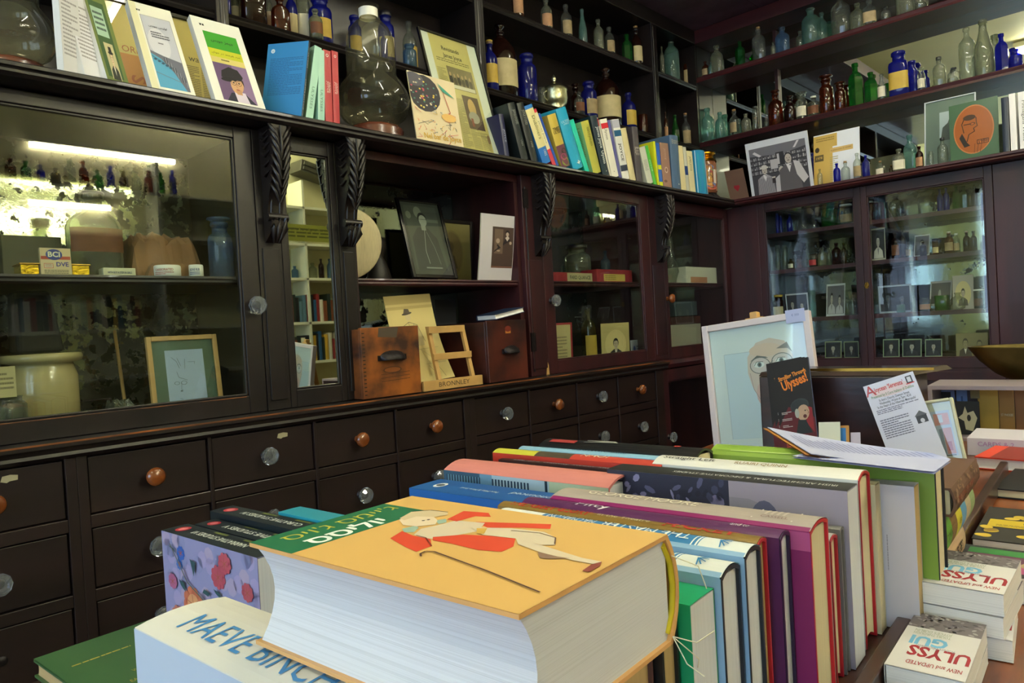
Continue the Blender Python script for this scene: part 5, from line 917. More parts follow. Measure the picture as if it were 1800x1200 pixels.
# lower compartment
CF = UZ0+.0015
def cup_handle(parent, x, z, w):
    """half-bowl iron pull, local -y toward the viewer"""
    b = MB(); n = 12
    b.grid(lambda u, v: (x+w/2*math.cos(math.pi*u)*(1-.12*v), -.004-.024*math.sin(v*math.pi/2)*math.sin(math.pi*u)**.5-.001, z+w*.20*math.sin(math.pi*u)*(1-v*.9)-.012*v), n, 6).grid(lambda u, v: (x-w/2*math.cos(math.pi*u)*(1-.12*v)*.94, -.003-.021*math.sin(v*math.pi/2)*math.sin(math.pi*u)**.5-.001, z-.001+w*.18*math.sin(math.pi*u)*(1-v*.9)-.012*v), n, 6)
    b.box(x-w*.56, x-w*.40, -.006, 0, z-.012, z+.006).box(x+w*.40, x+w*.56, -.006, 0, z-.012, z+.006); return b.build('cup_handle', IRON, parent)
def drawer_box(x0, x1, yb, yt, plane, depth, m, label, rot, hx, hz, hw):
    A, Bp = row_x(x0, yb, plane), row_x(x1, yb, plane); h = hit((x0+x1)/2, yt, 0, plane).z-CF; w = (Bp.y-A.y)/math.cos(rot); t = thing('wooden_drawer_box', label, 'box', (plane, A.y, CF+.0005), R(90)+rot)
    b = MB(); b.box(0, w, 0, .012, 0, h).box(0, .010, .012, depth, 0, h-.004).box(w-.010, w, .012, depth, 0, h-.004).box(.01, w-.01, depth-.01, depth, 0, h-.004).box(.01, w-.01, .012, depth-.01, .002, .01)
    b.build('box', m, t, bevel=.0015); cup_handle(t, w*hx, h*hz, hw)
    return t, w, h
t, w_, h_ = drawer_box(640, 742, 697, 574, -.035, .30, BOXW, 'scuffed orange-brown drawer box with iron cup pull, left in open bay', 0, .5, .57, .105)
a = Art(w_, h_); rnd = random.Random(11)
for i in range(17): a.rect(.004, h_*(.05+.054*i), .010, .0035, '1c120c', i == 0)
for i in range(3): a.line([(w_*.3, h_*(.32-.05*i)), (w_*.8, h_*(.32-.05*i)+.004)], .0016, '3c200e')
a.ell(w_*.5, h_*.38, w_*.16, h_*.045, '4a2810'); a.ell(w_*.5, h_*.38, w_*.14, h_*.035, '8a4c18'); a.poly([(w_*.28, h_*.86), (w_*.6, h_*.84), (w_*.64, h_*.99), (w_*.3, h_*.99)], '4c4034'); a.build('worn_marks', t, frame_M((0, -.0004, 0), (1, 0, 0), (0, 0, 1)))
t, w_, h_ = drawer_box(861, 938, 668, 562, -.035, .30, BOXR, 'dark red-brown drawer box with iron cup pull, right in open bay', R(6), .55, .5, .095)
a = Art(.05, .03); a.rect(.008, 0, .034, .014, 'c08030'); a.ell(.025, .018, .02, .012, '7a2a1c'); a.build('paper_label', t, frame_M((w_*.42, -.0004, h_*.78), (1, 0, 0), (0, 0, 1)))
def sket(a, w, h):
    a.rect(0, 0, w, h, 'd0bf80'); a.rect(0, h*.83, w, h*.17, 'b8a468'); c = '6c6048'; x = w*.42
    a.poly([(x-w*.18, h*.52), (x-w*.13, h*.66), (x, h*.7), (x+w*.16, h*.66), (x+w*.22, h*.5), (x+w*.2, h*.42), (x-w*.16, h*.42)], 'b8aa7c'); a.line([(x-w*.18, h*.52), (x-w*.13, h*.66), (x, h*.7), (x+w*.16, h*.66), (x+w*.24, h*.46)], .0018, c); a.line([(x-w*.02, h*.7), (x+w*.02, h*.56), (x+w*.1, h*.68)], .0014, c)
    a.ell(x, h*.76, w*.06, h*.045, 'c8b88c'); a.ell(x-w*.01, h*.795, w*.11, h*.014, '4a4238', .12); a.poly([(x-w*.08, h*.8), (x-w*.05, h*.85), (x+w*.04, h*.845), (x+w*.06, h*.8)], '5a5044')
    for i in range(3): a.line([(w*(.1+.2*i), h*.38), (w*(.9), h*(.38-.0*i))] if i == 0 else [(w*.5, h*.38), (w*(.4+.2*i), h*.2)], .0012, '9c9068')
    a.line([(w*.5, h*.2), (w*.95, h*.2)], .0012, '9c9068'); a.line([(w*.55, h*.18), (w*.68, h*.05), (w*.62, h*.03)], .0014, c); a.line([(w*.75, h*.15), (w*.82, h*.03)], .0014, c)
A = row_x(744, 672, -.10); Bp = row_x(800, 665, -.10); sk_w = Bp.y-A.y+.075; Tz = hit(765, 516, 0, -.17).z
sheet('sketch_print', 'curved cream print of a man in a hat sketched in pencil', 'print', (Vector((-.085, A.y-.075, CF+.025)), Vector((0, 1, 0)), Vector((-.24, -.13, 1)).normalized(), sk_w, (Tz-CF-.03)*1.03), sket, 'd0bf80', .002, curl=-.05)
t = thing('display_rack', 'pale wooden display rack with dark lettering between the two drawer boxes', 'rack', (-.035, row_x(745, 684, -.035).y, CF+.0005), R(90)); rw = row_x(848, 668, -.035).y-row_x(745, 684, -.035).y; rh = hit(833, 570, 0, -.06).z-CF
MB().box(0, rw, -.002, .012, 0, .036).build('front_board', PALEW, t, bevel=.001); MB().box(rw*.28, rw-.03, .05, .062, rh-.026, rh).build('top_rail', PALEW, t, bevel=.001); MB().box(rw*.28, rw-.02, .03, .042, rh*.46, rh*.46+.024).build('middle_rail', PALEW, t, bevel=.001)
for x_ in (rw*.30, rw-.035): b = MB(); b.extrude([(x_, .012, .004), (x_, .066, rh), (x_, .078, rh), (x_, .026, .004)], (.016, 0, 0)); b.build('post', PALEW, t)
a = Art(rw, .036); a.text('BRONNLEY', rw*.5, .018, .024, '3c2c18', 0, 0, fit=rw*.52); a.build('lettering', t, frame_M((0, -.002, 0), (1, 0, 0), (0, 0, 1)))
A = row_x(832, 560, -.14); book('dark blue book lying across the right-hand drawer box', Matrix.Translation((-.055, A.y+.11, CF+.212)) @ Matrix.Rotation(R(8), 4, 'X') @ Matrix.Rotation(R(90), 4, 'Y') @ Matrix.Rotation(R(90), 4, 'Z') if 0 else Matrix.Translation((-.14, A.y+.02, CF+h_+.004)) @ Matrix.Rotation(R(9), 4, 'X') @ Matrix(((0, 1, 0, 0), (0, 0, 1, 0), (1, 0, 0, .01), (0, 0, 0, 1))), .022, .11, .17, '1c2c48', 'white', group=None)
boxthing('dark_picture', 'dark grey card standing behind the display rack', 'card', 0, -.40, CF, 768, 804, 590, 526, .006, mat('dark_grey_card', '34343c', .5))

# ------------------------------------------------------------------ behind the right-hand doors of the left wall
REDB = mat('red_box_card', '8c2430', .5); PAPW = mat('white_paper', 'd4d4c8', .6)
boxthing('red_box', 'long dark red box with a lettered paper label behind the glass', 'box', 0, -.20, SHF, 972, 1046, 495, 479, .08, REDB, lambda a, w, h: (a.rect(w*.33, h*.05, w*.62, h*.9, 'a8a07c'), a.text('FARDQUANGE'[:0] or 'FARD QUANCE', w*.64, h*.5, h*.5, '3c3c34', 0, .02, fit=w*.5)))
boxthing('red_box', 'taller red box with yellow label behind the glass', 'box', 0, -.17, SHF, 1050, 1112, 496, 474, .10, REDB, lambda a, w, h: (a.rect(w*.18, h*.1, w*.6, h*.55, 'b8a050'), a.lines(w*.22, h*.16, w*.5, h*.4, 3, '7a6830')))
P = row_x(1019, 490, -.32); bottle((-.33, P.y, SHF), .20, .07, 'wide', 'smoke', None, 'black', 'round', 'large grey glass bottle behind the long red box')
P = row_x(1072, 490, -.34); bottle((-.36, P.y, SHF), .19, .03, 'tall', 'sky', None, None, 'round', 'slender pale blue bottle behind the taller red box')
sheet('menu_card', 'cream card with red border on the cabinet floor beside the rum bottle', 'card', upright(((974, 632), (1007, 628), (972, 568)), 0, (-.20,), FLR), lambda a, w, h: (a.rect(0, 0, w, h, '9c2c34'), a.rect(0, w*.07, w*.9, h-w*.14, 'c4b888'), a.lines(w*.1, h*.2, w*.6, h*.5, 7, '8a8060')), '9c2c34', .003)
P = row_x(1040, 626, -.22); bottle((-.23, P.y, FLR), .275, .037, 'tall', 'olive', 'gold', None, 'round', 'amber spirit bottle with tall neck and yellow label behind glass', R(70), liquid=None)
def port(bg='c0b078', **k): return lambda a, w, h: (a.rect(0, 0, w, h, bg), a.ell(w*.5, h*.45, w*.38, h*.38, 'd4c48c', 0, 24), a.person(w*.22, h*.1, w*.56, h*.62, **k))
sheet('portrait_card', 'cream card with oval portrait of a bespectacled man beside the spirit bottle', 'photograph', upright(((1058, 625), (1107, 622), (1056, 569)), 0, (-.18,), FLR), port(coat='302c2a'), 'b8a874', .003)
sheet('small_card', 'small grey printed card right of the portrait card', 'card', upright(((1110, 619), (1130, 618), (1108, 598)), 0, (-.18,), FLR), lambda a, w, h: (a.rect(0, 0, w, h, '9c9ca4'), a.ell(w*.3, h*.5, w*.1, h*.2, '3c4c7c'), a.lines(w*.5, h*.3, w*.4, h*.4, 3, '54545c')), '9c9ca4', .003)
boxthing('paper_box', 'white house-shaped paper box behind the corner glass door', 'box', 0, -.17, SHF, 1207, 1277, 500, 470, .12, PAPW, lambda a, w, h: a.rect(w*.1, h*.05, w*.4, h*.35, 'c08868'))
P1, P2 = row_x(1207, 499, -.17), row_x(1277, 499, -.17); hh = hit(1240, 470, 0, -.17).z-SHF
P = row_x(1190, 495, -.20); t = thing('lamp_chimney', 'clear glass oil lamp chimney beside the white paper box', 'lamp chimney', (-.24, P.y, SHF+.0005)); MB().lathe([(.03, 0), (.035, .03), (.05, .07), (.045, .11), (.028, .17), (.024, .27)], 24, cap=False).build('glass_body', GL['clear'], t)
boxthing('pale_box', 'long pale box on the floor of the corner cabinet', 'box', 0, -.20, FLR, 1176, 1234, 612, 570, .10, mat('pale_box_card', '9a9488', .6))
boxthing('dark_wooden_box', 'flat brown box stacked on the long pale box', 'box', 0, -.22, FLR+hit(1205, 570, 0, -.20).z-FLR+.002, 1180, 1232, 570, 556, .08, BOXR)
P = row_x(1208, 556, -.22); boxthing('grey_tin', 'grey tin on top of the flat brown box in the corner cabinet', 'tin', 0, -.23, hit(1205, 556, 0, -.22).z+.004, 1189, 1226, 556, 530, .06, mat('grey_tin', '5a6a74', .4, .6))

# ------------------------------------------------------------------ behind the glass of the back-wall cabinet
def brow(z, rows, where, grp): bottle_row(1, .20, z, rows, where, grp, 0)
brow(1.62, [(1367, 404, 375, 6, 'tube', 'blue', None, None, 'round'), (1373, 404, 379, 5, 'tube', 'blue', None, None, 'round', .02), (1389, 402, 376, 10, 'round', 'blue', None, None, 'square'), (1412, 398, 361, 24, 'flask', 'clear', None, None, 'round'), (1431, 396, 366, 20, 'flask', 'clear', None, None, 'round', .03), (1461, 394, 368, 28, 'pot', 'green', None, None, 'square', .02), (1488, 389, 359, 22, 'jar', 'clear', 'tan', 'white', 'round')], '%s on the top shelf, left door', 'glass behind the left door, top shelf')
brow(1.405, [(1368, 470, 431, 9, 'tube', 'clear', None, None, 'round'), (1381, 469, 431, 10, 'tube', 'clear', None, None, 'round'), (1391, 469, 455, 11, 'round', 'olive', 'white', None, 'round', -.02), (1405, 467, 448, 9, 'round', 'amber', None, None, 'round'), (1416, 466, 450, 11, 'round', 'clear', None, None, 'round'), (1430, 465, 444, 15, 'jar', 'brown', 'red', 'black', 'round', -.01), (1446, 462, 435, 15, 'round', 'smoke', None, None, 'flat'), (1458, 461, 436, 9, 'round', 'smoke', None, None, 'round', .02), (1471, 459, 427, 16, 'round', 'brown', None, None, 'round'), (1484, 458, 427, 9, 'round', 'olive', None, None, 'round', .02)], '%s on the second shelf, left door', 'bottles behind the left door, second shelf')
brow(1.12, [(1370, 556, 518, 20, 'wide', 'brown', 'cream', 'yellow', 'round'), (1428, 553, 510, 14, 'pot', 'aqua', None, None, 'round', .02), (1490, 549, 520, 9, 'wide', 'clear', None, None, 'round'), (1500, 549, 518, 9, 'wide', 'clear', None, None, 'round')], '%s on the third shelf, left door', 'glass behind the left door, third shelf')
brow(1.62, [(1531, 382, 353, 9, 'jar', 'amber', None, 'white', 'round'), (1547, 380, 344, 19, 'pot', 'sky', None, None, 'oct'), (1571, 376, 342, 24, 'wide', 'clear', None, None, 'oct'), (1629, 368, 338, 28, 'wide', 'clear', None, None, 'oct'), (1653, 365, 332, 10, 'round', 'blue', None, None, 'round'), (1664, 364, 330, 10, 'round', 'blue', None, None, 'round'), (1682, 362, 326, 13, 'round', 'green', None, None, 'hex'), (1695, 361, 326, 13, 'round', 'green', None, None, 'hex'), (1706, 360, 330, 9, 'round', 'olive', None, None, 'round'), (1715, 359, 325, 8, 'round', 'amber', None, None, 'round'), (1724, 358, 324, 7, 'round', 'clear', None, None, 'round')], '%s on the top shelf, right door', 'bottles behind the right door, top shelf')
brow(1.405, [(1575, 451, 408, 14, 'round', 'brown', 'brown', None, 'round'), (1588, 449, 403, 10, 'tall', 'brown', None, None, 'round'), (1598, 447, 425, 10, 'round', 'clear', 'tan', None, 'round'), (1623, 446, 425, 11, 'round', 'brown', None, None, 'round', -.04), (1645, 443, 421, 11, 'pot', 'amber', 'cream', 'black', 'round'), (1669, 442, 407, 15, 'round', 'amber', 'tan', 'white', 'round'), (1682, 441, 410, 12, 'round', 'clear', 'tan', 'white', 'round', .01), (1700, 439, 406, 12, 'round', 'brown', None, 'white', 'round'), (1712, 438, 406, 11, 'round', 'brown', None, 'black', 'round', .01)], '%s on the second shelf, right door', 'bottles behind the right door, second shelf')
brow(1.12, [(1584, 547, 535, 14, 'pot', 'aqua', None, None, 'round', -.04), (1608, 547, 522, 10, 'round', 'clear', None, None, 'round'), (1627, 545, 523, 18, 'jar', 'clear', 'orange', None, 'square'), (1657, 543, 519, 23, 'pot', 'green', None, None, 'square'), (1684, 542, 514, 27, 'globe', 'clear', None, None, 'round', -.03), (1722, 541, 508, 17, 'pot', 'brown', 'brown', 'white', 'round')], '%s on the third shelf, right door', 'glass behind the right door, third shelf')
def pic(name, label, px, y, z, art, back='a8a8a8', th=.003, group=None): return sheet(name, label, 'photograph', bk(*px, y, z), art, back, th, group)
def bw(bg='24282e', border='b8bcc0', two=False, **k):
    k.setdefault('shirt', '77777a'); k.setdefault('skin', 'a09a92')
    def f(a, w, h):
        a.rect(0, 0, w, h, border); a.rect(w*.05, h*.06, w*.9, h*.88, bg)
        if two: a.person(w*.06, h*.07, w*.46, h*.8, **k); a.person(w*.48, h*.07, w*.46, h*.7, **k)
        else: a.person(w*.1, h*.07, w*.8, h*.86, **k)
    return f
pic('photograph', 'small photograph of two figures beside the brown jar, third shelf', ((1384, 556), (1423, 553), (1380, 517)), .18, 1.12, bw(two=True))
pic('photograph', 'upright photograph of pale standing figures at the right of third shelf', ((1452, 552), (1485, 550), (1453, 500)), .17, 1.12, bw('5c5c60', two=True, coat='a8a8ac'))
pic('photograph', 'dark portrait with white border standing low behind the left door', ((1450, 626), (1479, 626), (1450, 600)), .15, BZ0+.054, bw('181a20', '8a9470')); pic('photograph', 'dark portrait on the cabinet bottom nearest the middle stile', ((1484, 626), (1510, 626), (1483, 600)), .15, BZ0+.054, bw('181a20', '8a9470'))
pic('photograph', 'photograph of a seated baby at the left of second shelf', ((1532, 455), (1557, 452), (1530, 402)), .17, 1.405, bw('2a2a2c', 'a8a494', coat='b8b4ac'))
pic('photograph', 'tilted small photograph behind a little brown bottle', ((1606, 448), (1633, 445), (1608, 414)), .19, 1.405, bw('5a585c', coat='3a383c'))
pic('photograph', 'wide dark group photograph with white border, third shelf right door', ((1546, 548), (1604, 546), (1543, 503)), .22, 1.12, bw('101418', 'a8b4c4', two=True, coat='1c2026', skin='54585c'))
pic('photograph', 'small grey landscape photograph tilted above the green jar', ((1633, 520), (1671, 516), (1636, 495)), .24, 1.145, lambda a, w, h: (a.rect(0, 0, w, h, 'b8b8bc'), a.rect(w*.05, h*.08, w*.9, h*.84, '54565c'), a.rect(w*.05, h*.08, w*.9, h*.3, '2c2e34'), a.ell(w*.45, h*.4, w*.07, h*.25, 'a8a8a4')))
pic('photograph', 'tall pale card with portrait of a dark-haired woman', ((1675, 542), (1712, 540), (1674, 485)), .20, 1.12, port('b0a89c', coat='443c3c', hair='241e20'), 'a8a094')
for x0, x1, yy, lb in ((1552, 1581, 626, 'dark portrait at the bottom left behind the right door'), (1586, 1620, 626, 'dark portrait, middle of three at the bottom of right door'), (1626, 1656, 625, 'dark portrait with green-grey edge, right one of the bottom three')): pic('photograph', lb, ((x0, yy), (x1, yy), (x0, 596)), .15, BZ0+.054, bw('14181e', '8a9c7c'))
pic('photograph', 'sepia photograph of a man and a woman at cabinet bottom right', ((1681, 624), (1737, 623), (1680, 586)), .16, BZ0+.054, lambda a, w, h: (a.rect(0, 0, w, h, '7c7450'), a.person(w*.05, 0, w*.5, h*.95, skin='8a8260', coat='342c28', hair='28241c'), a.person(w*.5, 0, w*.48, h*.85, skin='8a8260', coat='6a6448', hair='3c3628')))

# ------------------------------------------------------------------ white shelving on the opposite wall (seen in the mirrors)
t = thing('wall_shelving', 'white painted shelves on the opposite wall reflected in the mirrors', 'shelves', (3.5, -1.4, 0)); b = MB()
for z in (2.28, 1.97, 1.68, 1.31, .98, .5): MB().box(-.24, -.001, -1.7, 1.75, z-.022, z).build('shelf_board', WHITEW, t, bevel=.002)
for y_ in (-1.72, -.55, .62, 1.75): MB().box(-.24, -.001, y_, y_+.02, 0, 2.5).build('side_panel', WHITEW, t)
a = Art(1.1, .14); a.rect(0, 0, 1.1, .14, '8a8c34'); a.text('at an angle of a long lane it is nothing of the west', .55, .10, .03, '3c3c14', 0, .01, fit=1.0); a.text('A tower where there is a view of a rare sea', .55, .06, .03, '3c3c14', 0, .01, fit=.9) if 0 else a.lines(.05, .02, 1.0, .09, 3, '4a4c18'); a.build('shelf_edge_strip', t, frame_M((-.245, .9, 1.985), (0, -1, 0), (0, 0, 1)))
rnd = random.Random(21); cols = ['2c5c84', '8c2c2c', 'c8c4b0', '28342c', 'd0a83c', '5c7c8c', '1c1c20', 'a8b4a0', '7c4428', 'e0dcc8']
def opp(y0, y1, z, n_):
    y = y0
    while y < y1:
        T = rnd.uniform(.018, .04); H = rnd.uniform(.17, .25)
        book('book among the coloured row on the white opposite shelves', Matrix.Translation((3.28, y, z+.0005)) @ Matrix.Rotation(R(-90), 4, 'Z'), T, .14, H, rnd.choice(cols), 'cream', True, group='books on the white opposite shelves'); y += T+.002
opp(-1.05, .1, 1.31, 30); opp(-.9, -.2, .98, 20); opp(-2.9, -2.1, 1.31, 20)
for i in range(14):
    y = -2.9+.085*i; c = ['clear', 'amber', 'green', 'blue', 'olive'][i % 5]; bottle((3.36, y, 2.2805), rnd.uniform(.12, .2), rnd.uniform(.022, .036), 'round', c, 'tan' if i % 2 else None, None, 'round', 'old bottle standing before the lamp on the opposite shelves', group='bottles on the opposite shelves')
for i in range(12):
    y = -1.0+.085*i; c = ['clear', 'brown', 'sky', 'olive'][i % 4]; bottle((3.36, y, 1.6805), rnd.uniform(.1, .18), rnd.uniform(.022, .036), 'round', c, None, None, 'round', 'old bottle on the white opposite shelf beneath the lettered strip', group='bottles on the lower opposite shelf')
for y_, z_, l_, lb in ((-2.2, 2.57, .95, 'white strip lamp behind the bottles on the opposite shelves'), (-2.45, 2.18, .5, 'short white strip lamp under the opposite shelf')):
    t = thing('strip_lamp', lb, 'lamp', (3.47, y_, z_)); MB().box(-.02, .028, -l_/2, l_/2, .02, .05).build('housing', WHITEW, t); MB().tube([(0, -l_/2, 0), (0, l_/2, 0)], .02, 8).build('tube', TUBEM, t)
t = thing('wall_heater', 'grey louvred wall heater above the opposite shelves', 'heater', (3.40, -.45, 2.58), rot=(R(-12), 0, 0)); MB().box(-.1, .09, -.3, .3, -.05, .05).box(-.115, -.1, -.28, .28, -.035, -.005).box(-.115, -.1, -.28, .28, .005, .035).build('casing', mat('heater_grey', '4c4a3c', .5), t, bevel=.004)
# ------------------------------------------------------------------ the table of books in the middle of the shop
TM = Matrix.Rotation(R(4), 4, 'Z'); TI = TM.inverted(); UD = (TM @ Vector((1, 0, 0))); VD = (TM @ Vector((0, 1, 0)))
def tz(px, py, z): P = TI @ hit(px, py, 2, z); return P.x, P.y
def tv(px, py, v):
    d = _f+RT*(px-900)/F_PX-UP*(py-600)/F_PX; P0 = TM @ Vector((0, v, 0)); return TI @ (CAM+d*((P0-CAM).dot(VD)/d.dot(VD)))
DZ = .76
t = thing('book_table', 'brown wooden table carrying the books, bottom right', 'table', M=TM.copy())
MB().box(.72, 2.35, -4.45, -1.42, DZ-.03, DZ).build('tabletop', DESKW, t, bevel=.004)
for x, y in ((.80, -4.35), (2.27, -4.35), (.80, -1.52), (2.27, -1.52)): MB().lathe([(.035, 0), (.03, .05), (.042, .08), (.03, .12), (.035, .4), (.045, .5), (.03, .54), (.045, .58), (.045, DZ-.03)], 16, 0, Matrix.Translation((x, y, 0))).build('leg', RACKW, t)
RZ = .782
t = thing('book_rack', 'long shallow dark wooden rack holding the upturned books', 'rack', M=TM.copy())
MB().box(.735, 1.488, -3.93, -2.66, DZ+.0005, RZ).build('base', RACKW, t); MB().box(1.488, 1.503, -3.93, -2.25, DZ+.0005, .797).build('side_rail', RACKW, t, bevel=.002)
BR = Matrix(((0, 0, 1, 0), (-1, 0, 0, 0), (0, -1, 0, 0), (0, 0, 0, 1)))
GRP = 'books standing spine up in the rack'
def rack(label, u0, u1, v0, v1, zt, col, **k):
    T = v1-v0-.0012; M = TM @ Matrix.Translation((u0, (v0+v1)/2, zt)) @ BR
    return book(label, M, T, zt-RZ-.001, u1-u0, col, group=GRP, **k)
def ST(txt, c, y=.5, fit=.6, rot=90, size=None, bold=0, x=.5, extra=None):
    def f(a):
        if extra: extra(a)
        if txt: a.text(txt, a.w*x, a.h*y, size or a.w*.5, c, R(rot), bold, fit=a.h*fit)
    return f
# near end, partly under the large orange book
rack('white hardback with pale blue capitals on its spine, under the large orange book', 1.105, 1.375, -3.925, -3.852, .938, '2a3444', jacket='e2e0da', B=.004, spine=ST('MAEVE BINCHY', '4a8cc8', .50, .74, 90, .034, x=.66), front=lambda a: (a.rect(0, 0, a.w, a.h, 'b4c4dc'), a.ell(a.w*.35, a.h*.2, a.w*.04, a.h*.03, '3a3c44')))
rack('thin black book under the orange book beside the white hardback', 1.14, 1.385, -3.850, -3.832, .915, '1c1c20', page='tan')
rack('old tan book under the orange book with yellowed page ends', 1.14, 1.39, -3.830, -3.796, .925, 'a08458', page='tan')
rack('cream-covered old book beneath the orange cover', 1.15, 1.395, -3.794, -3.768, .925, 'c8b88c', page='cream')
rack('thin blue book under the corner with loose threads', 1.15, 1.40, -3.766, -3.756, .925, '2c6cac', page='tan')
rack('worn brown book with rubbed cream edges beside the green spine', 1.17, 1.432, -3.756, -3.712, .940, '5c4240', page='tan', spine=lambda a: band(a, 0, a.h, 'b09868'), front=lambda a: (a.rect(0, 0, a.w, a.h, '584042'), a.poly([(0, 0), (a.w, 0), (a.w, a.h*.05), (a.w*.1, a.h*.06), (a.w*.06, a.h), (0, a.h)], 'a8926a')))
rack('old black book with yellowed pages behind the worn brown one', 1.18, 1.438, -3.710, -3.684, .938, '1a1e20', page='tan', spine=ST('', '', extra=lambda a: a.poly([(0, a.h*.8), (a.w*.5, a.h*.84), (a.w, a.h*.95), (a.w, a.h), (0, a.h)], '8a5a4c')))
rack('bright green paperback spine lettered One Hundred Sixteenth', 1.19, 1.447, -3.682, -3.640, .943, '0f9a68', page='bright', hard=False, spine=ST('One Hundred Sixteenth Street', '0a3c2c', .62, .5, -90, .012, x=.3), front=lambda a: a.rect(0, 0, a.w, a.h, '0f9a68'))
def master(a):
    band(a, 0, a.h, '2c7cb8'); band(a, a.h*.84, a.h*.16, 'dfe4e6'); band(a, a.h*.83, a.h*.006, 'eef2f4'); band(a, a.h*.815, a.h*.005, 'eef2f4'); band(a, 0, a.h*.2, 'e4e6e4'); band(a, a.h*.22, a.h*.005, 'eef2f4')
    a.text('THE MASTER', a.w*.5, a.h*.63, a.w*.55, 'e4ecf0', R(-90), 0, fit=a.h*.34); a.text('MACMAHON', a.w*.5, a.h*.33, a.w*.45, 'd0dce4', R(-90), 0, fit=a.h*.2)
    for i in range(7): q = -1.2+.4*i; a.line([(a.w*.5, a.h*.9), (a.w*(.5+.38*math.sin(q)), a.h*(.9+.035*math.cos(q)))], .0012, '2c7cb8')
def mast_f(a): a.rect(0, 0, a.w, a.h, '8cb4dc'); a.rect(0, a.h*.1, a.w*.25, a.h*.6, '1c2838'); a.ell(a.w*.12, a.h*.66, a.w*.04, a.h*.02, '4a9cc4')
rack('blue and white book lettered THE MASTER, nearer the green spine', 1.185, 1.452, -3.638, -3.600, .950, '18202c', jacket='8cb4dc', page='bright', spine=master, front=mast_f)
rack('blue and white book lettered THE MASTER, beside the gold-spined book', 1.185, 1.455, -3.598, -3.563, .955, '18202c', jacket='8cb4dc', page='bright', spine=master, front=mast_f)
rack('gold-brown spine with red letters reading in the Theatre', 1.16, 1.452, -3.561, -3.541, .956, 'b02430', jacket='8a6c34', page='tan', spine=lambda a: (a.text('THE ABBEY GLORY', a.w*.55, a.h*.22, a.w*.8, 'b83424', R(90), .03, fit=a.h*.36), a.text('in the Theatre', a.w*.5, a.h*.53, a.w*.5, 'e0d4b0', R(90), 0, fit=a.h*.2), a.text('HICKEY', a.w*.5, a.h*.8, a.w*.8, 'b83424', R(90), .03, fit=a.h*.25)))
rack('short cream paperback sunk between red and purple books', 1.20, 1.442, -3.539, -3.528, .915, 'd0c08c', page='cream', hard=False)
rack('dark purple book with white curling letters below the magenta one', 1.165, 1.458, -3.526, -3.500, .952, '2c1a3c', jacket='5c2c5c', page='bright', spine=lambda a: (a.text('Fifty', a.w*.5, a.h*.3, a.w*.6, 'e0d8e0', R(90), 0, fit=a.h*.14), a.text('and to', a.w*.5, a.h*.86, a.w*.5, 'd8ccd8', R(90), 0, fit=a.h*.06)))
rack('large magenta and silver book with red boards and cream capitals', 1.185, 1.475, -3.498, -3.445, .953, 'c01c2c', jacket='8c2466', B=.005, spine=ST('GEORGE MOORE', 'e4dccc', .36, .46, 90, .022, x=.5, extra=lambda a: (band(a, 0, a.h, 'a89c94'), a.rect(a.w*.2, a.h*.7, .0012, .0012, 'd8d0c8'), a.line([(a.w*.15, a.h*.80), (a.w*.8, a.h*.80)], .0014, 'dcd4cc'), a.line([(a.w*.15, a.h*.93), (a.w*.8, a.h*.93)], .0014, 'dcd4cc'), a.lines(a.w*.3, a.h*.82, a.w*.3, a.h*.08, 4, 'c8bcb4'), a.text('CASSELL', a.w*.7, a.h*.87, .007, '7a5c5c', R(90)))), front=lambda a: (a.rect(0, 0, a.w, a.h, '861f62'), a.rect(0, 0, a.w*.1, a.h, 'b04c84')))
rack('dark grey narrow spine right behind the magenta book', 1.22, 1.468, -3.443, -3.426, .935, '3a3836', page='tan')
rack('small red-boarded book in a white jacket behind magenta book', 1.24, 1.470, -3.424, -3.400, .925, 'a81828', jacket='b8b4b4', page='cream')
rack('slim cream paged book against the architectural book', 1.24, 1.472, -3.398, -3.384, .930, '6c6a68', page='cream')
def irish(a):
    a.rect(0, 0, a.w, a.h, '9c92a0'); a.rect(0, 0, a.w, a.h*.56, '22243a'); rnd = random.Random(8)
    for i in range(150): x, y = rnd.uniform(.02, .95), rnd.uniform(.0, .54); q = rnd.random(); a.ell(a.w*x, a.h*y, a.w*rnd.uniform(.01, .05), a.h*rnd.uniform(.005, .02), ('3a3c58', '545474', '6c688c', '1a1c30', '8480a4')[int(q*5)], rnd.uniform(0, 3), 7, i == 0)
    a.poly([(a.w*.1, a.h*.56), (a.w*.1, a.h*.64), (a.w*.12, a.h*.68), (a.w*.8, a.h*.68), (a.w, a.h*.66), (a.w, a.h*.56)], '8c8690'); a.ell(a.w*.36, a.h*.70, a.w*.26, a.h*.075, '5a5a72', 0, 24); a.ell(a.w*.38, a.h*.695, a.w*.2, a.h*.055, '747288', 0, 24)
    for i in range(5): a.rect(a.w*(.16+.14*i), a.h*.58, a.w*.08, a.h*.055, '3a3c50', i == 0)
    a.ell(a.w*.36, a.h*.785, a.w*.03, a.h*.01, '5a5a72'); a.text('THE JOY', a.w*.6, a.h*.93, .009, '5c5464', R(0), 0)
rack('grey and black book lettered IRISH ARCHITECTURAL with domed building', 1.19, 1.476, -3.382, -3.342, .966, '8a8090', page='bright', hard=False, spine=ST('IRISH ARCHITECTURAL & DECORATIVE STUDIES', 'd8d8d4', .62, .66, -90, .011, extra=lambda a: band(a, 0, a.h, '16181c')), front=irish)
rack('thin teal paperback between two taller books', 1.22, 1.468, -3.340, -3.331, .955, '1c84a4', page='bright', hard=False)
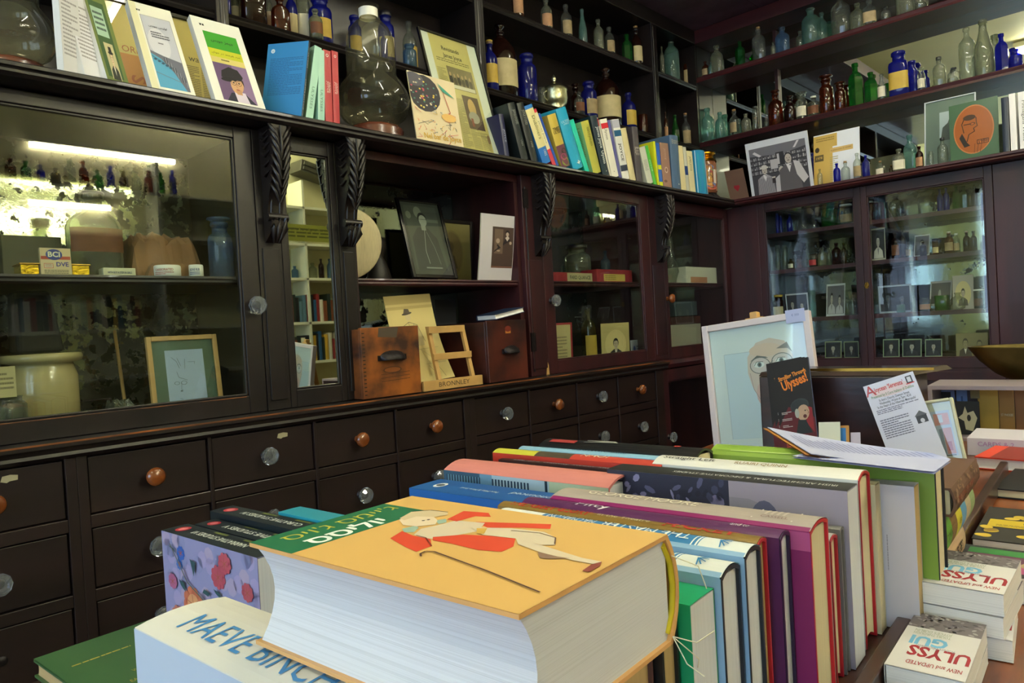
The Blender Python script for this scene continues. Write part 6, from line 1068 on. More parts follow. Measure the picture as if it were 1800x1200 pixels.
rack('white jacketed book lettered Straight Left, red boards showing', 1.225, 1.474, -3.329, -3.283, .966, 'b01c28', jacket='dcdad4', page='cream', spine=lambda a: (a.text('Straight Left', a.w*.66, a.h*.18, .012, '3a3a3a', R(90), 0, fit=a.h*.28), a.text('A Journey in Politics', a.w*.3, a.h*.5, .011, '3a3a3a', R(90), 0, fit=a.h*.38), a.text('RUAIRI QUINN', a.w*.7, a.h*.55, .010, '8a6c34', R(90), 0, fit=a.h*.25)))
rack('cream paperback right behind the white jacketed book', 1.24, 1.478, -3.281, -3.258, .952, 'cfc6a4', page='cream', hard=False)
rack('plain lilac-white cover with a black line down its face', 1.25, 1.512, -3.255, -3.228, .948, 'b8b4c0', page='tan', hard=False, front=lambda a: (a.rect(0, 0, a.w, a.h, 'c4c0cc'), a.rect(a.w*.18, a.h*.855, a.w*.62, a.h*.008, '10141c'), a.lines(a.w*.35, a.h*.88, a.w*.25, a.h*.008, 1, '8c8894')))
rack('lime green hardback in clear wrapping behind the lilac cover', 1.255, 1.528, -3.222, -3.168, .962, '14161c', jacket='809f3c', page='cream', B=.009, spine=lambda a: (band(a, 0, a.h, '8fb048'), a.rect(a.w*.85, a.h*.1, .0012, a.h*.8, 'c4dc84'), a.text('w a', a.w*.4, a.h*.86, .01, 'e4ecd0', R(90)), a.lines(a.w*.3, a.h*.3, a.w*.2, a.h*.3, 2, '84a83c')), gloss=GLOSSP)
# left column
def penguin(a): band(a, 0, a.h, '14569c'); a.ell(a.w*.5, a.h*.12, a.w*.2, a.h*.035, 'd8dce4'); a.ell(a.w*.5, a.h*.12, a.w*.1, a.h*.026, '3a4454'); a.text('Pure Milks & More Stout', a.w*.5, a.h*.40, .009, 'c8d4e4', R(-90), fit=a.h*.26); a.text('Pronounced', a.w*.4, a.h*.75, .016, 'd0dcec', R(-90), shear=.2, fit=a.h*.3)
rack('bright blue paperback with white outlined letters, left column', .965, 1.21, -3.515, -3.455, .948, '155aa4', page='bright', hard=False, spine=penguin, front=lambda a: (a.rect(0, 0, a.w, a.h, '155aa4'), a.text('LOL', a.w*.35, a.h*.72, .07, 'e4ecf4', R(75), .03), a.text('LOL', a.w*.35, a.h*.72, .07, '155aa4', R(75), -.005)))
rack('navy book with a pale ring mark before the bright blue paperback', .975, 1.20, -3.553, -3.520, .938, '18243c', page='bright', hard=False, spine=lambda a: (a.ell(a.w*.5, a.h*.1, a.w*.26, a.h*.03, 'c8ccb8'), a.ell(a.w*.5, a.h*.1, a.w*.18, a.h*.02, '18243c'), a.text('TIM WARD', a.w*.5, a.h*.32, .010, '9cacc0', R(-90), fit=a.h*.28), a.ell(a.w*.5, a.h*.66, a.w*.3, a.h*.08, '6c7c74'), a.ell(a.w*.6, a.h*.7, a.w*.2, a.h*.06, 'a8a888')))
def sunset(a):
    a.rect(0, 0, a.w, a.h, 'a8bcc4'); a.rect(0, 0, a.w, a.h*.25, '34546c'); a.rect(0, a.h*.25, a.w, a.h*.08, '6c94ac'); a.rect(0, a.h*.68, a.w, a.h*.32, 'b4c09c')
    for i in range(26): a.rect(a.w*.03, a.h*(.02+.0095*i), a.w*(.4+.25*((i*7) % 5)/5), a.h*.005, ('1c3444', '6c94a8')[i % 2], i == 0)
    for i in range(12): a.rect(a.w*.03, a.h*(.33+.02*i), a.w*(.5+.12*(i % 3)), a.h*.011, '20384c', i == 0)
    a.rect(0, a.h*.655, a.w, a.h*.015, '182c38')
rack('pink spined book with blue rippled picture on its cover', .935, 1.215, -3.420, -3.352, .952, 'c87878', page='bright', spine=ST('', '', extra=lambda a: band(a, 0, a.h, 'd08078')), front=sunset)
rack('thin black spine with white lettering behind the pink book', .98, 1.23, -3.350, -3.336, .958, '1a1418', page='cream', hard=False, spine=ST('Life of a Galway Street Slum', 'b8a8b0', .45, .7, 90, .008))
rack('red, yellow and dark spine lettered JOHN', .955, 1.24, -3.334, -3.304, .964, 'b83424', page='cream', spine=ST('JOHN', 'e8dcc4', .62, .16, -90, .016, extra=lambda a: (band(a, 0, a.h*.28, 'c8c03c'), band(a, a.h*.28, a.h*.22, '4c4030'), band(a, a.h*.5, a.h*.5, 'c03c2c'))))
rack('pale blue spine lettered A Country Girl beyond the JOHN book', .98, 1.245, -3.302, -3.280, .966, '8cb8d4', page='bright', spine=ST('A COUNTRY GIRL', '3c5c7c', .5, .4, 90, .01))
rack('glossy black book at the far left of the rack', 1.0, 1.262, -3.277, -3.225, .968, '141418', page='cream', spine=lambda a: (a.rect(a.w*.6, a.h*.05, a.w*.2, a.h*.18, 'a83434'), a.poly([(a.w*.2, a.h*.25), (a.w*.7, a.h*.28), (a.w*.6, a.h*.5), (a.w*.3, a.h*.45)], '8c8c88'), a.ell(a.w*.5, a.h*.85, a.w*.1, a.h*.02, 'a8342c')))
# left end: the floral books
def floral(a):
    a.rect(0, 0, a.w, a.h, '8c88b4'); rnd = random.Random(4)
    for i in range(60): a.ell(a.w*rnd.random(), a.h*rnd.random(), a.w*.09, a.h*.05, ('9c90bc', '8484b0', 'a494b4')[i % 3], rnd.random()*3, 8, i == 0)
    for x, y, s_, c in ((.68, .33, 1.25, 'c86c50'), (.18, .22, .5, '2c5cb4'), (.3, .2, .4, '3464b0'), (.3, .62, .8, 'b0485c'), (.75, .72, 1.1, 'c0586c'), (.35, .9, .6, 'b04c5c'), (.88, .5, .7, 'b86c90'), (.14, .7, .7, 'b84c60'), (.5, .12, .55, 'a85c84'), (.86, .16, .8, 'c0705c'), (.6, .88, .5, '3460b0')):
        for k in range(9): q = k*.7; a.ell(a.w*(x+.085*s_*math.cos(q)), a.h*(y+.055*s_*math.sin(q)), a.w*.07*s_, a.h*.03*s_, c, q, 10, k == 0)
        a.ell(a.w*x, a.h*y, a.w*.09*s_, a.h*.055*s_, 'd49468' if c == 'c86c50' else c, 0, 12)
        for k in range(6): q = k*1.1; a.line([(a.w*x, a.h*y), (a.w*(x+.08*s_*math.cos(q)), a.h*(y+.05*s_*math.sin(q)))], .001, 'a05040')
    for x, y, q in ((.45, .2, 1), (.2, .34, .4), (.5, .46, 2), (.85, .25, .8), (.9, .4, 2.2), (.5, .75, .6), (.12, .1, 1.4), (.9, .85, .3), (.42, .58, 1.2)):
        a.poly([(a.w*x, a.h*y), (a.w*(x+.1*math.cos(q)), a.h*(y+.02)), (a.w*(x+.14*math.cos(q)+.04), a.h*(y+.09*math.sin(q))), (a.w*(x+.02), a.h*(y+.06))], '2c4c54')
    a.line([(a.w*.1, a.h*.12), (a.w*.45, a.h*.3), (a.w*.6, a.h*.5)], .002, '5c5c4c')
def narr(txt, col='101c24'): return lambda a: (band(a, 0, a.h, col), a.ell(a.w*.5, a.h*.1, a.w*.28, a.h*.045, 'a82434'), a.ell(a.w*.5, a.h*.1, a.w*.18, a.h*.025, 'c86c74'), a.text(txt, a.w*.5, a.h*.5, .014, 'd4d8d0', R(-90), .01, fit=a.h*.55), a.lines(a.w*.08, a.h*.2, a.w*.12, a.h*.6, 2, '6c7438'))
rack('floral covered paperback with black spine lettered NARRATIVE STUDIES', .70, .935, -3.722, -3.684, .908, '7c78a4', page='bright', hard=False, spine=narr('NARRATIVE STUDIES VI'), front=floral)
rack('black spined paperback with red oval behind the floral cover', .712, .945, -3.682, -3.650, .908, '101c24', page='bright', hard=False, spine=narr('RATIVE STUDIES V'))
rack('black spined paperback with red oval, furthest of the three', .69, .945, -3.648, -3.612, .916, '101c24', page='bright', hard=False, spine=narr('CURATIVE STUDIES IV'))
rack('turquoise covered book just left of the orange cover', .80, 1.0, -3.608, -3.572, .918, '2c94ac', page='bright', hard=False)
# lying books at the left edge
def flat(label, u0, u1, v0, v1, z0, z1, col, art=None, rot=0, spine=None, page='cream', hard=True, group=None, fore='v-', B=None):
    """book lying flat: cover up, page ends as given"""
    M = TM @ Matrix.Translation(((u0+u1)/2, (v0+v1)/2, (z0+z1)/2)) @ Matrix.Rotation(rot, 4, 'Z')
    W, H = (v1-v0, u1-u0)
    L = {'v-': ((0, 0, -1), (0, -1, 0), (-1, 0, 0)), 'v+': ((0, 0, -1), (0, 1, 0), (1, 0, 0)), 'u-': ((0, 0, -1), (-1, 0, 0), (0, 1, 0)), 'u+': ((0, 0, -1), (1, 0, 0), (0, -1, 0))}[fore]
    if fore[0] == 'u': W, H = H, W
    X, Y, Z = [Vector(q) for q in L]; m = Matrix(((X.x, Y.x, Z.x, 0), (X.y, Y.y, Z.y, 0), (X.z, Y.z, Z.z, 0), (0, 0, 0, 1)))
    return book(label, M @ m @ Matrix.Translation((0, -W/2, -H/2)), z1-z0-.0008, W, H, col, page, hard, B, back=art, spine=spine, group=group)
flat('pale blue thin book lying flat at the bottom left corner', .74, .99, -4.08, -3.90, RZ-.02, RZ, '7c98bc', fore='u-', hard=False)
def greenc(a): a.rect(0, 0, a.w, a.h, '355a34'); g = 'a8963c'; a.lines(a.w*.12, a.h*.66, a.w*.7, a.h*.05, 1, g, frac=.3); a.text('S I S', a.w*.55, a.h*.5, .016, g, 0, 0, fit=a.w*.14); a.text('WEST MUNSTER', a.w*.5, a.h*.34, .010, g, 0, 0, fit=a.w*.3); a.text('EAST AND MISC PARTS', a.w*.5, a.h*.22, .010, g, 0, 0, fit=a.w*.46); a.text('ARCHIE', a.w*.55, a.h*.1, .012, g, 0, 0, fit=a.w*.24)
gt = flat('green cloth book with small gold lettering lying flat, left', .725, .93, -3.885, -3.735, RZ+.0008, RZ+.022, '355a34', None, fore='u-', page='tan')
a = Art(.15, .205); greenc(a); a.build('gold_lettering', gt, gt.matrix_world.inverted() @ (TM @ frame_M((.93, -3.885, RZ+.0224), (0, 1, 0), (-1, 0, 0))))
# the large orange book
def orange(a):
    def C(X, Y): u, v = tz(440+X/2.4, 860+Y/2.4, 1.0165); return (v+3.900, 1.470-u)
    def P(pts, c): a.poly([C(*q) for q in pts], c)
    a.rect(0, 0, a.w, a.h, 'd8ac64'); a.rect(0, a.h*.79, a.w*.80, a.h*.21, '1c6c48'); a.text("סיו'ג סמיי'ג", a.w*.44, a.h*.93, .021, 'b8b03c', 0, 0, fit=a.w*.66); a.text('ססילוי', a.w*.36, a.h*.835, .024, 'eef0ea', 0, .025, fit=a.w*.44)
    sk, rd, cr = 'e0ccb0', 'd8482c', 'd4c4ac'; P([(950, 135), (1100, 140), (1270, 145), (1265, 165), (1150, 160), (1000, 160)], rd); P([(690, 190), (720, 165), (790, 150), (870, 130), (990, 140), (960, 175), (800, 205), (740, 208)], cr)
    P([(830, 125), (900, 90), (1005, 98), (1015, 115), (950, 112), (870, 134)], rd); P([(590, 205), (640, 175), (690, 195), (760, 208), (765, 238), (700, 262), (650, 240)], rd); P([(770, 200), (900, 190), (1120, 200), (1110, 240), (1060, 262), (960, 255), (850, 228), (770, 214)], rd)
    P([(640, 165), (700, 152), (710, 162), (690, 180), (650, 180)], '9cb8a8'); P([(780, 130), (826, 124), (828, 138), (795, 146)], '9cb8a8'); P([(628, 128), (690, 104), (770, 112), (790, 130), (780, 148), (700, 156), (645, 150)], sk); P([(630, 122), (680, 94), (760, 88), (832, 94), (834, 106), (780, 116), (700, 114), (650, 130)], 'd0bc98'); a.line([C(680, 94), C(760, 87), C(834, 96)], .0012, '3c2c24')
    for q in ((730, 132), (752, 128)): a.ell(*C(*q), .0012, .0012, '3c2c24')
    P([(930, 160), (1100, 165), (1240, 180), (1290, 205), (1285, 235), (1230, 235), (1120, 208), (980, 192)], cr); P([(1120, 205), (1240, 240), (1400, 290), (1480, 305), (1470, 320), (1360, 300), (1220, 265), (1130, 232)], cr); P([(1212, 264), (1300, 285), (1350, 292), (1260, 294), (1222, 290)], '8c6c58'); P([(1400, 345), (1438, 318), (1484, 306), (1474, 325), (1430, 350)], '8c4438'); P([(955, 165), (1000, 165), (985, 190), (955, 186)], 'c8a048')
    a.line([C(*q) for q in ((1100, 175), (1220, 185), (1288, 205), (1284, 232))], .0009, '6c5044'); a.line([C(*q) for q in ((700, 195), (740, 205), (765, 240))], .0009, '7c2c1c'); a.line([C(*q) for q in ((720, 284), (718, 272), (740, 262), (775, 264), (1000, 346), (1222, 436))], .0013, '54342c')
M = TM @ Matrix.Translation(((1.235+1.470)/2, -3.826, .9815)) @ Matrix(((0, 0, -1, 0), (0, -1, 0, 0), (-1, 0, 0, 0), (0, 0, 0, 1))) @ Matrix.Translation((0, -.074, -.1175))
ob = book('very thick orange book with green title band and red-coated figure', M, .069, .148, .235, 'd8a468', 'bright', True, .012, back=orange)
for o_ in ob.children:
    if o_.name.startswith('page_block'): o_.data.materials[0] = PAGE['bright']
MB().tube([(.028, .002, .0032), (.015, -.006, .003), (0, -.0085, .003), (-.015, -.006, .003), (-.028, .002, .0032)], .0022, 6).build('headband', mat('yellow_headband', 'c8b41c', .7), ob)
MB().tube([(.03, .0, 0), (.036, -.012, -.01), (.034, -.03, -.014)], .0004, 5).tube([(.03, 0, 0), (.045, -.01, -.012), (.056, -.02, -.006)], .0004, 5).tube([(-.02, -.004, 0), (-.012, -.016, -.012), (.004, -.022, -.014)], .0004, 5).tube([(.03, .0, 0), (.042, .006, -.012), (.05, .0, -.02)], .0004, 5).build('loose_threads', mat('thread', 'd8d4c0', .8), ob)

# stack with spines turned to the right, beyond the lime book
def stk(label, v0, v1, z0, z1, u0, col, sp): return flat(label, u0-.16, u0, v0, v1, z0, z1, col, fore='u-' if 0 else 'u-', spine=None, page='cream') if 0 else book(label, TM @ Matrix.Translation((u0, v0, (z0+z1)/2)) @ Matrix(((0, -1, 0, 0), (0, 0, 1, 0), (-1, 0, 0, 0), (0, 0, 0, 1))), z1-z0-.001, .125, v1-v0, col, 'cream', True, spine=sp, group='books lying with their spines to the right')
def burg(a): band(a, 0, a.h, 'c8a888'); a.text('WILLIAM BURGES', a.w*.5, a.h*.5, .018, '1c1a1c', R(-90) if 0 else R(90), .01, fit=a.h*.72)
def multi(a): [band(a, a.h*i/6, a.h/6, c) for i, c in enumerate(('5c9c34', '7c5c34', 'd0c83c', '5c9cc4', 'b8a88c', '8ca474'))]; a.text('TOWN', a.w*.5, a.h*.08, .012, '28441c', R(90)); a.text('1850', a.w*.5, a.h*.42, .010, '4c4c1c', R(90)); [a.line([(a.w*.1, a.h*i/6), (a.w*.9, a.h*i/6)], .0008, 'd8d8c8') for i in range(1, 6)]
stk('book with black capitals on a peach spine, lowest of three lying books', -3.160, -2.95, RZ+.001, RZ+.058, 1.508, 'c8a888', burg)
stk('book with green, yellow and blue patterned spine, middle of stack', -3.158, -2.93, RZ+.060, RZ+.108, 1.520, '8c9c5c', multi)
stk('brown speckled book topmost of the three lying books', -3.155, -2.95, RZ+.110, RZ+.146, 1.532, '6c4c3c', lambda a: (band(a, 0, a.h, '6c4c3c'), [a.ell(a.w*random.random(), a.h*random.random(), .003, .006, ('8c6c54', '54382c')[i % 2], 0, 7, i == 0) for i in range(50)], a.text('THE STONES OF SURREY', a.w*.5, a.h*.4, .010, '9c4434', R(90), 0, fit=a.h*.6)))
# open catalogue lying on top
t = thing('open_catalogue', 'open catalogue with bluish-white pages and orange cover edge', 'catalogue', M=TM.copy())
q3 = lambda x, y, z: Vector((*tz(x, y, z), z))
NL, FL, FR, NR = q3(1425, 797, .980), q3(1348, 750, .985), q3(1638, 796, .981), q3(1671, 806, .977)
def upleaf(u, v, d=0):   # u: left -> fold at right, v: near -> far
    a_ = NL.lerp(NR, u); b_ = FL.lerp(FR, u); p_ = a_.lerp(b_, v); s_ = math.sin(u*math.pi)
    return Vector((p_.x, p_.y, p_.z-.006*s_*(1-v)-.003*s_*v-d))
K1, K2, K3, K4 = q3(1392, 801, .9745), q3(1642, 829, .9735), q3(1672, 807, .976), q3(1432, 792, .9765)
def loleaf(u, v, d=0): p_ = K1.lerp(K2, u).lerp(K4.lerp(K3, u), v); return Vector((p_.x, p_.y, p_.z-d))
def skin(fn, d): return MB().grid(lambda u, v: fn(u, v), 16, 6).grid(lambda u, v: fn(1-u, v, d), 16, 6)
PGM = mat('catalogue_page', 'b4b8dc', .5)
skin(upleaf, .001).build('raised_leaf', PGM, t)
def cov(u, v, d=0): p_ = upleaf(u, v, .0015+d); return Vector((p_.x-.006*(1-u), p_.y, p_.z))
skin(cov, .0015).build('cover', mat('orange_card', 'b87c34', .5), t)
skin(loleaf, .0025).build('lower_pages', PGM, t)
a = Art(1, 1, step=0); rnd = random.Random(12)
for i in range(24): a.rect(.10+.036*i, .3, .010, rnd.uniform(.35, .55), '8084b4')
a.rect(.45, .06, .3, .05, '30345c')
o = a.build('page_text', t, Matrix(), z=0)
for v in o.data.vertices: x_, y_ = v.co.x, v.co.y; v.co = upleaf(x_, y_)+Vector((0, 0, .0004))

# things at the far end of the table
def tpose(bl, br, tl, v, lean=0, turn=0):
    nrm = (TM.to_3x3() @ Vector((math.sin(turn), -math.cos(turn), lean))).normalized(); P0 = TM @ Vector((0, v, 0)); q = TI @ hit(bl[0], bl[1], 2, .9); u_ = tv(bl[0], bl[1], v)
    return in_plane((bl, br, tl), TM @ u_, nrm)
def ext(pose, art, z0=DZ+.001):
    """carry a sheet whose foot is hidden down to the table"""
    A, u, v, w, h = pose; k = max(0, (A.z-z0)/v.z)
    def art2(a, w_, h_):
        n0 = len(a.v); art(a, w_, h_-k)
        for i in range(n0, len(a.v)): x, y, z = a.v[i]; a.v[i] = (x, y+k, z)
    return (A-v*k, u, v, w, h+k), art2
# chest
cl, cr_ = tv(1334, 662, -2.47), tv(1600, 665, -2.47); CHM = mat('stained_chest_wood', '3c2220', .3, col2='1c1214', nscale=7, stretch=(1, 1, 3), coat=.4, bump=.2)
t = thing('wooden_chest', 'dark stained wooden chest behind the leaflets', 'chest', M=TM @ Matrix.Translation((cl.x, -2.47, DZ+.0005))); cw, ch = cr_.x-cl.x, cl.z-DZ
MB().box(0, cw, 0, .18, 0, ch).build('body', CHM, t, bevel=.003); MB().add([(0, 0, ch+.001), (cw, 0, ch+.001), (cw+.05, .18, ch+.001), (.0, .18, ch+.001), (.004, .006, ch+.01), (cw-.004, .006, ch+.01), (cw+.04, .174, ch+.01), (.006, .174, ch+.01)], [(3, 2, 1, 0), (4, 5, 6, 7), (0, 1, 5, 4), (1, 2, 6, 5), (2, 3, 7, 6), (3, 0, 4, 7)]).build('lid', CHM, t)
MB().box(.10, .36, .02, .026, ch+.0105, ch+.016).build('brass_strip', BRASS, t)
# easel with framed portrait drawing
pose = tpose((1256, 802), (1452, 795), (1238, 573), -2.255, .10)
def face(a, W0, H0, fw):
    w, h = W0, H0
    a.rect(fw, fw, w-2*fw, h-2*fw, 'dde5ee'); a.rect(w*.18, h*.12, w*.56, h*.64, 'c4d6ea'); a.line([(w*.18, h*.12), (w*.18, h*.76), (w*.78, h*.76), (w*.78, h*.12)], .0012, 'b0bccc'); a.rect(w*.185, h*.125, w*.55, h*.63, 'ccdcee')
    n0 = len(a.v)
    a.poly([(w*.32, h*.5), (w*.33, h*.62), (w*.42, h*.72), (w*.55, h*.745), (w*.68, h*.71), (w*.74, h*.6), (w*.72, h*.35), (w*.64, h*.2), (w*.52, h*.18), (w*.42, h*.27), (w*.35, h*.4)], 'd8c4c0'); a.ell(w*.5, h*.66, w*.15, h*.05, 'dcc0b4'); a.ell(w*.45, h*.34, w*.07, h*.09, 'd8b0b0'); a.ell(w*.52, h*.45, w*.04, h*.08, 'dcbab4')
    a.line([(w*.34, h*.5), (w*.36, h*.38), (w*.43, h*.27), (w*.5, h*.2)], .0016, 'a89098'); a.poly([(w*.35, h*.585), (w*.42, h*.625), (w*.5, h*.61), (w*.52, h*.6), (w*.42, h*.605)], '5c6068')
    for q, yy in ((.44, .55), (.64, .565)): a.ell(w*q, h*yy, w*.095, h*.062, '6c6c74', 0, 24); a.ell(w*q, h*yy, w*.087, h*.056, 'd4c8cc', 0, 24); a.ell(w*(q-.01), h*(yy+.006), w*.05, h*.022, 'e4e8ec', 0, 16); a.ell(w*(q-.005), h*(yy+.006), w*.02, h*.018, '54687c', 0, 14); a.ell(w*(q-.005), h*(yy+.006), w*.009, h*.009, '20242c', 0, 10); a.line([(w*(q-.055), h*yy), (w*(q-.03), h*(yy+.028)), (w*(q+.03), h*(yy+.026))], .0016, '54545c')
    a.line([(w*.535, h*.56), (w*.56, h*.575)], .002, '6c6c74'); a.poly([(w*.6, h*.66), (w*.7, h*.7), (w*.74, h*.62), (w*.7, h*.655)], '7c7478'); a.line([(w*.54, h*.52), (w*.5, h*.4), (w*.56, h*.385)], .0016, 'b08c88')
    a.ell(w*.55, h*.3, w*.07, h*.015, 'b87874')
    for i_ in range(n0, len(a.v)): x_, y_, z_ = a.v[i_]; a.v[i_] = (x_+W0*.07, y_+H0*.10, z_)
fp = framed('framed_portrait', 'large white-framed drawing of a face with round glasses on an easel', 'frame', pose, .018, mat('pale_pink_frame', 'cfc4c8', .4), face, .022, 'cfdbe8')
a = Art(.05, .035); a.rect(0, 0, .05, .035, 'a8b0d8'); a.text('€ 350', .025, .02, .008, '5c64a4'); a.build('paper_tag', fp, Matrix.Translation((pose[3]-.06, pose[4]-.028, .0008)))
t = thing('easel', 'small wooden easel behind the white-framed face', 'easel', pose[0]); M_ = frame_M((0, 0, 0), pose[1], pose[2]); cx = pose[3]*.48
b = MB(); b.box(cx-.011, cx+.011, pose[4]*.0, pose[4]+.022, -.05, -.026, 0, M_); b.build('centre_post', PALEW, t, bevel=.003); MB().box(cx-.024, cx+.024, pose[4]+.0, pose[4]+.006, -.05, -.026, 0, M_).build('clamp', PALEW, t)
for s_ in (-1, 1): MB().tube([M_ @ Vector((cx, pose[4]*.8, -.06)), M_ @ Vector((cx+s_*pose[3]*.4, -.02, -.02)), Vector((M_ @ Vector((cx+s_*pose[3]*.5, 0, 0))).to_tuple()[:2]+(DZ+.012-pose[0].z,))], .010, 8).build('leg', PALEW, t)
MB().tube([M_ @ Vector((cx, pose[4]*.8, -.07)), Vector((M_ @ Vector((cx, 0, -.16))).to_tuple()[:2]+(DZ+.012-pose[0].z,))], .012, 8).build('leg', PALEW, t); MB().box(0, pose[3], -.022, -.004, -.04, .015, 0, M_).build('ledge', PALEW, t)
# brochures
def stroll(a, w, h):
    a.rect(0, 0, w, h, '1a1418'); a.poly([(0, h*.05), (0, h*.3), (w*.3, h*.5), (w*.7, h*.48), (w, h*.35), (w, 0), (0, 0)], '5c1420'); a.poly([(w*.72, h*.5), (w*.95, h*.46), (w*.95, h*.2), (w*.78, h*.3)], '8c1c28')
    a.text('Strolling Through', w*.5, h*.84, .013, 'e88c2c', .18, .03, fit=w*.8); a.text('Ulysses!', w*.55, h*.76, .03, 'e87c24', .24, .03, fit=w*.74)
    a.ell(w*.62, h*.5, w*.26, h*.075, '34383c', .15); a.poly([(w*.38, h*.44), (w*.4, h*.53), (w*.6, h*.57), (w*.84, h*.53), (w*.84, h*.47)], '2c3034'); a.ell(w*.7, h*.42, w*.17, h*.085, 'b89880', -.2); a.ell(w*.53, h*.42, w*.06, h*.05, 'a8a8a0'); a.ell(w*.76, h*.44, w*.02, h*.008, '2c2020'); a.ell(w*.74, h*.38, w*.05, h*.02, '5c2c2c'); a.line([(w*.8, h*.45), (w*.86, h*.41), (w*.81, h*.405)], .0012, '8c6450'); a.poly([(w*.45, h*.2), (w*.55, h*.35), (w*.75, h*.34), (w*.9, h*.2)], '202428')
    for y in (.42, .35, .28): a.lines(w*.1, h*y, w*.28, h*.03, 2, 'c8c0c0')
    for i in range(5): a.rect(w*.15, h*(.03+.022*i), w*.3, h*.012, 'c84c34', i == 0)
for i, (dx, lb) in enumerate(((0, 'front brochure lettered Strolling Through Ulysses with capped man'), (-7, 'middle one of the stacked dark brochures, only its edge showing'), (-13, 'rearmost of the stacked dark brochures with blue-grey edge'))):
    pose, art_ = ext(tpose((1376+dx, 800), (1440+dx, 793), (1349+dx, 642), -2.60+.012*i, .25, R(-10)), stroll); sheet('brochure', lb, 'brochure', pose, art_, '3c4464', .004, group='dark brochures')
def fly(a, w, h):
    a.rect(0, 0, w, h, 'd4d4e8'); a.ell(w*.5, h*.85, w*.4, h*.08, 'dcc8d0'); a.text('A', w*.1, h*.9, .03, 'b84c54', 0, .01); a.text("Joycean 'Serenata'", w*.47, h*.9, .013, 'c02c34', .0, .02, fit=w*.58); a.rect(w*.82, h*.86, w*.12, h*.1, '44444c'); a.rect(w*.845, h*.875, w*.07, h*.07, 'd0d0dc'); a.rect(w*.8, h*.85, w*.16, h*.012, 'c02c34')
    a.text('Presented by Il Coro Italiano di Dublino', w*.5, h*.81, .008, '5c8454', 0, .01, fit=w*.84); a.text("St Ann's Church, Dawson Street", w*.5, h*.745, .007, '34344c', 0, .01, fit=w*.6); a.text('Wednesday 14 June at 7pm / €10', w*.5, h*.70, .007, '34344c', 0, .01, fit=w*.62); a.text("'In the Heart of the Hibernian Metropolis'", w*.5, h*.655, .007, '34344c', 0, .01, fit=w*.76)
    a.lines(w*.08, h*.55, w*.84, h*.07, 3, '6c6c84'); a.lines(w*.08, h*.2, w*.56, h*.28, 9, '6c6c84'); a.rect(w*.74, h*.3, w*.2, h*.1, '3c3c44'); a.poly([(w*.72, h*.4), (w*.84, h*.47), (w*.96, h*.4)], '5c5c64'); a.ell(w*.84, h*.33, w*.04, h*.03, 'c8c8d4')
sheet('concert_flyer', "white flyer headed A Joycean 'Serenata' leaning before the chest", 'flyer', *ext(tpose((1562, 800), (1654, 776), (1513, 681), -2.58, .20), fly), 'd4d4e8', .0015)
def mapc(a, w, h, fw): a.rect(fw, fw, w-2*fw, h-2*fw, 'd0cec0'); a.rect(w*.2, h*.12, w*.6, h*.7, 'b8c0d8'); a.rect(w*.3, h*.6, w*.45, h*.18, 'd08c84'); a.rect(w*.5, h*.15, w*.25, h*.4, 'd08c84'); a.rect(w*.38, h*.14, w*.1, h*.4, '8c94a8'); a.rect(w*.56, h*.2, w*.12, h*.14, 'b84c54'); a.rect(w*.44, h*.64, w*.12, h*.12, 'c8ccd8'); a.rect(w*.34, h*.12, w*.4, h*.02, '6c6c74')
framed('framed_map_card', 'cream frame with pink and blue plan right behind the flyer', 'frame', tpose((1640, 818), (1700, 812), (1623, 705), -2.55, .2), .006, mat('cream_frame', 'c4c2a8', .5), mapc, .012, 'd0cec0')
for lb, px, v, th, c, art in (('thin white card propped before the brochure', ((1440, 790), (1478, 790), (1434, 742)), -2.66, .0015, 'd4d4c4', lambda a, w, h: a.rect(0, 0, w, h, 'd8d8c8')),
      ('small blue card with orange edge before the chest', ((1468, 790), (1493, 790), (1464, 748)), -2.65, .003, 'b88438', lambda a, w, h: (a.rect(0, 0, w, h, 'b88438'), a.rect(0, 0, w*.8, h*.9, '2c74b4'))), ('small lilac card between blue card and flyer', ((1496, 790), (1513, 790), (1492, 760)), -2.64, .002, 'b8b0c8', lambda a, w, h: a.rect(0, 0, w, h, 'c0b8d0'))): sheet('small_card', lb, 'card', *ext(tpose(*px, v, .3), art), c, th)
# open-fronted display box with cards
bl, br = tv(1634, 770, -1.78), tv(1850, 765, -1.78); zt = tv(1640, 678, -1.78).z
t = thing('display_box', 'grey wooden display box full of cards at the right edge', 'box', M=TM @ Matrix.Translation((bl.x, -1.78, DZ+.0005))); bw_, bh_ = br.x-bl.x, zt-DZ; GW = mat('grey_painted_wood', '8c8088', .5)
MB().box(0, bw_, 0, .20, bh_-.012, bh_).box(0, .012, 0, .2, 0, bh_-.012).box(bw_-.012, bw_, 0, .2, 0, bh_-.012).box(.012, bw_-.012, .19, .2, 0, bh_-.012).box(.012, bw_-.012, 0, .19, 0, .01).build('case', GW, t, bevel=.001)
def dcard(name, lb, x0, x1, yb, yt, v, c, art=None, th=.003, grp=None):
    A_ = tv(x0, yb, v); B_ = tv(x1, yb, v); T_ = tv(x0, yt, v); return sheet(name, lb, 'card', (TM @ Vector((A_.x, v, max(DZ+.0115, A_.z))), UD.copy(), Vector((0, 0, 1)), B_.x-A_.x, T_.z-max(DZ+.0115, A_.z)), art or (lambda a, w, h: a.rect(0, 0, w, h, c)), c, th, grp)
dcard('greeting_card', 'blue-bordered card with pale shape on black in display box', 1638, 1680, 735, 680, -1.64, '6c84c0', lambda a, w, h: (a.rect(0, 0, w, h, '7c90c8'), a.rect(w*.12, h*.1, w*.72, h*.75, '101420'), a.ell(w*.5, h*.35, w*.25, h*.28, '94a8dc')))
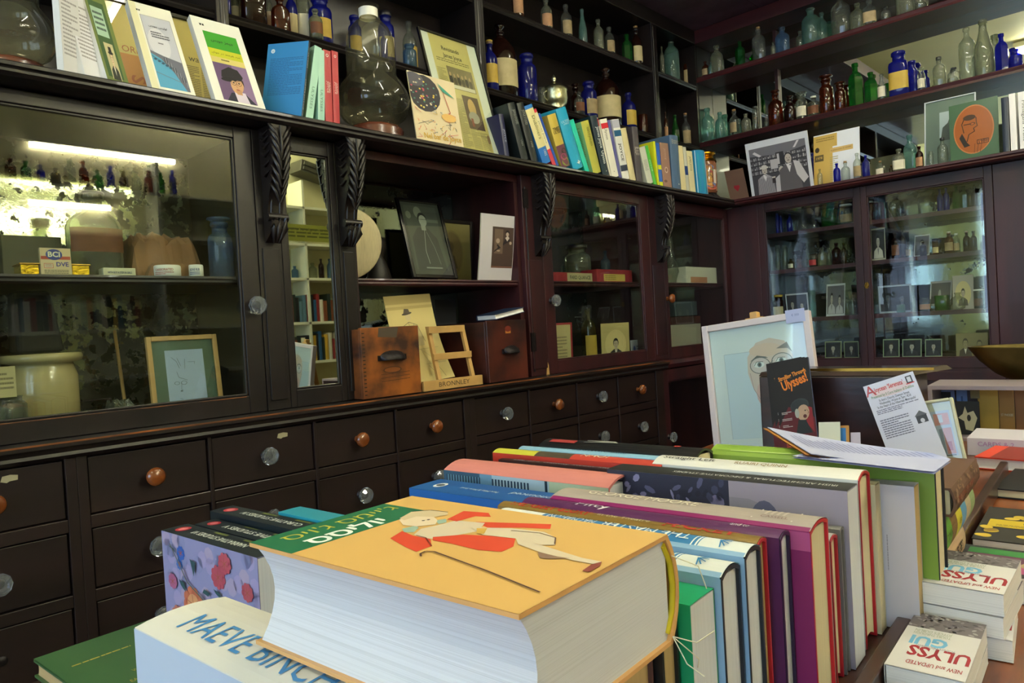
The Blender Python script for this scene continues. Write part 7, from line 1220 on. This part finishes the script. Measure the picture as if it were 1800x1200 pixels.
dcard('greeting_card', 'light blue card with bottle outline in display box', 1683, 1702, 735, 683, -1.65, '6c8cc8', lambda a, w, h: (a.rect(0, 0, w, h, '7c9cd4'), a.ell(w*.5, h*.3, w*.3, h*.18, '3c5c94'), a.ell(w*.5, h*.3, w*.24, h*.14, '7c9cd4'), a.rect(w*.42, h*.45, w*.16, h*.3, '3c5c94')))
for i, (x0, x1, yb, yt, c) in enumerate(((1706, 1722, 700, 683, '8c7c4c'), (1722, 1758, 772, 684, 'c09c3c'), (1759, 1786, 772, 683, 'b0803c'), (1787, 1835, 772, 682, 'a8703c'))): dcard('envelope', ('narrow olive card edge beside the light blue card', 'yellow-brown envelope, widest and nearest the cow card', 'tan envelope standing right of the yellow-brown one', 'orange-brown envelope at the right edge of the photograph')[i], x0, x1, yb, yt, -1.68+.012*i, c, (lambda a, w, h: (a.rect(0, 0, w, h, 'b0803c'), a.text('ST PHOEBE', w*.5, h*.4, .01, 'd4c4a4', 0, .01, fit=w*.8))) if i == 2 else None, grp='envelopes in the display box')
dcard('greeting_card', 'black card with white cow shape before the envelopes', 1682, 1724, 772, 705, -1.72, '1c2020', lambda a, w, h: (a.rect(0, 0, w, h, '202424'), a.poly([(w*.1, h*.5), (w*.3, h*.62), (w*.4, h*.85), (w*.5, h*.65), (w*.75, h*.72), (w*.9, h*.5), (w*.7, h*.1), (w*.4, h*.15), (w*.35, h*.4)], 'c4c0a0'), a.ell(w*.55, h*.5, w*.08, h*.1, '2c2c28')))
# tray, red book and lower books on the table
def tb(name, label, cat, u0, u1, v0, v1, z0, z1, m, rot=0, bevel=.001):
    t = thing(name, label, cat, M=TM @ Matrix.Translation(((u0+u1)/2, (v0+v1)/2, z0+.0006)) @ Matrix.Rotation(rot, 4, 'Z')); MB().box(-(u1-u0)/2, (u1-u0)/2, -(v1-v0)/2, (v1-v0)/2, 0, z1-z0).build('body', m, t, bevel=bevel); return t
u_, v_ = tz(1690, 815, DZ+.05)
t = tb('paper_box', 'low white cardboard tray behind the orange-red book', 'box', 1.392, 1.70, -1.995, -1.82, DZ, DZ+.045, mat('lilac_white_card', 'c8c4d4', .6)); a = Art(.305, .045); a.text('CARDIALS'[:0] or 'CARDS & 2', .06, .03, .016, 'b088b8', 0, .01); a.build('lettering', t, frame_M((-.1525, -.088, 0), (1, 0, 0), (0, 0, 1)))
flat('orange-red book lying flat before the white cardboard tray', 1.44, 1.74, -2.19, -2.02, DZ+.0006, DZ+.03, 'c83420', lambda a: (a.rect(0, 0, a.w, a.h, 'd8442c'), a.rect(0, a.h*.6, a.w, a.h*.3, '8c2c24')), rot=R(-8), page='white')
flat('flat black book lying on the table at the right edge', 1.505, 1.75, -2.46, -2.24, DZ+.0006, DZ+.02, '16181c', rot=R(-4))
def kab(a):
    a.rect(0, 0, a.w, a.h, '1c1814'); rnd = random.Random(2)
    for i in range(12): a.ell(a.w*rnd.uniform(.1, .9), a.h*rnd.uniform(.05, .95), a.w*.08, a.h*.04, ('b89c2c', '8c6c1c', 'd0b034')[i % 3], rnd.random()*3)
    a.rect(a.w*.08, a.h*.35, a.w*.3, a.h*.55, 'c8ac20') if 0 else a.rect(a.w*.3, a.h*.08, a.w*.3, a.h*.84, 'c8ac20'); a.text('KABBALAH', a.w*.5, a.h*.4, .014, '1c1810', R(90) if 0 else R(90), .01, fit=a.h*.5); a.lines(a.w*.32, a.h*.2, a.w*.06, a.h*.5, 1, '5c4c14')
def flatup(label, u0, u1, v0, v1, z0, z1, col, art, rot=0, page='white', group=None, name='book'):
    """book lying with its top towards the viewer: print drawn with right = -u, up = -v"""
    t = flat(label, u0, u1, v0, v1, z0, z1, col, None, rot, page=page, hard=False, fore='u+', group=group); a = Art(u1-u0, v1-v0); art(a, a.w, a.h)
    M_ = TM @ Matrix.Translation(((u0+u1)/2, (v0+v1)/2, z1+.0001)) @ Matrix.Rotation(rot, 4, 'Z') @ frame_M(((u1-u0)/2, (v1-v0)/2, 0), (-1, 0, 0), (0, -1, 0)); a.build('cover_print', t, t.matrix_world.inverted() @ M_); return t
def kab(a, w, h):
    a.rect(0, 0, w, h, '1c1814'); rnd = random.Random(2)
    for i in range(14): a.ell(w*rnd.uniform(.1, .9), h*rnd.uniform(.08, .92), w*.08, h*.05, ('b89c2c', '8c6c1c', 'd0b034')[i % 3], rnd.random()*3)
    a.rect(w*.1, h*.4, w*.8, h*.22, 'c8ac20'); a.text('KABBALAH', w*.3, h*.47, .012, '1c1810', 0, .02, fit=w*.34); a.lines(w*.2, h*.53, w*.6, h*.06, 2, '6c5c14')
flatup('black and yellow book lettered KABBALAH lying on the table', 1.508, 1.618, -2.84, -2.62, DZ+.0006, DZ+.022, '1c1814', kab)
def pink(a, w, h): a.rect(0, 0, w, h, '181820'); a.rect(w*.06, h*.08, w*.88, h*.84, '5c2c4c'); a.rect(w*.06, h*.6, w*.88, h*.3, 'b04c80'); a.rect(w*.06, h*.08, w*.88, h*.22, '2c7c34'); a.ell(w*.3, h*.6, w*.1, h*.12, 'a89870'); a.ell(w*.65, h*.5, w*.12, h*.1, 'a07c68'); a.ell(w*.85, h*.5, w*.08, h*.14, 'b8a034')
flatup('dark book with pink and green picture beside the white guides', 1.512, 1.632, -3.045, -2.925, DZ+.0006, DZ+.036, '16161c', pink)
def guide(a, w, h):
    a.rect(0, 0, w, h, 'd0ced0'); rnd = random.Random(6); a.rect(0, 0, w, h*.28, '6c6468')
    for i in range(60): a.ell(w*rnd.random(), h*rnd.uniform(.0, .27), w*.05, h*.012, ('8c8488', '4c4448', 'a09c9c')[i % 3], rnd.random()*3, 6, i == 0)
    a.text('ULYSSES', w*.57, h*.68, .05, 'a01c2c', 0, .02, fit=w*1.0) if 0 else a.text('ULYSS', w*.42, h*.68, .035, 'a01c2c', 0, .03, fit=w*.80); a.text('GUI', w*.62, h*.50, .03, '6cb0d8', 0, .04, fit=w*.5); a.text('TOURS THROUGH', w*.62, h*.38, .009, '9ca494', 0, .01, fit=w*.5); a.text("JOYCE'S DUBLIN", w*.62, h*.33, .009, '9ca494', 0, .01, fit=w*.5); a.text('Robert Nicholson', w*.5, h*.60, .009, '8c8494', 0, 0, fit=w*.5); a.text('NEW and UPDATED', w*.42, h*.88, .012, 'a01c2c', 0, .01, fit=w*.7)
for i in range(2): flatup(('white ULYSSES guide, lower of the near pair on the table', 'white ULYSSES guide lying nearest the bottom edge, upper of pair')[i], 1.506, 1.574, -3.395, -3.245, DZ+.0006+.021*i, DZ+.021+.021*i, 'd4d2d4', guide, group='white guides on the table')
for i in range(3): flatup(('lowest white guide in the stack of three', 'middle white guide in the stack of three', 'topmost white ULYSSES guide on the stack of three')[i], 1.512, 1.592, -3.235, -3.10, DZ+.0006+.025*i, DZ+.025+.025*i, 'd4d2d4', guide, rot=R((3, -3, -2)[i]), group='white guides on the table')
flat('black book lying at the very bottom edge before the guides', 1.50, 1.66, -3.56, -3.42, DZ+.0006, DZ+.03, '16181c', page='white')
# brass scale scoop
pr = tv(1702, 622, -1.50); pc = tv(1830, 608, -1.50); rr = pc.x-pr.x; t = thing('scale_pan', 'tarnished brass scale pan on a dark stand at the right edge', 'scale', M=TM @ Matrix.Translation((pc.x, -1.50, 0)))
hh = pc.z-tv(1770, 668, -1.50).z+.01
MB().lathe([(.02, pc.z-hh), (rr*.35, pc.z-hh*.96), (rr*.62, pc.z-hh*.72), (rr*.85, pc.z-hh*.35), (rr, pc.z), (rr*1.01, pc.z+.004), (rr*.98, pc.z+.002), (rr*.84, pc.z-hh*.33), (rr*.6, pc.z-hh*.7), (0, pc.z-hh*.94)], 40, 0, None, 1, .55).build('pan', DARKBR, t)
MB().lathe([(.10, DZ+.001), (.10, DZ+.02), (.03, DZ+.05), (.02, pc.z-hh-.02), (.035, pc.z-hh+.004)], 20).build('stand', BLACKF, t); MB().tube([(-.06, -.08, pc.z-hh*.9), (-.06, -.09, pc.z-hh-.01), (.06, -.09, pc.z-hh-.01)], .006, 8).build('bracket', BRASS, t)
